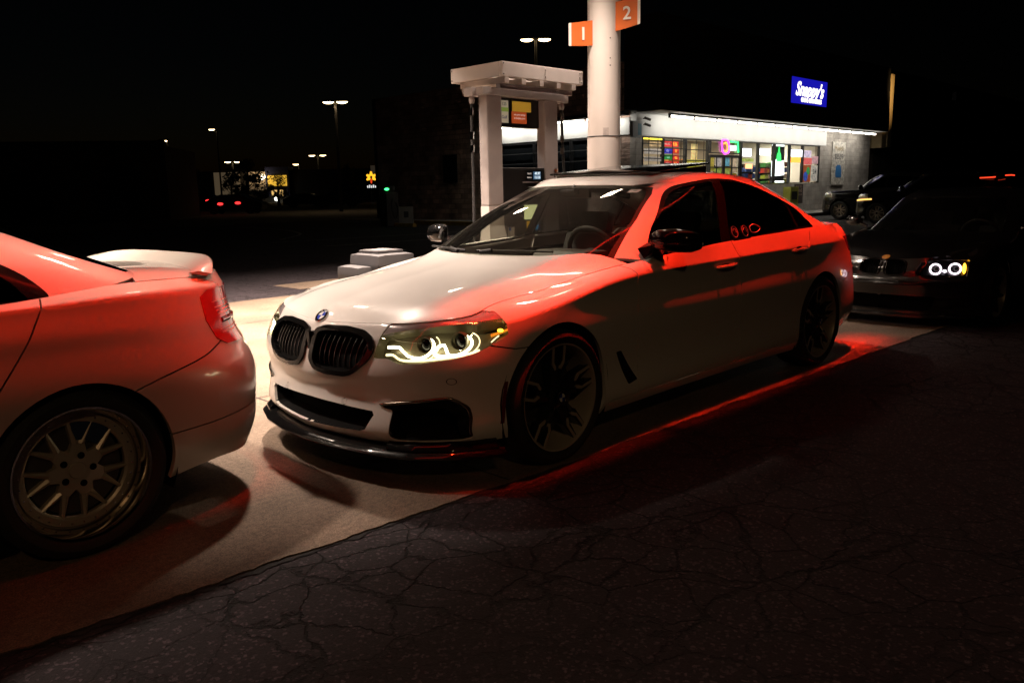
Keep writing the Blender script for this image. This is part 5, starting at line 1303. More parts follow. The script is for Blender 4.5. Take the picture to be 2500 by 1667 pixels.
# saw joints in the pad
b = MB()
for x in (-6, -3, 0.35, 3, 6): b.add([(x-.006, -6.38, .002), (x+.006, -6.38, .002), (x+.006, edge_y(x)-.02, .002), (x-.006, edge_y(x)-.02, .002)], [(0, 1, 2, 3)])
for y in (-4.6, -1.5): b.add([(-9, y-.006, .0025), (9, y-.006, .0025), (9, y+.006, .0025), (-9, y+.006, .0025)], [(0, 1, 2, 3)])
tag(obj('pad_saw_joints', b, mat('joint_tar')), kind='structure')
# painted lines and far kerb
M_LINE = mat('faded_line_paint', (.30, .28, .24), .8, noise=(8, .5))
b = MB()
for x in (-30.7, -33.6, -27.4, -24.6): b.add([(x, -12.0, -.004), (x+.1, -12.0, -.004), (x+.1, -7.0, -.004), (x, -7.0, -.004)], [(0, 1, 2, 3)])
P = crv([(-10, -19), (-12.5, -22), (-14, -27), (-13.5, -33)], 8)
for p, q in zip(P[:-1], P[1:]): b.add([(p[0], p[1], -.004), (q[0], q[1], -.004), (q[0]+.12, q[1], -.004), (p[0]+.12, p[1], -.004)], [(0, 1, 2, 3)])
for y in (-17.0, -14.2): b.add([(-19, y, -.004), (-9, y-.9, -.004), (-9, y-.8, -.004), (-19, y+.1, -.004)], [(0, 1, 2, 3)])
tag(obj('road_markings', b, M_LINE), kind='structure')
b = MB(); b.add([(-75, -90, -.004), (5, -90, -.004), (-6, -33, -.004), (-40, -33, -.004)], [(0, 1, 2, 3)])
tag(obj('side_road', b, ground_mat('road_asphalt', (.11, .10, .085))), kind='structure')
b = MB(); b.box(-44, -20.0, -13.5, -11.9, -.02, .14, .01); b.box(-20.6, -19.3, -29.5, -11.9, -.02, .138, .01)
tag(obj('store_walk', b, MG_CONC2), kind='structure')
M_YEL = mat('yellow_kerb_paint', (.45, .26, .04), .7, noise=(6, .4))
b = MB(); b.box(-19.3, -19.15, -24.0, -12.2, -.02, .15, .01); k_ = obj('yellow_kerb', b, M_YEL); tag(k_, 'yellow painted kerb along the dark side wall of the store', 'kerb')
for i, (x, y, lb) in enumerate(((-17.6, -22.6, 'short yellow parking block beside the air machine'), (-28.9, -12.1, 'yellow parking block in front of the silver-wheeled crossover'))):
    b = MB(); b.prism([(-.11, 0), (-.07, .13), (.07, .13), (.11, 0)], 0 if i else 1, -.6, .6); o = obj('parking_block', b, M_YEL); o.location = (x, y, -.01); tag(o, lb, 'parking block')

# ================================================================= fuel canopy, column, lamps
M_CAN = mat('canopy_grey', (.16, .155, .15), .6); M_CREAM = mat('cream_column_paint', (.66, .60, .56), .42, noise=(1.5, .06))
can = empty('fuel_canopy', (0, 0, 0)); tag(can, 'flat fuel canopy over the white sedan, with a red light band along its edge', 'canopy')
b = MB(); b.box(-7, 9, -6, 1.15, 4.75, 5.5); obj('canopy_deck', b, M_CAN, can)
b = MB(); b.box(-7.05, 9.05, 1.15, 1.22, 4.70, 5.6, .01); obj('fascia', b, M_CAN, can)
M_LED = emat('red_light_band', (1.0, .025, .012), RED_L, (.3, .01, .01))
for (xa, xb, yl, wl, tl, spd) in ((-4.4, .45, .80, .17, .7, 8.5), (1.20, 6.6, 1.02, .19, 15.5, 12.5)):
    b = MB(); b.box(xa, xb, yl-.04, yl+.04, 4.715, 4.735, .005); obj('red_light_band', b, M_LED, can)
    b = MB(); b.box(xa, xb, yl-.06, yl-.045, 4.68, 4.75); b.box(xa, xb, yl+.045, yl+.06, 4.68, 4.75); obj('light_channel', b, M_CAN, can)
    area_lamp('red_lamp', ((xa+xb)/2, yl, 4.70), xb-xa, RED_W*.5*wl, (1.0, .022, .006), rot=(-R(tl), 0, 0), size_y=.10, spread=R(spd), parent=can)
k = 0
WX = {-6.5: .16, -3.9: .55, -.7: 2.3, 2.3: 1.15, 5.0: .04, -6.6: 1.0, -4.4: 2.0, -1.6: 3.4, 1.2: 1.6, 4.0: .25}  # gain per lamp; the rightmost pair is added to brighten the black sedan
for Y in (-2.2, -5.1):
    for X in ((-6.5, -3.9, -.7, 2.3, 5.0) if Y > -3 else (-6.6, -4.4, -1.6, 1.2, 4.0)):
        t = empty('canopy_light', (X, Y, 4.72)); tag(t, '%s downlight in the %s row under the fuel canopy' % (('rightmost', 'second-from-right', 'middle', 'second-from-left', 'leftmost')[k % 5], 'near' if Y > -3 else 'far'), 'light', 'downlights under the fuel canopy'); k += 1
        b = MB(); b.box(-.19, .19, -.19, .19, 0, .03, .005); obj('light_frame', b, M_CAN, t)
        b = MB(); b.box(-.13, .13, -.13, .13, -.012, -.002); obj('diffuser', b, emat('canopy_diffuser', (1, .80, .62), 60), t)
        area_lamp('lamp', (0, 0, -.02), .24, CAN_W*WX[X], (1.0, .80, .66), spread=R(80 if Y > -3 else 100), parent=t)
col = empty('canopy_column', (-4.98, -2.7, 0)); tag(col, 'thick round cream column rising from the pump island, behind the white sedan', 'column')
b = MB(); b.lathe([(0, 0), (.197, 0), (.197, 1.95), (.192, 1.953), (.192, 4.75), (0, 4.75)], 64, M=Matrix.Rotation(PI/2, 4, 'X')); 
obj('shaft', b, M_CREAM, col, 30)
b = MB()
for z in (2.75, 2.83, 3.05): b.sphere((.19*math.cos(R(60)), .19*math.sin(R(60)), z), .008, 8)
b.lathe([(.199, 0), (.201, .006), (.199, .012)], 48, M=Matrix.Translation((0, 0, 1.95)) @ Matrix.Rotation(PI/2, 4, 'X')); obj('column_fittings', b, M_MATTE, col)
b = MB(); ca = R(52)
b.add([((.1945)*math.cos(a), (.1945)*math.sin(a), z) for z in (1.86, 2.05) for a in np.linspace(ca-.30, ca+.05, 6)], [(i, i+1, i+7, i+6) for i in range(5)]); obj('worn_patch', b, mat('worn_patch', (.42, .37, .35), .6, noise=(14, .3)), col)
M_ORS = mat('orange_sign', (.60, .13, .025), .4, noise=(3, .05)); M_WS_ = mat('sign_white', (.75, .70, .66), .5)
tocam = Vector((.788, .615, 0)); rgt = Vector((-.615, .788, 0))
def flag(name, num, sgn, z0, z1, w0, w1, label, fold):
    t = empty(name, (-4.98, -2.7, 0)); tag(t, label, 'sign', 'numbered orange flag signs on the column')
    b = MB(); n = 10; rows = []
    for i in range(n+1):
        u = i/n; w = w0+(w1-w0)*u; dep = .14+fold*(u**2)
        base = rgt*(sgn*w)+tocam*dep
        zt = z1+(.05*u if sgn > 0 else -.03*u); zb = z0+(.07*u if sgn > 0 else .0*u)
        rows.append((base, zb, zt))
    for th, dd in ((0, 0), (1, -.012)):
        vs = [[b.bm.verts.new((p.x+tocam.x*dd, p.y+tocam.y*dd, z)) for z in (zb, zt)] for p, zb, zt in rows]
        for i in range(n):
            f = b.bm.faces.new((vs[i][0], vs[i+1][0], vs[i+1][1], vs[i][1])); f.material_index = 1 if i == n-1 else 0
    obj('sign_panel', b, [M_ORS, M_WS_], t)
    u = .52 if sgn > 0 else .45; w = w0+(w1-w0)*u; c = rgt*(sgn*w)+tocam*(.14+fold*u*u+.008); zc = (z0+z1)/2+(.03 if sgn > 0 else -.015)
    ang = math.atan2(2*fold*u, (w1-w0))*sgn
    r2 = (rgt*math.cos(ang)+tocam*math.sin(ang)); nn = r2.cross(Vector((0, 0, 1)))
    if nn.dot(tocam) < 0: nn = -nn
    M4 = Matrix((r2, Vector((0, 0, 1)), nn)).transposed().to_4x4(); M4.translation = c+Vector((0, 0, zc))
    text('number', num, .20, M4, M_WS_, t, bold=.003, depth=.001)
    b = MB()
    for z in (z0+.05, z1-.05): b.tube([tuple(Vector((0, 0, z))+tocam*.1+rgt*sgn*.12), tuple(Vector((0, 0, z))+tocam*.13+rgt*sgn*(w0+.03))], .012, 6)
    obj('bracket', b, M_CHROME, t)
flag('number_sign', '2', 1, 3.12, 3.44, .10, .41, 'orange flag sign numbered 2 on the right of the column', .05)
flag('number_sign', '1', -1, 2.98, 3.26, .10, .405, 'orange flag sign numbered 1 on the left of the column', .04)

b = MB(); b.box(-6.2, -1.0, -3.25, -2.15, -.02, .15, .03); tag(obj('pump_island', b, MG_CONC2), 'raised concrete island under the pump and the column', 'island')

# ================================================================= fuel pump
pump = empty('fuel_pump', (-3.4, -2.75, .15)); tag(pump, 'white and black fuel pump with lit screen and slatted top, left of the column', 'fuel pump')
M_PW = mat('pump_white', (.60, .54, .51), .45, noise=(4, .08)); M_PG = mat('pump_grey', (.34, .30, .29), .5, noise=(5, .1)); M_PB = mat('pump_black', (.009, .008, .008), .4)
def PX(x): return x+3.4
def PY(y): return y+2.75
def PZ(z): return z-.15
def pbox(name, x0, x1, y0, y1, z0, z1, m, bev=.006): 
    b = MB(); b.box(PX(x0), PX(x1), PY(y0), PY(y1), PZ(z0), PZ(z1), bev); return obj(name, b, m, pump)
pbox('top_band', -4.21, -2.965, -2.42, -2.39, 2.462, 2.605, M_PW); pbox('top_band', -4.21, -2.965, -3.15, -3.12, 2.462, 2.605, M_PW)
pbox('top_band', -2.99, -2.962, -3.118, -2.422, 2.463, 2.604, M_PW); pbox('top_band', -4.213, -4.185, -3.118, -2.422, 2.463, 2.604, M_PW)
b = MB()
for (x, z) in ((-2.985, 2.585), (-2.985, 2.485), (-3.60, 2.57), (-3.60, 2.50), (-4.16, 2.58), (-4.16, 2.49), (-4.19, 2.59), (-4.19, 2.49), (-4.155, 2.535)): b.sphere((PX(x), PY(-2.388), PZ(z)), .007, 8)
for (y, z) in ((-3.13, 2.585), (-3.13, 2.485)): b.sphere((PX(-2.960), PY(y), PZ(z)), .007, 8)
obj('rivets', b, M_IRON, pump)
b = MB(); b.box(PX(-4.18), PX(-3.0), PY(-3.11), PY(-2.43), PZ(2.575), PZ(2.59)); obj('top_lid', b, M_PG, pump)
for x in (-3.08, -3.33, -3.60, -3.87, -4.12):
    b = MB(); b.box(PX(x-.03), PX(x+.03), PY(-3.10), PY(-2.44), PZ(2.41), PZ(2.47), .004); obj('top_rafter', b, M_PW, pump)
for y in (-2.52, -3.02):
    b = MB(); b.box(PX(-4.15), PX(-3.03), PY(y-.03), PY(y+.03), PZ(2.355), PZ(2.408), .004); obj('top_beam', b, M_PG, pump)
pbox('cross_head', -3.95, -2.74, -2.68, -2.44, 2.28, 2.352, M_PG)
for (x0, x1) in ((-3.01, -2.80), (-3.86, -3.65)):
    b = MB(); y0, y1 = -2.57, -2.45
    b.box(PX(x0), PX(x1), PY(y0), PY(y1), PZ(1.20), PZ(2.279), .02); obj('hose_post', b, M_PG, pump)
    # flared skirt
    b = MB(); prof = [(0, 1.20), (.0, 1.0), (.05, .80), (.13, .60), (.20, .40), (.24, .15)]
    L = []; sgn = 1 if x0 > -3.5 else -1
    for d, z in prof:
        xa, xb = (x0-d*.8, x1+d*.4) if sgn > 0 else (x0-d*.4, x1+d*.8)
        L.append([b.bm.verts.new((PX(px), PY(py), PZ(z))) for px, py in ((xa, y0-d*.3), (xb, y0-d*.3), (xb, y1+d*.6), (xa, y1+d*.6))])
    for r0, r1 in zip(L[:-1], L[1:]):
        for k in range(4): b.bm.faces.new((r0[k], r0[(k+1) % 4], r1[(k+1) % 4], r1[k]))
    bmesh.ops.recalc_face_normals(b.bm, faces=b.bm.faces); obj('post_skirt', b, M_PW, pump)
pbox('cabinet', -3.84, -3.03, -2.80, -2.50, .17, 1.20, M_PB, .02); pbox('display_head', -3.86, -3.02, -2.80, -2.465, 1.201, 1.58, M_PB, .02)
pbox('ad_frame', -3.64, -3.02, -2.60, -2.53, 1.99, 2.275, M_PB)
def plate(name, x0, x1, z0, z1, y, m, parent=pump):
    b = MB(); b.box(PX(x0), PX(x1), PY(y), PY(y+.006), PZ(z0), PZ(z1)); return obj(name, b, m, parent)
ad = plate('ad_screen', -3.18, -3.05, 2.03, 2.25, -2.532, mat('ad_cream', (.55, .50, .38), .5, emit=(.8, .7, .5), es=.22))
plate('ad_stripe', -3.175, -3.055, 2.14, 2.18, -2.525, mat('ad_green', (.25, .35, .08), .5, emit=(.4, .6, .1), es=.2))
plate('ad_poster', -3.52, -3.24, 2.15, 2.25, -2.532, mat('ad_yellow', (.5, .30, .04), .5, emit=(.9, .5, .05), es=.22))
plate('ad_poster', -3.45, -3.23, 2.03, 2.148, -2.532, mat('ad_orange', (.4, .08, .03), .5, emit=(.9, .15, .03), es=.25))
def wtext(name, s, x, z, y, size, m, parent=pump, loc=True, **k):
    M4 = Matrix(((-1, 0, 0, PX(x) if loc else x), (0, 0, 1, PY(y) if loc else y), (0, 1, 0, PZ(z) if loc else z), (0, 0, 0, 1)))
    return text(name, s, size, M4, m, parent, **k)
M_TXW = mat('text_white', (.8, .78, .75), .5, emit=(1, .9, .85), es=.35); M_TXB = mat('text_dark', (.03, .03, .04), .5)
wtext('ad_text', 'Gulf', -3.115, 2.085, -2.521, .045, mat('text_blue', (.06, .05, .25), .5), depth=.0005)
wtext('ad_text', '125', -3.115, 2.215, -2.521, .045, M_TXB, depth=.0005)
wtext('ad_text', 'use your savings', -3.34, 2.118, -2.521, .026, M_TXW, depth=.0005); wtext('ad_text', 'at fuelplay.com', -3.34, 2.083, -2.521, .027, M_TXW, depth=.0005)
plate('price_window', -3.60, -3.36, 1.455, 1.545, -2.458, mat('lcd_dark', (.01, .012, .016), .2)); plate('price_display', -3.57, -3.46, 1.46, 1.54, -2.4515, mat('lcd_blue', (.02, .05, .09), .3, emit=(.08, .22, .42), es=.30))
wtext('price_digits', '49.97', -3.517, 1.52, -2.444, .038, emat('lcd_digits', (.85, .95, 1), 1.1), depth=.0004, bold=.001); wtext('price_digits', '12.125', -3.517, 1.48, -2.444, .034, emat('lcd_digits', (1, 1, 1), 1), depth=.0004, bold=.001)
wtext('price_label', 'Sale $', -3.40, 1.52, -2.451, .024, M_TXW, depth=.0004); wtext('price_label', 'Gallons', -3.40, 1.48, -2.451, .022, M_TXW, depth=.0004)
plate('display_bar', -3.78, -3.30, 1.428, 1.436, -2.458, M_PG)
plate('number_tag', -3.855, -3.79, 1.45, 1.53, -2.456, M_ORS); plate('number_tag_top', -3.855, -3.79, 1.535, 1.572, -2.456, M_WS_)
wtext('number', '2', -3.822, 1.487, -2.448, .075, M_WS_, depth=.0005, bold=.002); wtext('number_text', 'Gulf', -3.822, 1.553, -2.448, .026, M_ORS, depth=.0005)
# lit card screen and payment strip
plate('lit_screen', -3.56, -3.36, 1.045, 1.195, -2.496, emat('lit_screen', (1, .93, .45), 1.5))
plate('pay_strip', -3.455, -3.395, .86, 1.025, -2.496, mat('pay_yellow', (.75, .42, .03), .5, emit=(1, .55, .03), es=.45)); plate('pay_sticker', -3.60, -3.53, .93, 1.03, -2.496, mat('pay_blue', (.03, .20, .5), .5, emit=(.03, .3, .7), es=.5))
plate('pay_pad', -3.45, -3.41, .945, .975, -2.488, M_PB); plate('pay_button', -3.475, -3.425, .80, .862, -2.487, mat('pay_button', (.7, .6, .04), .5, emit=(1, .8, .05), es=.6))
plate('notice_sticker', -3.20, -3.11, .865, .975, -2.496, mat('notice_paper', (.62, .60, .55), .6)); plate('notice_mark', -3.145, -3.115, .94, .972, -2.489, mat('notice_blue', (.05, .12, .45), .6))
# hoses
for (x, y, zt, sw) in ((-2.74, -2.60, 2.30, .05), (-4.00, -2.52, 2.30, -.05)):
    b = MB(); b.box(PX(x-.05), PX(x+.05), PY(y-.06), PY(y+.06), PZ(2.27), PZ(2.352), .01); b.lathe([(.022, 0), (.03, .02), (.03, .05), (.02, .07)], 12, M=Matrix.Translation((PX(x), PY(y), PZ(2.20))) @ Matrix.Rotation(PI/2, 4, 'X')); h0 = obj('hose_head', b, M_PG, pump, 40)
    b = MB(); P = crv([(PX(x), PY(y), PZ(2.25)), (PX(x+sw*.2), PY(y), PZ(1.95)), (PX(x+sw*.5), PY(y+.02), PZ(1.4)), (PX(x+sw*1.4), PY(y+.06), PZ(.7)), (PX(x+sw*1.2), PY(y+.12), PZ(.35)), (PX(x-sw*1.0), PY(y+.2), PZ(.45)), (PX(x-sw*2.2), PY(y+.24), PZ(.85))], 6)
    b.tube(P, .014, 8); obj('fuel_hose', b, M_RUBBER, pump, 60)
    for z in (2.16, 1.93, 1.80):
        b = MB(); b.tube([(PX(x+sw*.15), PY(y), PZ(z)), (PX(x+sw*.2), PY(y), PZ(z-.07))], .022, 8); obj('hose_coupling', b, M_IRON if sw < 0 else M_CHROME, pump, 60)

# ================================================================= service bin on the island
M_BIN = mat('grey_moulded_plastic', (.042, .040, .043), .5, noise=(6, .1))
bn = empty('service_bin', (-1.47, -2.60, .12)); tag(bn, 'grey moulded plastic bin with squeegee tank, behind the hood of the white sedan', 'bin')
b = MB(); b.box(-.27, .10, -.20, .20, 0, .58, .05); b.box(-.31, .13, -.23, .23, .50, .70, .095); obj('bin_body', b, M_BIN, bn, 50)
b = MB(); b.box(-.22, .06, -.15, .15, .695, .722, .012); obj('lid', b, M_BIN, bn, 50)
b = MB(); b.box(-.19, .03, -.12, .12, .7225, .725); obj('lid_opening', b, mat('lid_dark', (.10, .09, .09), .6), bn)
b = MB(); b.box(.14, .27, -.16, .14, 0, .50, .04); b.box(.12, .30, -.18, .16, .44, .60, .07); obj('squeegee_tank', b, M_BIN, bn, 50)

# ================================================================= store
def block_mat(name, base, bw, bh, bump=.02, var=.25, dirt=.3, mortar=.6):
    m = bpy.data.materials.new(name); m.use_nodes = True; nt = m.node_tree; L = nt.links; b = nt.nodes['Principled BSDF']; b.inputs['Roughness'].default_value = .85
    tc = nt.nodes.new('ShaderNodeTexCoord'); sx = nt.nodes.new('ShaderNodeSeparateXYZ'); L.new(tc.outputs['Object'], sx.inputs[0])
    ad = nt.nodes.new('ShaderNodeMath'); L.new(sx.outputs[0], ad.inputs[0]); L.new(sx.outputs[1], ad.inputs[1]); cb = nt.nodes.new('ShaderNodeCombineXYZ'); L.new(ad.outputs[0], cb.inputs[0]); L.new(sx.outputs[2], cb.inputs[1])
    br = nt.nodes.new('ShaderNodeTexBrick'); L.new(cb.outputs[0], br.inputs['Vector']); br.inputs['Scale'].default_value = 1; br.inputs['Brick Width'].default_value = bw; br.inputs['Row Height'].default_value = bh
    br.inputs['Mortar Size'].default_value = .012; br.inputs['Color1'].default_value = (*[c*(1-var) for c in base], 1); br.inputs['Color2'].default_value = (*[c*(1+var) for c in base], 1); br.inputs['Mortar'].default_value = (*[c*mortar for c in base], 1)
    n = nt.nodes.new('ShaderNodeTexNoise'); n.inputs['Scale'].default_value = 1.3; n.inputs['Detail'].default_value = 8; L.new(tc.outputs['Object'], n.inputs['Vector'])
    mr = nt.nodes.new('ShaderNodeMapRange'); L.new(n.outputs[0], mr.inputs[0]); mr.inputs[1].default_value = .3; mr.inputs[2].default_value = .7; mr.inputs[3].default_value = 1-dirt; mr.inputs[4].default_value = 1+dirt
    s = nt.nodes.new('ShaderNodeVectorMath'); s.operation = 'SCALE'; L.new(br.outputs[0], s.inputs[0]); L.new(mr.outputs[0], s.inputs['Scale']); L.new(s.outputs[0], b.inputs['Base Color'])
    n2 = nt.nodes.new('ShaderNodeTexNoise'); n2.inputs['Scale'].default_value = 9; n2.inputs['Detail'].default_value = 6; L.new(tc.outputs['Object'], n2.inputs['Vector'])
    ad2 = nt.nodes.new('ShaderNodeMath'); L.new(n2.outputs[0], ad2.inputs[0]); mm = nt.nodes.new('ShaderNodeMath'); mm.operation = 'MULTIPLY'; mm.inputs[1].default_value = -.6; L.new(br.outputs['Fac'], mm.inputs[0]); L.new(mm.outputs[0], ad2.inputs[1])
    u = nt.nodes.new('ShaderNodeBump'); u.inputs['Distance'].default_value = bump; u.inputs['Strength'].default_value = 1; L.new(ad2.outputs[0], u.inputs['Height']); L.new(u.outputs[0], b.inputs['Normal'])
    return m
M_BLOCK = block_mat('split_block', (.42, .38, .34), .41, .205, .02, .12, .3, .82); M_BRICKD = block_mat('rough_brown_stone', (.42, .29, .23), .41, .205, .06, .35, .5)
M_STUC = mat('white_stucco', (.72, .72, .70), .7, noise=(2, .05)); M_SHING = mat('dark_shingle', (.012, .012, .013), .9, noise=(5, .4), bump=(12, .6, .02)); M_FRAME = mat('black_frame', (.01, .01, .011), .5)
M_TUBE = emat('fluorescent_tube', (1.0, .93, .80), FLU_L)
st = empty('store', (-20.6, -13.5, 0)); tag(st, 'convenience store with dark sloping roof, bright windows and grey block walls', 'building')
ST = lambda x, y, z: (x+20.6, y+13.5, z)
def sbox(name, x0, x1, y0, y1, z0, z1, m, bev=0, parent=None):
    b = MB(); b.box(x0+20.6, x1+20.6, y0+13.5, y1+13.5, z0, z1, bev); return obj(name, b, m, parent or st)
XL, XR = -41.2, -20.6
WX0, WX1, WZ0, WZ1 = -35.25, -20.95, 1.40, 3.10       # window strip (door cuts lower)
DX0, DX1 = -27.85, -25.45
# front wall pieces around the openings
sbox('front_wall', XL, WX0, -13.75, -13.5, 0, 3.2, M_BLOCK); sbox('front_wall', WX1, XR, -13.75, -13.5, 0, 3.2, M_BLOCK)
sbox('front_wall', WX0, DX0, -13.75, -13.502, 0, WZ0, M_BLOCK); sbox('front_wall', DX1, WX1, -13.75, -13.502, 0, .9, M_BLOCK)
sbox('fascia_wall', WX0-.6, XR, -13.75, -13.485, 3.12, 3.95, M_STUC); sbox('front_wall', XL, WX0-.6, -13.75, -13.498, 3.2, 3.95, M_BLOCK)
sbox('side_wall', XR-.25, XR, -28.5, -20.45, 0, 5.6, M_BRICKD); sbox('side_wall', XR-.25, XR-.003, -20.45, -13.75, 3.74, 5.6, M_BRICKD); sbox('side_wall', XR-.25, XR, -20.45, -20.2, 0, 3.15, M_BRICKD); sbox('side_wall', XR-.25, XR, -14.6, -13.75, 0, 3.15, M_BRICKD)
sbox('side_fascia', XR-.2, XR+.03, -20.4, -13.76, 3.16, 3.73, M_STUC); sbox('side_wall', XR-.25, XR-.002, -20.2, -14.6, 0, .9, M_BRICKD)
sbox('side_door', XR+.0, XR+.03, -23.6, -22.7, 1.7, 2.87, M_FRAME, .01)
sbox('back_wall', XL, XR, -28.5, -28.25, 0, 5.6, M_BRICKD); sbox('side_wall', XL, XL+.25, -28.25, -13.75, 0, 5.6, M_BRICKD); sbox('flat_roof', XL+.25, XR-.25, -28.2, -13.8, 5.0, 5.1, M_SHING)
# mansard and eave
b = MB(); b.prism([(0+13.5-12.25, 3.86), (13.5-12.25, 4.10), (13.5-12.34, 6.9), (13.5-13.75, 6.9), (13.5-13.75, 3.955), (13.5-12.4, 3.86)], 0, XL+.95+20.6, XR+.35+20.6); obj('mansard_roof', b, M_SHING, st)
sbox('eave_soffit', XL+.95, XR+.3, -13.48, -12.3, 3.84, 3.858, M_STUC)
b = MB(); b.prism([(0.03, 3.80), (.55, 3.80), (.55, 3.88), (.1, 3.96), (.03, 3.96)], 1, -6.9, -.28); obj('side_eave', b, M_SHING, st)
# frames, mullions, bars, panes
def win(x0, x1, z0, z1, bars, pane=True):
    f = sbox('window', x0, x1, -13.62, -13.56, z0, z1, M_FRAME) if False else None
    b = MB(); t = .035
    for (a, c, d, e) in ((x0, x0+t*1.6, z0, z1), (x1-t*1.6, x1, z0, z1), (x0+t*1.6, x1-t*1.6, z0, z0+t), (x0+t*1.6, x1-t*1.6, z1-t, z1)): b.box(a+20.6, c+20.6, -.10, .01, d, e)
    f = obj('window', b, M_FRAME, st)
    b = MB(); b.add([(x0+20.6, -.06, z0), (x1+20.6, -.06, z0), (x1+20.6, -.06, z1), (x0+20.6, -.06, z1)], [(0, 1, 2, 3)]); obj('pane', b, M_LENS, f)
    if bars:
        b = MB()
        for z in np.arange(z0+.2, z1-.1, bars): b.box(x0+20.6, x1+20.6, .03, .05, z-.016, z+.016); 
        for x in np.arange(x0+.4, x1-.2, .55): b.box(x+20.6-.012, x+20.6+.012, .028, .045, z0+.05, z1-.05)
        obj('security_bars', b, M_FRAME, f)
for (a, c, z0, bars) in ((-22.27, -20.97, .9, .25), (-23.75, -22.27, .9, .27), (-25.33, -23.75, .9, .40), (-29.31, -27.87, 1.41, 0), (-30.76, -29.31, 1.41, 0), (-32.19, -30.76, 1.41, 0), (-33.48, -32.19, 1.41, 0), (-35.23, -33.48, 1.41, 0)): win(a, c, z0, 3.10, bars)
win(DX0, DX1, 2.6, 3.10, 0)
for (a, c) in ((-26.55, DX1-.02), (DX0+.02, -26.57)):
    b = MB(); t = .07
    for (p, q, d, e) in ((a, a+t, .1, 2.55), (c-t, c, .1, 2.55), (a+t, c-t, .1, .3), (a+t, c-t, 2.45, 2.55), ((a+c)/2-.02, (a+c)/2+.02, .3, 2.45), (a+t, (a+c)/2-.02, 2.05, 2.09), ((a+c)/2+.02, c-t, 2.05, 2.09)): b.box(p+20.6, q+20.6, -.08, -.02, d, e)
    d_ = obj('door', b, M_FRAME, st); b = MB(); b.add([(a+20.6, -.05, .2), (c+20.6, -.05, .2), (c+20.6, -.05, 2.5), (a+20.6, -.05, 2.5)], [(0, 1, 2, 3)]); obj('pane', b, M_LENS, d_)
    b = MB(); b.tube([((c if a > -26.6 else a)+20.6+(-.12 if a > -26.6 else .12), .0, z) for z in (.9, 1.3)], .015, 6); obj('handle', b, M_CHROME, d_)
# side windows (dark, barred)
for (y0, y1) in ((-20.15, -18.3), (-18.25, -16.45), (-16.4, -14.65)):
    b = MB(); t = .04
    for (p, q, d, e) in ((y0, y0+t, .92, 3.12), (y1-t, y1, .92, 3.12), (y0+t, y1-t, .92, .97), (y0+t, y1-t, 3.07, 3.12)): b.box(-.12, .0, p+13.5, q+13.5, d, e)
    f = obj('window', b, M_FRAME, st); b = MB(); b.add([(-.08, y0+13.5, .95), (-.08, y1+13.5, .95), (-.08, y1+13.5, 3.1), (-.08, y0+13.5, 3.1)], [(0, 1, 2, 3)]); obj('pane', b, mat('dark_pane', (.01, .012, .014), .08), f)
    b = MB()
    for z in np.arange(1.2, 3.0, .38): b.box(.02, .035, y0+13.5, y1+13.5, z-.012, z+.012)
    obj('security_bars', b, mat('bar_grey', (.10, .10, .10), .5, metal=.3), f)
# interior
sbox('interior_back', -35.3, -20.9, -18.1, -18.0, 0, 3.7, mat('interior_wall', (.35, .30, .24), .8)); sbox('interior_floor', -35.3, -20.9, -18, -13.76, .0, .02, mat('interior_tile', (.30, .28, .25), .5)); sbox('interior_ceiling', -35.3, -20.9, -18, -13.76, 3.45, 3.5, M_STUC)
sbox('interior_partition', -35.4, -35.3, -18, -13.76, 0, 3.5, M_STUC); sbox('interior_partition', -20.86, -20.8, -18, -13.8, 0, 3.5, M_STUC)
for x, nm_ in ((-22.5, 'the price panels'), (-25.0, 'the third window'), (-28.0, 'the first window right of the door'), (-31.0, 'the lit cooler'), (-34.0, 'the last window')):
    t = empty('ceiling_light', (x, -15.6, 3.42)); tag(t, 'fluorescent ceiling light inside the store behind '+nm_, 'light', 'ceiling lights inside the store')
    b = MB(); b.box(-.6, .6, -.12, .12, -.04, .03); obj('light_frame', b, M_STUC, t); area_lamp('lamp', (0, 0, -.06), 1.1, 110, (1, .88, .66), size_y=.2, parent=t)
    b = MB(); b.box(-.55, .55, -.09, .09, -.052, -.041); obj('diffuser', b, emat('ceiling_tube', (1, .9, .7), 9), t)
prod = [mat('product_%s' % n, c, .5) for n, c in (('red', (.5, .04, .03)), ('yellow', (.55, .42, .03)), ('lime', (.35, .45, .05)), ('blue', (.05, .12, .45)), ('white', (.65, .62, .58)), ('orange', (.6, .22, .04)), ('brown', (.12, .06, .03)), ('green', (.05, .25, .06)))]
random.seed(11)
for i, (x0, x1, y, zt) in enumerate(((-22.2, -21.1, -14.3, 2.0), (-25.2, -23.9, -14.4, 2.3), (-27.7, -25.6, -15.4, 2.4), (-29.2, -27.9, -14.5, 2.2), (-30.7, -29.4, -14.2, 2.25), (-33.5, -32.3, -14.2, 2.3), (-35.1, -33.6, -15.5, 2.4))):
    t = empty('display_shelf', ((x0+x1)/2, y, 0)); tag(t, 'stocked display shelf behind '+['the paper-filled first window', 'the barred third window', 'the door', 'the first window right of the door', 'the second window right of the door', 'the window right of the lit cooler', 'the last store window'][i], 'shelf', 'stocked shelves inside the store'); w = (x1-x0)/2
    b = MB(); b.box(-w, w, -.3, -.27, 0, zt)
    for z in np.arange(.3, zt, .27): b.box(-w, w, -.27, .1, z-.012, z)
    obj('rack', b, M_FRAME, t); b = MB()
    for z in np.arange(.3, zt-.1, .27):
        x = -w
        base = random.randrange(8)
        while x < w-.1:
            ww = random.choice((.09, .12, .18)); h = random.uniform(.13, .23); mi = random.choice((base, base, random.randrange(8)))
            b.box(x+.005, x+ww-.005, -.22, .08, z, z+h, mi=mi); x += ww
    tag(obj('products', b, prod, t), kind='stuff')
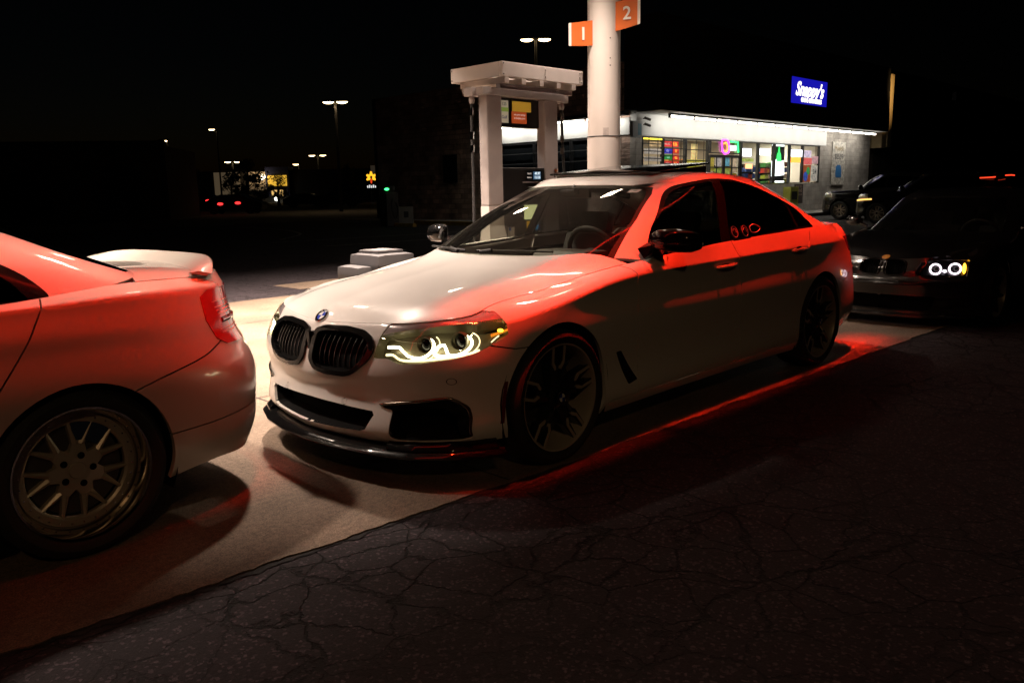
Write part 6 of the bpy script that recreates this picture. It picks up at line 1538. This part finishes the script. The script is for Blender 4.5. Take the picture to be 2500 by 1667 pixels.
def poster(name, x0, x1, z0, z1, m, label, y=-13.552, cat='poster', th=.004):
    b = MB(); b.box(-(x1-x0)/2, (x1-x0)/2, 0, th, 0, z1-z0); o = obj(name, b, m); o.location = ((x0+x1)/2, y, z0); tag(o, label, cat); return o
pm = lambda n, c, e=0: mat(n, c, .6, emit=c if e else None, es=e*.55, noise=(7, .55))  # e puts a faint glow into the paper, standing in for store light
poster('neon_tube', -22.20, -21.06, 3.0, 3.05, emat('neon_yellow', (1, .75, .05), 2.2), 'yellow light tube at the top of the first store window', -13.54, 'light', .03)
poster('window_poster', -22.20, -21.46, 2.76, 2.93, pm('p_tan', (.6, .42, .22), .5), 'tan paper poster high in the first store window')
poster('window_poster', -22.21, -21.15, 2.51, 2.69, pm('p_white', (.62, .56, .50), .45), 'long white paper below the tan poster in the first store window')
poster('window_poster', -22.22, -21.16, 2.26, 2.41, pm('p_white2', (.58, .52, .46), .40), 'second long white paper in the first store window, under the first')
poster('window_poster', -22.22, -20.98, 1.95, 2.12, pm('p_cream', (.60, .50, .36), .40), 'lowest cream paper in the first store window')
def pstxt(o, s, size, dx, dz, m, **k):
    M4 = Matrix(((-1, 0, 0, dx), (0, 0, 1, .008), (0, 1, 0, dz), (0, 0, 0, 1))); return text('poster_text', s, size, M4, m, o, depth=.0005, **k)
REDE = pm('p_red', (.75, .03, .03), .8); EOR = emat('lit_orange', (1, .35, .04), 1.8)
pbd = empty('price_board', (0, 0, 0)); tag(pbd, 'stack of lit red, blue and green price panels in the second store window', 'sign')
o = poster('price_panel', -23.32, -22.35, 2.78, 2.97, REDE, None, cat=None); o.parent = pbd; pstxt(o, 'VALUED', .10, .25, .10, M_TXW); pstxt(o, '9.56', .16, -.25, .095, EOR, bold=.006)
o = poster('price_panel', -22.95, -22.36, 2.54, 2.73, pm('p_blue', (.05, .05, .55), .7), None, cat=None); o.parent = pbd; pstxt(o, 'dip', .14, .05, .10, mat('text_lilac', (.6, .6, .9), .5, emit=(.6, .6, 1), es=.6))
o = poster('price_panel', -23.35, -22.955, 2.54, 2.73, REDE, None, cat=None); o.parent = pbd; pstxt(o, '11', .16, 0, .095, EOR, bold=.006)
o = poster('price_panel', -22.95, -22.36, 2.32, 2.50, pm('p_green', (.03, .32, .06), .6), None, cat=None); o.parent = pbd; pstxt(o, 'GO', .12, 0, .09, mat('text_mint', (.5, .8, .7), .5, emit=(.4, .9, .7), es=.6))
o = poster('price_panel', -23.36, -22.955, 2.31, 2.50, REDE, None, cat=None); o.parent = pbd; pstxt(o, '02', .16, 0, .095, EOR, bold=.006)
o = poster('price_panel', -23.37, -22.36, 2.08, 2.27, REDE, None, cat=None); o.parent = pbd; pstxt(o, 'PICK', .12, .25, .095, M_TXW); pstxt(o, '14', .16, -.25, .095, EOR, bold=.006)
poster('lit_board', -24.92, -24.48, 2.36, 2.94, pm('p_warm', (.9, .68, .30), .95), 'warm lit cream board in the third store window', -13.75, 'board')
poster('yellow_banner', -25.20, -23.87, 2.17, 2.34, pm('p_lime', (.55, .50, .05), .6), 'upper yellow band across the third store window', -13.553); poster('yellow_banner', -25.20, -23.87, 1.96, 2.12, pm('p_lime', ()), 'lower yellow band across the third store window', -13.553)
for (x0, x1, z0, z1, n, c, e, lb) in ((-25.83, -25.50, 1.92, 2.46, 'p_olive', (.50, .40, .06), .5, 'olive poster on the left door leaf'), (-26.40, -25.95, 2.1, 2.46, 'p_pale', (.55, .50, .48), .4, 'pale poster on the left door leaf'), (-26.40, -25.95, 1.6, 2.03, 'p_lime3', (.40, .50, .10), .4, 'lime poster low on the left door leaf'),
      (-27.02, -26.65, 2.12, 2.46, 'p_sky', (.15, .45, .60), .4, 'sky blue poster on the right door leaf'), (-27.58, -27.25, 1.9, 2.46, 'p_tan2', (.65, .50, .34), .5, 'tan poster on the right door leaf'), (-27.05, -26.65, 1.6, 2.03, 'p_lime4', (.45, .52, .12), .4, 'lime poster low on the right door leaf'),
      (-28.98, -27.98, 2.31, 2.44, 'p_grn', (.40, .50, .12), .6, 'green strip poster in the first window right of the door'), (-34.42, -33.55, 2.56, 2.87, 'p_lav', (.65, .55, .75), .6, 'lavender poster in the last store window'), (-34.5, -33.52, 2.24, 2.54, 'p_redw', (.80, .14, .14), .7, 'red poster under the lavender poster'),
      (-35.18, -34.50, 2.28, 2.62, 'p_pink', (.60, .36, .40), .5, 'pink and white poster at the end of the store windows'), (-34.44, -33.60, 1.45, 2.22, 'p_rust', (.45, .10, .03), .5, 'rust poster with round bottles low in the last store window')):
    poster('window_poster', x0, x1, z0, z1, pm(n, c, e), lb)
b = MB()
for (dx, dz, r_, mi) in ((.1, .25, .22, 0), (-.15, .5, .18, 1)): b.lathe([(0, .008), (r_, .008), (r_, .004)], 20, M=Matrix.Translation((dx, 0, dz)), mi=mi)
o = obj('drink_picture', b, [pm('p_blue2', (.04, .12, .6), .5), pm('p_green2', (.05, .4, .1), .5)]); o.location = (-34.0, -13.546, 1.45); tag(o, 'round blue and green drink picture on the rust poster', 'picture')
o = poster('price_poster', -35.22, -34.47, 1.49, 2.20, pm('p_pr', (.62, .58, .52), .45), 'white price poster low at the end of the store windows'); pstxt(o, '2/4', .30, 0, .42, M_TXB, bold=.006)
# neon signs
for (nm, pts, c, s_, lb) in (('neon_sign', [(-26.30, 3.12), (-26.75, 3.10), (-26.88, 2.80), (-26.80, 2.64), (-26.45, 2.62), (-26.33, 2.85), (-26.30, 3.12)], (1, .05, .75), 3.5, 'magenta neon loop over the store door'), ('neon_sign', [(-26.95, 3.08), (-27.55, 3.06), (-27.60, 2.66)], (.02, 1, .15), 3.5, 'green neon hook over the store door'),
      ('neon_sign', [(-26.45, 2.98), (-26.62, 3.02), (-26.75, 2.85), (-26.68, 2.68), (-26.5, 2.72)], (1, .25, .02), 3.0, 'orange neon loop inside the magenta loop')):
    b = MB(); b.tube([(x, -13.50, z) for x, z in crv(pts, 5)] if 'loop' in lb else [(x, -13.50, z) for x, z in pts], .035, 8); o = obj(nm, b, emat(nm+lb[:6], c, s_)); tag(o, lb, 'neon sign')
poster('lit_sign', -27.46, -26.92, 2.73, 2.93, emat('lit_mint', (.7, 1, .9), 2.6), 'pale mint lit sign inside the green neon hook', -13.54, 'sign', .03)
poster('lit_sign', -28.70, -27.90, 2.52, 2.84, emat('lit_white', (.95, .95, 1), 2.6), 'white lit sign in the first window right of the door', -13.54, 'sign', .03)
poster('lit_sign', -30.38, -29.40, 2.59, 2.87, emat('lit_white', ()), 'white lit sign in the second window right of the door', -13.54, 'sign', .03)
poster('lit_sign', -28.83, -28.29, 2.03, 2.22, emat('lit_peach', (1, .45, .2), 2.2), 'small orange lit sign in the first window right of the door', -13.54, 'sign', .03)
o = poster('lit_sign', -33.40, -32.28, 2.57, 2.88, emat('lit_white', ()), 'white lit sign above an orange one in the window right of the lit cooler', -13.54, 'sign', .03)
poster('lit_sign', -33.26, -32.33, 2.32, 2.55, emat('lit_or', (1, .35, .05), 2.2), 'orange lit sign under a white one in the window right of the lit cooler', -13.54, 'sign', .03)
cl_ = empty('lit_cooler', (-31.45, -13.70, 1.41)); tag(cl_, 'glowing drink cooler with green bottle shape in the store window', 'cooler')
def cbx(n, x0, x1, z0, z1, m, y=0.0, d=.03): b = MB(); b.box(x0, x1, y, y+d, z0, z1); return obj(n, b, m, cl_)
cbx('cooler_back', -.60, .60, 0, 1.68, M_FRAME, -.02, .02); cbx('cooler_tube', -.52, .58, 1.60, 1.68, emat('cool_white', (.9, 1, 1), 3)); cbx('cooler_tube', -.60, .55, .02, .11, emat('cool_white', ()))
b = MB(); b.prism([(-.58, .36), (.58, .30), (.60, .95), (.45, 1.05), (.35, .98), (.15, 1.05), (-.1, 1.0), (-.30, .96), (-.50, 1.0), (-.55, .7)], 1, .001, .03); obj('cooler_glow', b, emat('cool_white', ()), cl_)
b = MB(); b.prism([(-.22, .95), (.22, .95), (.16, 1.25), (.06, 1.35), (.03, 1.56), (-.03, 1.56), (-.06, 1.35), (-.16, 1.25)], 1, .032, .05); obj('bottle_shape', b, emat('cool_green', (.05, 1, .15), 2.2), cl_)
# banner on the wall
bn_ = poster('price_banner', -38.0, -36.5, 1.30, 3.33, pm('banner_white', (.60, .56, .50)), 'tall white banner priced $25.99 on the block wall', -13.46, 'banner', .02)
pstxt(bn_, 'Modelo', .34, 0, 1.72, mat('banner_gold', (.30, .20, .05), .6), shear=.2); pstxt(bn_, '$25.99', .36, 0, 1.33, M_TXB, bold=.004)
for c_ in bn_.children: c_.location.y += .015
b = MB(); b.prism([(-.36, .35), (.30, .35), (.34, .55), (.30, .85), (.12, .95), (-.22, .93), (-.36, .7)], 1, .021, .028); obj('banner_picture', b, mat('banner_blue', (.04, .20, .50), .6), bn_)
o = poster('wall_notice', -33.62, -32.72, .50, 1.36, mat('notice_dark', (.05, .035, .03), .7), 'dark notice with pale lettering under the store windows', -13.50, 'notice'); pstxt(o, 'EASY TO', .15, 0, .74, mat('notice_txt', (.5, .35, .28), .6)); pstxt(o, 'SAVE', .22, -.1, .56, mat('notice_txt', ())); pstxt(o, 'AT THE PUMP', .11, 0, .38, mat('notice_txt', ()))
o = poster('yellow_box', -32.0, -31.25, .2, 1.25, mat('ybox', (.35, .36, .05), .6), 'yellow-green newspaper box against the store wall', -13.2, 'box', .35); o.location.y = -13.30
b = MB(); b.box(-.25, .25, .35, .36, .5, .85); obj('box_window', b, M_FRAME, o)
# fluorescent fixtures under the eave
for i in range(12):
    x1 = -21.45-i*1.53
    t = empty('strip_light', (x1-.765, -12.72, 3.78)); tag(t, '%s strip light counted from the left in the row under the store eave' % ('first', 'second', 'third', 'fourth', 'fifth', 'sixth', 'seventh', 'eighth', 'ninth', 'tenth', 'eleventh', 'last')[i], 'light', 'strip lights under the store eave')
    b = MB(); b.box(-.755, .755, -.06, .06, 0, .05); b.box(.74, .76, -.05, .05, -.10, .0); obj('light_housing', b, M_FRAME, t)
    b = MB(); b.tube([(-.72, 0, -.045), (.72, 0, -.045)], .038, 10); obj('tube', b, M_TUBE, t, 60)
    area_lamp('lamp', (0, -.03, -.09), 1.4, FLU_W, (1, .95, .86), rot=(R(-42), 0, 0), size_y=.08, parent=t)
for i in range(4):
    t = empty('strip_light', (-20.18, -14.6-i*1.6, 3.77), PI/2); tag(t, '%s strip light from the store corner, over the barred side windows' % ('first', 'second', 'third', 'fourth')[i], 'light', 'strip lights along the store side wall')
    b = MB(); b.box(-.755, .755, -.05, .05, 0, .04); obj('light_housing', b, M_FRAME, t)
    b = MB(); b.tube([(-.72, 0, -.04), (.72, 0, -.04)], .03, 10); obj('tube', b, M_TUBE, t, 60)
    area_lamp('lamp', (0, .03, -.08), 1.4, FLU_W*.9, (1, .95, .86), rot=(R(38), 0, 0), size_y=.08, parent=t)
# cameras on the corner
for i, (dz, lb) in enumerate(((3.66, 'upper dark security camera at the store corner'), (3.46, 'lower dark security camera at the store corner'))):
    t = empty('security_camera', (-20.95, -13.35, dz)); tag(t, lb, 'camera')
    b = MB(); b.tube([(0, -.1, .02), (0, .05, .02)], .02, 6); b.tube([(.12, .05, .03), (-.10, .12, -.03)], .045, 10); obj('camera_body', b, M_IRON, t, 40)
o = poster('corner_sign', -20.58, -20.05, 3.02, 3.55, mat('pale_sign', (.55, .58, .60), .5), 'small pale sign box on the corner of the store', -13.35, 'sign', .12); b = MB(); b.box(-.22, -.02, .121, .124, .08, .46); obj('sign_picture', b, mat('sign_cyan', (.15, .40, .55), .5), o)
# roof sign
sg_ = empty('store_sign', (-30.95, -12.22, 4.56)); tag(sg_, "lit blue sign reading Snappy's Gas & Groceries on the dark roof", 'sign')
b = MB(); b.box(-1.70, 1.70, -.15, .06, 0, 1.10, .01); obj('sign_box', b, M_FRAME, sg_)
b = MB(); b.box(-1.66, 1.66, .061, .07, .04, 1.06); obj('sign_face', b, emat('sign_blue', (.012, .010, .55), .75), sg_)
for x in (-.9, .9): b = MB(); b.box(x-.04, x+.04, -.9, -.15, .2, .28); obj('sign_bracket', b, M_FRAME, sg_)
def sgt(s, size, dx, dz, **k): M4 = Matrix(((-1, 0, 0, dx), (0, 0, 1, .075), (0, 1, 0, dz), (0, 0, 0, 1))); return text('sign_text', s, size, M4, emat('sign_letters', (1, .90, .82), 2.2), sg_, depth=.003, **k)
sgt("Snappy's", .76, .02, .60, shear=.35, bold=.022); sgt('GAS & GROCERIES', .235, -.18, .20, bold=.010)
# neighbour wall strip beyond the store
nb = empty('neighbour_building', (-44.2, -15.0, 0)); tag(nb, 'dark building beyond the store with a pale corner pier in sodium light', 'building')
b = MB(); b.box(-30, 1.2, -14, 1.0, 0, 7.4); obj('wall', b, mat('neighbour_wall', (.06, .045, .035), .9, noise=(.8, .3)), nb)
b = MB(); b.box(1.25, 1.75, 1.0, 1.9, 3.2, 6.9, .02); b.box(1.76, 2.4, 1.0, 1.85, 3.15, 4.0, .02); obj('corner_pier', b, mat('pale_pier', (.50, .38, .20), .8), nb)
area_lamp('lamp', (2.6, 5.2, 5.4), .3, 70, (1, .62, .25), rot=(R(-100), 0, 0), spread=R(70), parent=nb)
b = MB(); b.box(2.45, 2.75, 5.2, 5.4, 5.2, 5.6, .02); obj('flood_light', b, M_FRAME, nb)

# ================================================================= air machine and boxes by the side wall
am = empty('air_machine', (-17.6, -23.6, 0)); tag(am, 'dark air machine with a small green light beside the store wall', 'air machine')
b = MB(); b.box(-.3, .3, -.25, .25, 0, 1.35, .03); b.box(-.22, .22, -.18, .18, 1.35, 1.62, .03); obj('cabinet', b, mat('machine_dark', (.04, .035, .03), .6), am, 40)
b = MB(); b.sphere((.22, .19, 1.48), (.12, .03, .05), 10); obj('status_light', b, emat('green_led', (.05, 1, .2), 4), am)
b = MB(); b.sphere((.22, .19, 1.22), .025, 8); obj('status_light', b, emat('blue_led', (.1, .15, 1), 2), am)
b = MB(); b.tube(crv([(.0, .26, 1.1), (.15, .35, .7), (.0, .38, .3), (-.2, .33, .6), (-.15, .27, .95)], 5), .02, 6); obj('air_hose', b, M_RUBBER, am, 60)
bx = empty('utility_box', (-18.7, -24.2, 0)); tag(bx, 'squat grey utility box next to the air machine', 'box')
b = MB(); b.box(-.4, .4, -.3, .3, 0, .75, .02); obj('box_body', b, mat('utility_grey', (.16, .15, .13), .7, noise=(5, .2)), bx); b = MB(); b.box(-.12, .12, .301, .31, .3, .55); obj('hatch', b, M_FRAME, bx)

# ================================================================= distance: street lamps, buildings, trees, cars
Cw = Vector((2.96, 3.4965, 1.3565)); M_POLE = mat('lamp_pole', (.05, .048, .045), .6, metal=.3)
def ray60(P, d): p = Vector(P); return Cw+(p-Cw)*(d/60)
def street_lamp(P, d, heads, label, s=1.0, e=60, light=0, spread=0.9):
    p = ray60(P, d); t = empty('street_lamp', (p.x, p.y, 0), R(-45)); tag(t, label, 'street lamp', 'street lamps across the lot')
    b = MB(); b.tube([(0, 0, 0), (0, 0, p.z+.1)], [.13*s, .07*s], 8); obj('pole', b, M_POLE, t, 60)
    L = [(-spread, 0), (spread, 0)] if heads == 2 else [(spread*.7, 0)]
    for (x, y) in L:
        b = MB(); b.tube([(0, 0, p.z), (x*.6, 0, p.z+.08)], .04*s, 6); b.sphere((x, 0, p.z+.08), (.45*s, .25*s, .10*s), 12); h = obj('lamp_head', b, M_POLE, t, 60)
        b = MB(); b.sphere((x, 0, p.z+.01), (.36*s, .19*s, .12*s), 12); obj('bulb', b, emat('lamp_bulb', (1, .72, .36), e), h)
    if light:
        l = bpy.data.lights.new('lamp', 'SPOT'); l.energy = light; l.color = (1, .68, .38); l.spot_size = R(140); l.spot_blend = .8; l.shadow_soft_size = .3
        lo = bpy.data.objects.new('lamp', l); COL.objects.link(lo); lo.location = (0, 0, p.z-.2); lo.parent = t
street_lamp((-32.54, -49.21, 7.97), 60, 2, 'twin-headed street lamp standing alone left of the store', 1.15, 12, 260, .50)
street_lamp((-43.53, -39.15, 12.2), 46, 2, 'twin-headed street lamp rising just above the pump roof', 1.0, 12, 0, .50)
street_lamp((-23.5, -57.73, 5.43), 112, 1, 'single street lamp farthest left', 1.7, 10, 0, .8)
street_lamp((-26.12, -55.25, 6.15), 98, 1, 'single street lamp high above the pale far building', 1.0, 10, 0, .8)
street_lamp((-26.61, -54.13, 3.79), 170, 2, 'twin street lamp above the pale far building', 2.0, 10, 300, 1.0)
street_lamp((-30.02, -50.59, 3.53), 185, 1, 'single street lamp midway between the two twin lamps', 2.2, 10, 0, 1)
street_lamp((-31.06, -49.7, 4.14), 150, 2, 'twin street lamp below the lone tall lamp', 1.7, 10, 0, 1.0)
street_lamp((-32.27, -48.18, 3.06), 230, 1, 'dim small street lamp nearest the yellow flower sign', 1.4, 9, 0, 1)
def frame_at(v, d):
    """point on the ray through a view direction stored at 60 m, at distance d, dropped to the ground"""
    p = ray60(v, d); return p
# pale warehouse with lit walls
wa = ray60((-25.46, -55.01, 2.68), 140); fb_ = empty('far_building', (wa.x, wa.y, 0), R(-45.5+90+90)); tag(fb_, 'long far building with pale lit walls and a glowing yellow window', 'building')
# local +x runs to image right
fb_.rotation_euler = (0, 0, math.atan2(.72, -.69))
k140 = 140/1985*1.0629
def fpx(x): return (x-490)*k140*1.02
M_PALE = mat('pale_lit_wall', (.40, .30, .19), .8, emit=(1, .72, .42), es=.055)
def fbox(n, xa, xb, ya, yb, m, dep=0, parent=fb_):
    b = MB(); z = lambda y: max(0, 1.36+(457-y)*k140); b.box(fpx(xa), fpx(xb), dep, dep+3, z(yb), z(ya)); return obj(n, b, m, parent)
fbox('wall', 380, 1000, 402, 480, mat('far_wall_dark', (.05, .042, .035), .9), 0.5)
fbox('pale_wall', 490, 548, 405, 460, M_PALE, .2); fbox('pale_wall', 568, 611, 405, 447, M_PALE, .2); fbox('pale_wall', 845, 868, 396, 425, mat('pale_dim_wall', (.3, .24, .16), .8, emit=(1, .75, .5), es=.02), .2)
fbox('blue_wall', 607, 660, 395, 460, mat('far_blue_wall', (.01, .012, .06), .7), .1)
fbox('yellow_window', 613, 655, 414, 438, mat('yellow_glow', (.5, .3, .05), .5, emit=(1, .55, .05), es=.75), -.2); fbox('yellow_window', 620, 645, 447, 460, mat('yellow_glow2', (.5, .3, .1), .5, emit=(1, .62, .2), es=.8), -.2)
for (vx, vy, c, e, r_) in ((580, 418, (1, .75, .45), 8, .45), (613-9, 417, (1, .8, .5), 9, .5), (632, 467, (.9, .95, .8), 6, .35)):
    b = MB(); b.sphere((fpx(vx), -.8, 1.36+(457-vy)*k140), r_, 8); obj('wall_lamp', b, emat('wall_lamp%d' % vx, c, e), fb_)
# flower-shaped sign
fs = ray60((-33.58, -46.65, 2.33), 110); fl = empty('flower_sign', (fs.x, fs.y, 0), math.atan2(.72, -.69)); tag(fl, 'glowing yellow flower-shaped sign with a small white line below', 'sign')
b = MB(); kk = 110/1985*1.0629
for a in (90, 25, 155, 205, -25): b.sphere((math.cos(R(a))*.36, 0, fs.z+.25+math.sin(R(a))*.40), (.20, .08, .20) if False else (.22, .08, .22), 10)
for a in (90, 25, 155, 205, -25): b.sphere((math.cos(R(a))*.56, 0, fs.z+.25+math.sin(R(a))*.62), (.16, .08, .17), 10)
obj('petals', b, emat('flower_yellow', (1, .45, .02), 1.6), fl); b = MB(); b.sphere((0, -.05, fs.z-.25), (.13, .08, .35), 8); obj('flower_stem', b, emat('flower_red', (.8, .05, .01), 1.0), fl)
b = MB()
for i in range(5): b.box(-.6+i*.26, -.44+i*.26, -.05, 0, fs.z-1.15, fs.z-.85+.1*(i % 2))
obj('sign_line', b, emat('flower_white', (.8, .8, .8), 1.0), fl); b = MB(); b.tube([(0, .1, 0), (0, .1, fs.z)], .12, 6); obj('sign_pole', b, M_POLE, fl)
# trees
M_LEAF = mat('night_foliage', (.045, .055, .025), .8); M_BARK = mat('bark', (.06, .045, .03), .9)
def tree(v, d, h, w, label, seed, cone=False, n=900):
    rnd = random.Random(seed); p = ray60(v, d); t = empty('tree', (p.x, p.y, 0)); tag(t, label, 'tree', 'dark trees in front of the far building')
    b = MB(); b.tube([(0, 0, 0), (.1, 0, h*.35), (0, .1, h*.8)], [.22, .16, .05], 6)
    cl = []
    for i in range(11):
        a = rnd.uniform(0, 2*PI); z = rnd.uniform(.3, .95); rr_ = w*(1-z*.75 if cone else math.sin(PI*min(1, z)))*rnd.uniform(.25, .8)
        q = (rr_*math.cos(a), rr_*math.sin(a), z*h); cl.append((q, w*rnd.uniform(.22, .42))); b.tube([(0, 0, h*z*.6), q], [.06, .02], 5)
    obj('trunk', b, M_BARK, t); b = MB()
    for i in range(n):
        c, r_ = rnd.choice(cl); u = Vector((rnd.gauss(0, 1), rnd.gauss(0, 1), rnd.gauss(0, .8))).normalized()*r_*rnd.random()**.4; q = Vector(c)+u
        a1 = Vector((rnd.gauss(0, 1), rnd.gauss(0, 1), rnd.gauss(0, 1))).normalized(); a2 = a1.orthogonal().normalized(); s_ = .16*w/2
        b.add([q-a1*s_, q+a2*s_*.5, q+a1*s_, q-a2*s_*.5], [(0, 1, 2, 3)])
    obj('crown', b, M_LEAF, t)
tree((-27.25, -53.35, 1.5), 100, 5.6, 3.3, 'dark bushy tree between the two pale walls', 1)
tree((-26.35, -54.1, 1.5), 105, 3.6, 1.9, 'small dark tree in front of the first pale wall', 2)
tree((-28.75, -51.6, 1.5), 95, 3.6, 1.7, 'dark tree against the yellow window', 3)
tree((-27.9, -52.6, 1.5), 110, 3.0, 1.6, 'low dark tree under the second pale wall', 4)
tree((-32.4, -48.0, 1.5), 105, 4.6, 2.3, 'dark tree left of the yellow flower sign', 5)
tree((-24.2, -56.3, 1.5), 90, 4.0, 2.6, 'dark tree at the far left of the lot', 6)
# dark building on the left
lb_ = empty('roadside_building', (0, 0, 0)); tag(lb_, 'barely lit dark building across the lot at the far left', 'building')
pL = ray60((-23.29, -57.97, 0), 48); d_ = Vector((.72, -.69, 0))
lb_.location = (pL.x, pL.y, 0); lb_.rotation_euler = (0, 0, math.atan2(-.69, .72)+.12)
b = MB(); b.box(0, 24, -8, 0, 0, 4.3); obj('wall', b, mat('left_wall', (.06, .045, .035), .9, noise=(1, .3)), lb_)
b = MB(); b.box(-.1, 24, .001, .5, 3.9, 4.6, .02); obj('roof_band', b, mat('left_band', (.05, .04, .03), .9), lb_)
for x0, x1, z1 in ((1.5, 3.6, 3.2), (6.5, 9.5, 2.4), (12, 19, 3.0)): b = MB(); b.box(x0, x1, .001, .06, .3, z1); obj('window', b, M_FRAME, lb_)
# distant vehicles
def far_car(v, d, label, lights):
    p = ray60(v, d); t = empty('distant_car', (p.x, p.y, 0), math.atan2(.72, -.69)); tag(t, label, 'car', 'cars far across the lot')
    b = MB(); b.prism([(-2.2, .3), (2.2, .3), (2.25, .8), (1.4, .95), (.7, 1.42), (-.9, 1.42), (-1.6, 1.0), (-2.2, .9)], 1, -.85, .85); bmesh.ops.bevel(b.bm, geom=list(b.bm.edges), offset=.08, segments=2, affect='EDGES'); obj('body', b, M_BLACKP, t, 50)
    for x in (-1.35, 1.35):
        for y in (-.87, .67): b = MB(); b.lathe([(0, 0), (.32, 0), (.32, .2), (0, .2)], 16, M=Matrix.Translation((x, y, .32))); obj('wheel', b, M_RUBBER, t)
    for (x, z, c, e) in lights: b = MB(); b.sphere((x, -.9, z), (.22, .12, .10), 8); obj('car_light', b, emat('car_light_%s' % c[0], c[1], e), t)
rd_, wt_ = ('red', (1, .03, .03)), ('white', (1, .8, .5))
far_car((-25.0, -55.6, 0), 70, 'distant dark car with two small red lights', [(-.5, .95, rd_, 2.5), (.55, .95, rd_, 2.5)]); far_car((-24.0, -56.5, 0), 74, 'distant dark car with one pale light, farthest left', [(-.3, .7, wt_, 3)])
far_car((-26.5, -54.0, 0), 60, 'distant dark car with two dim red tail lights, nearest of them', [(-.8, .75, rd_, 1.0), (.5, .80, rd_, 1.0)]); far_car((-30.2, -50.3, 0), 85, 'distant unlit car midway across the lot', []); far_car((-31.9, -48.6, 0), 80, 'distant unlit car left of the flower sign', [])

# lamp post across the drive on the near side (outside the frame, lights the near flanks)
t = empty('street_lamp', (8.5, 12.5, 0)); tag(t, 'street lamp across the drive on the near side', 'street lamp', 'street lamps across the lot')
b = MB(); b.tube([(0, 0, 0), (0, 0, 8.4)], [.10, .06], 8); obj('pole', b, M_POLE, t, 60)
b = MB(); b.tube([(0, 0, 8.4), (-.8, -.8, 8.5)], .04, 6); b.sphere((-.9, -.9, 8.5), (.4, .4, .10), 12); h = obj('lamp_head', b, M_POLE, t, 60)
l = bpy.data.lights.new('lamp', 'SPOT'); l.energy = NEAR_W; l.color = (1, .62, .30); l.spot_size = R(140); l.spot_blend = .8; l.shadow_soft_size = .2
lo = bpy.data.objects.new('lamp', l); COL.objects.link(lo); lo.location = (-.9, -.9, 8.35); lo.parent = t
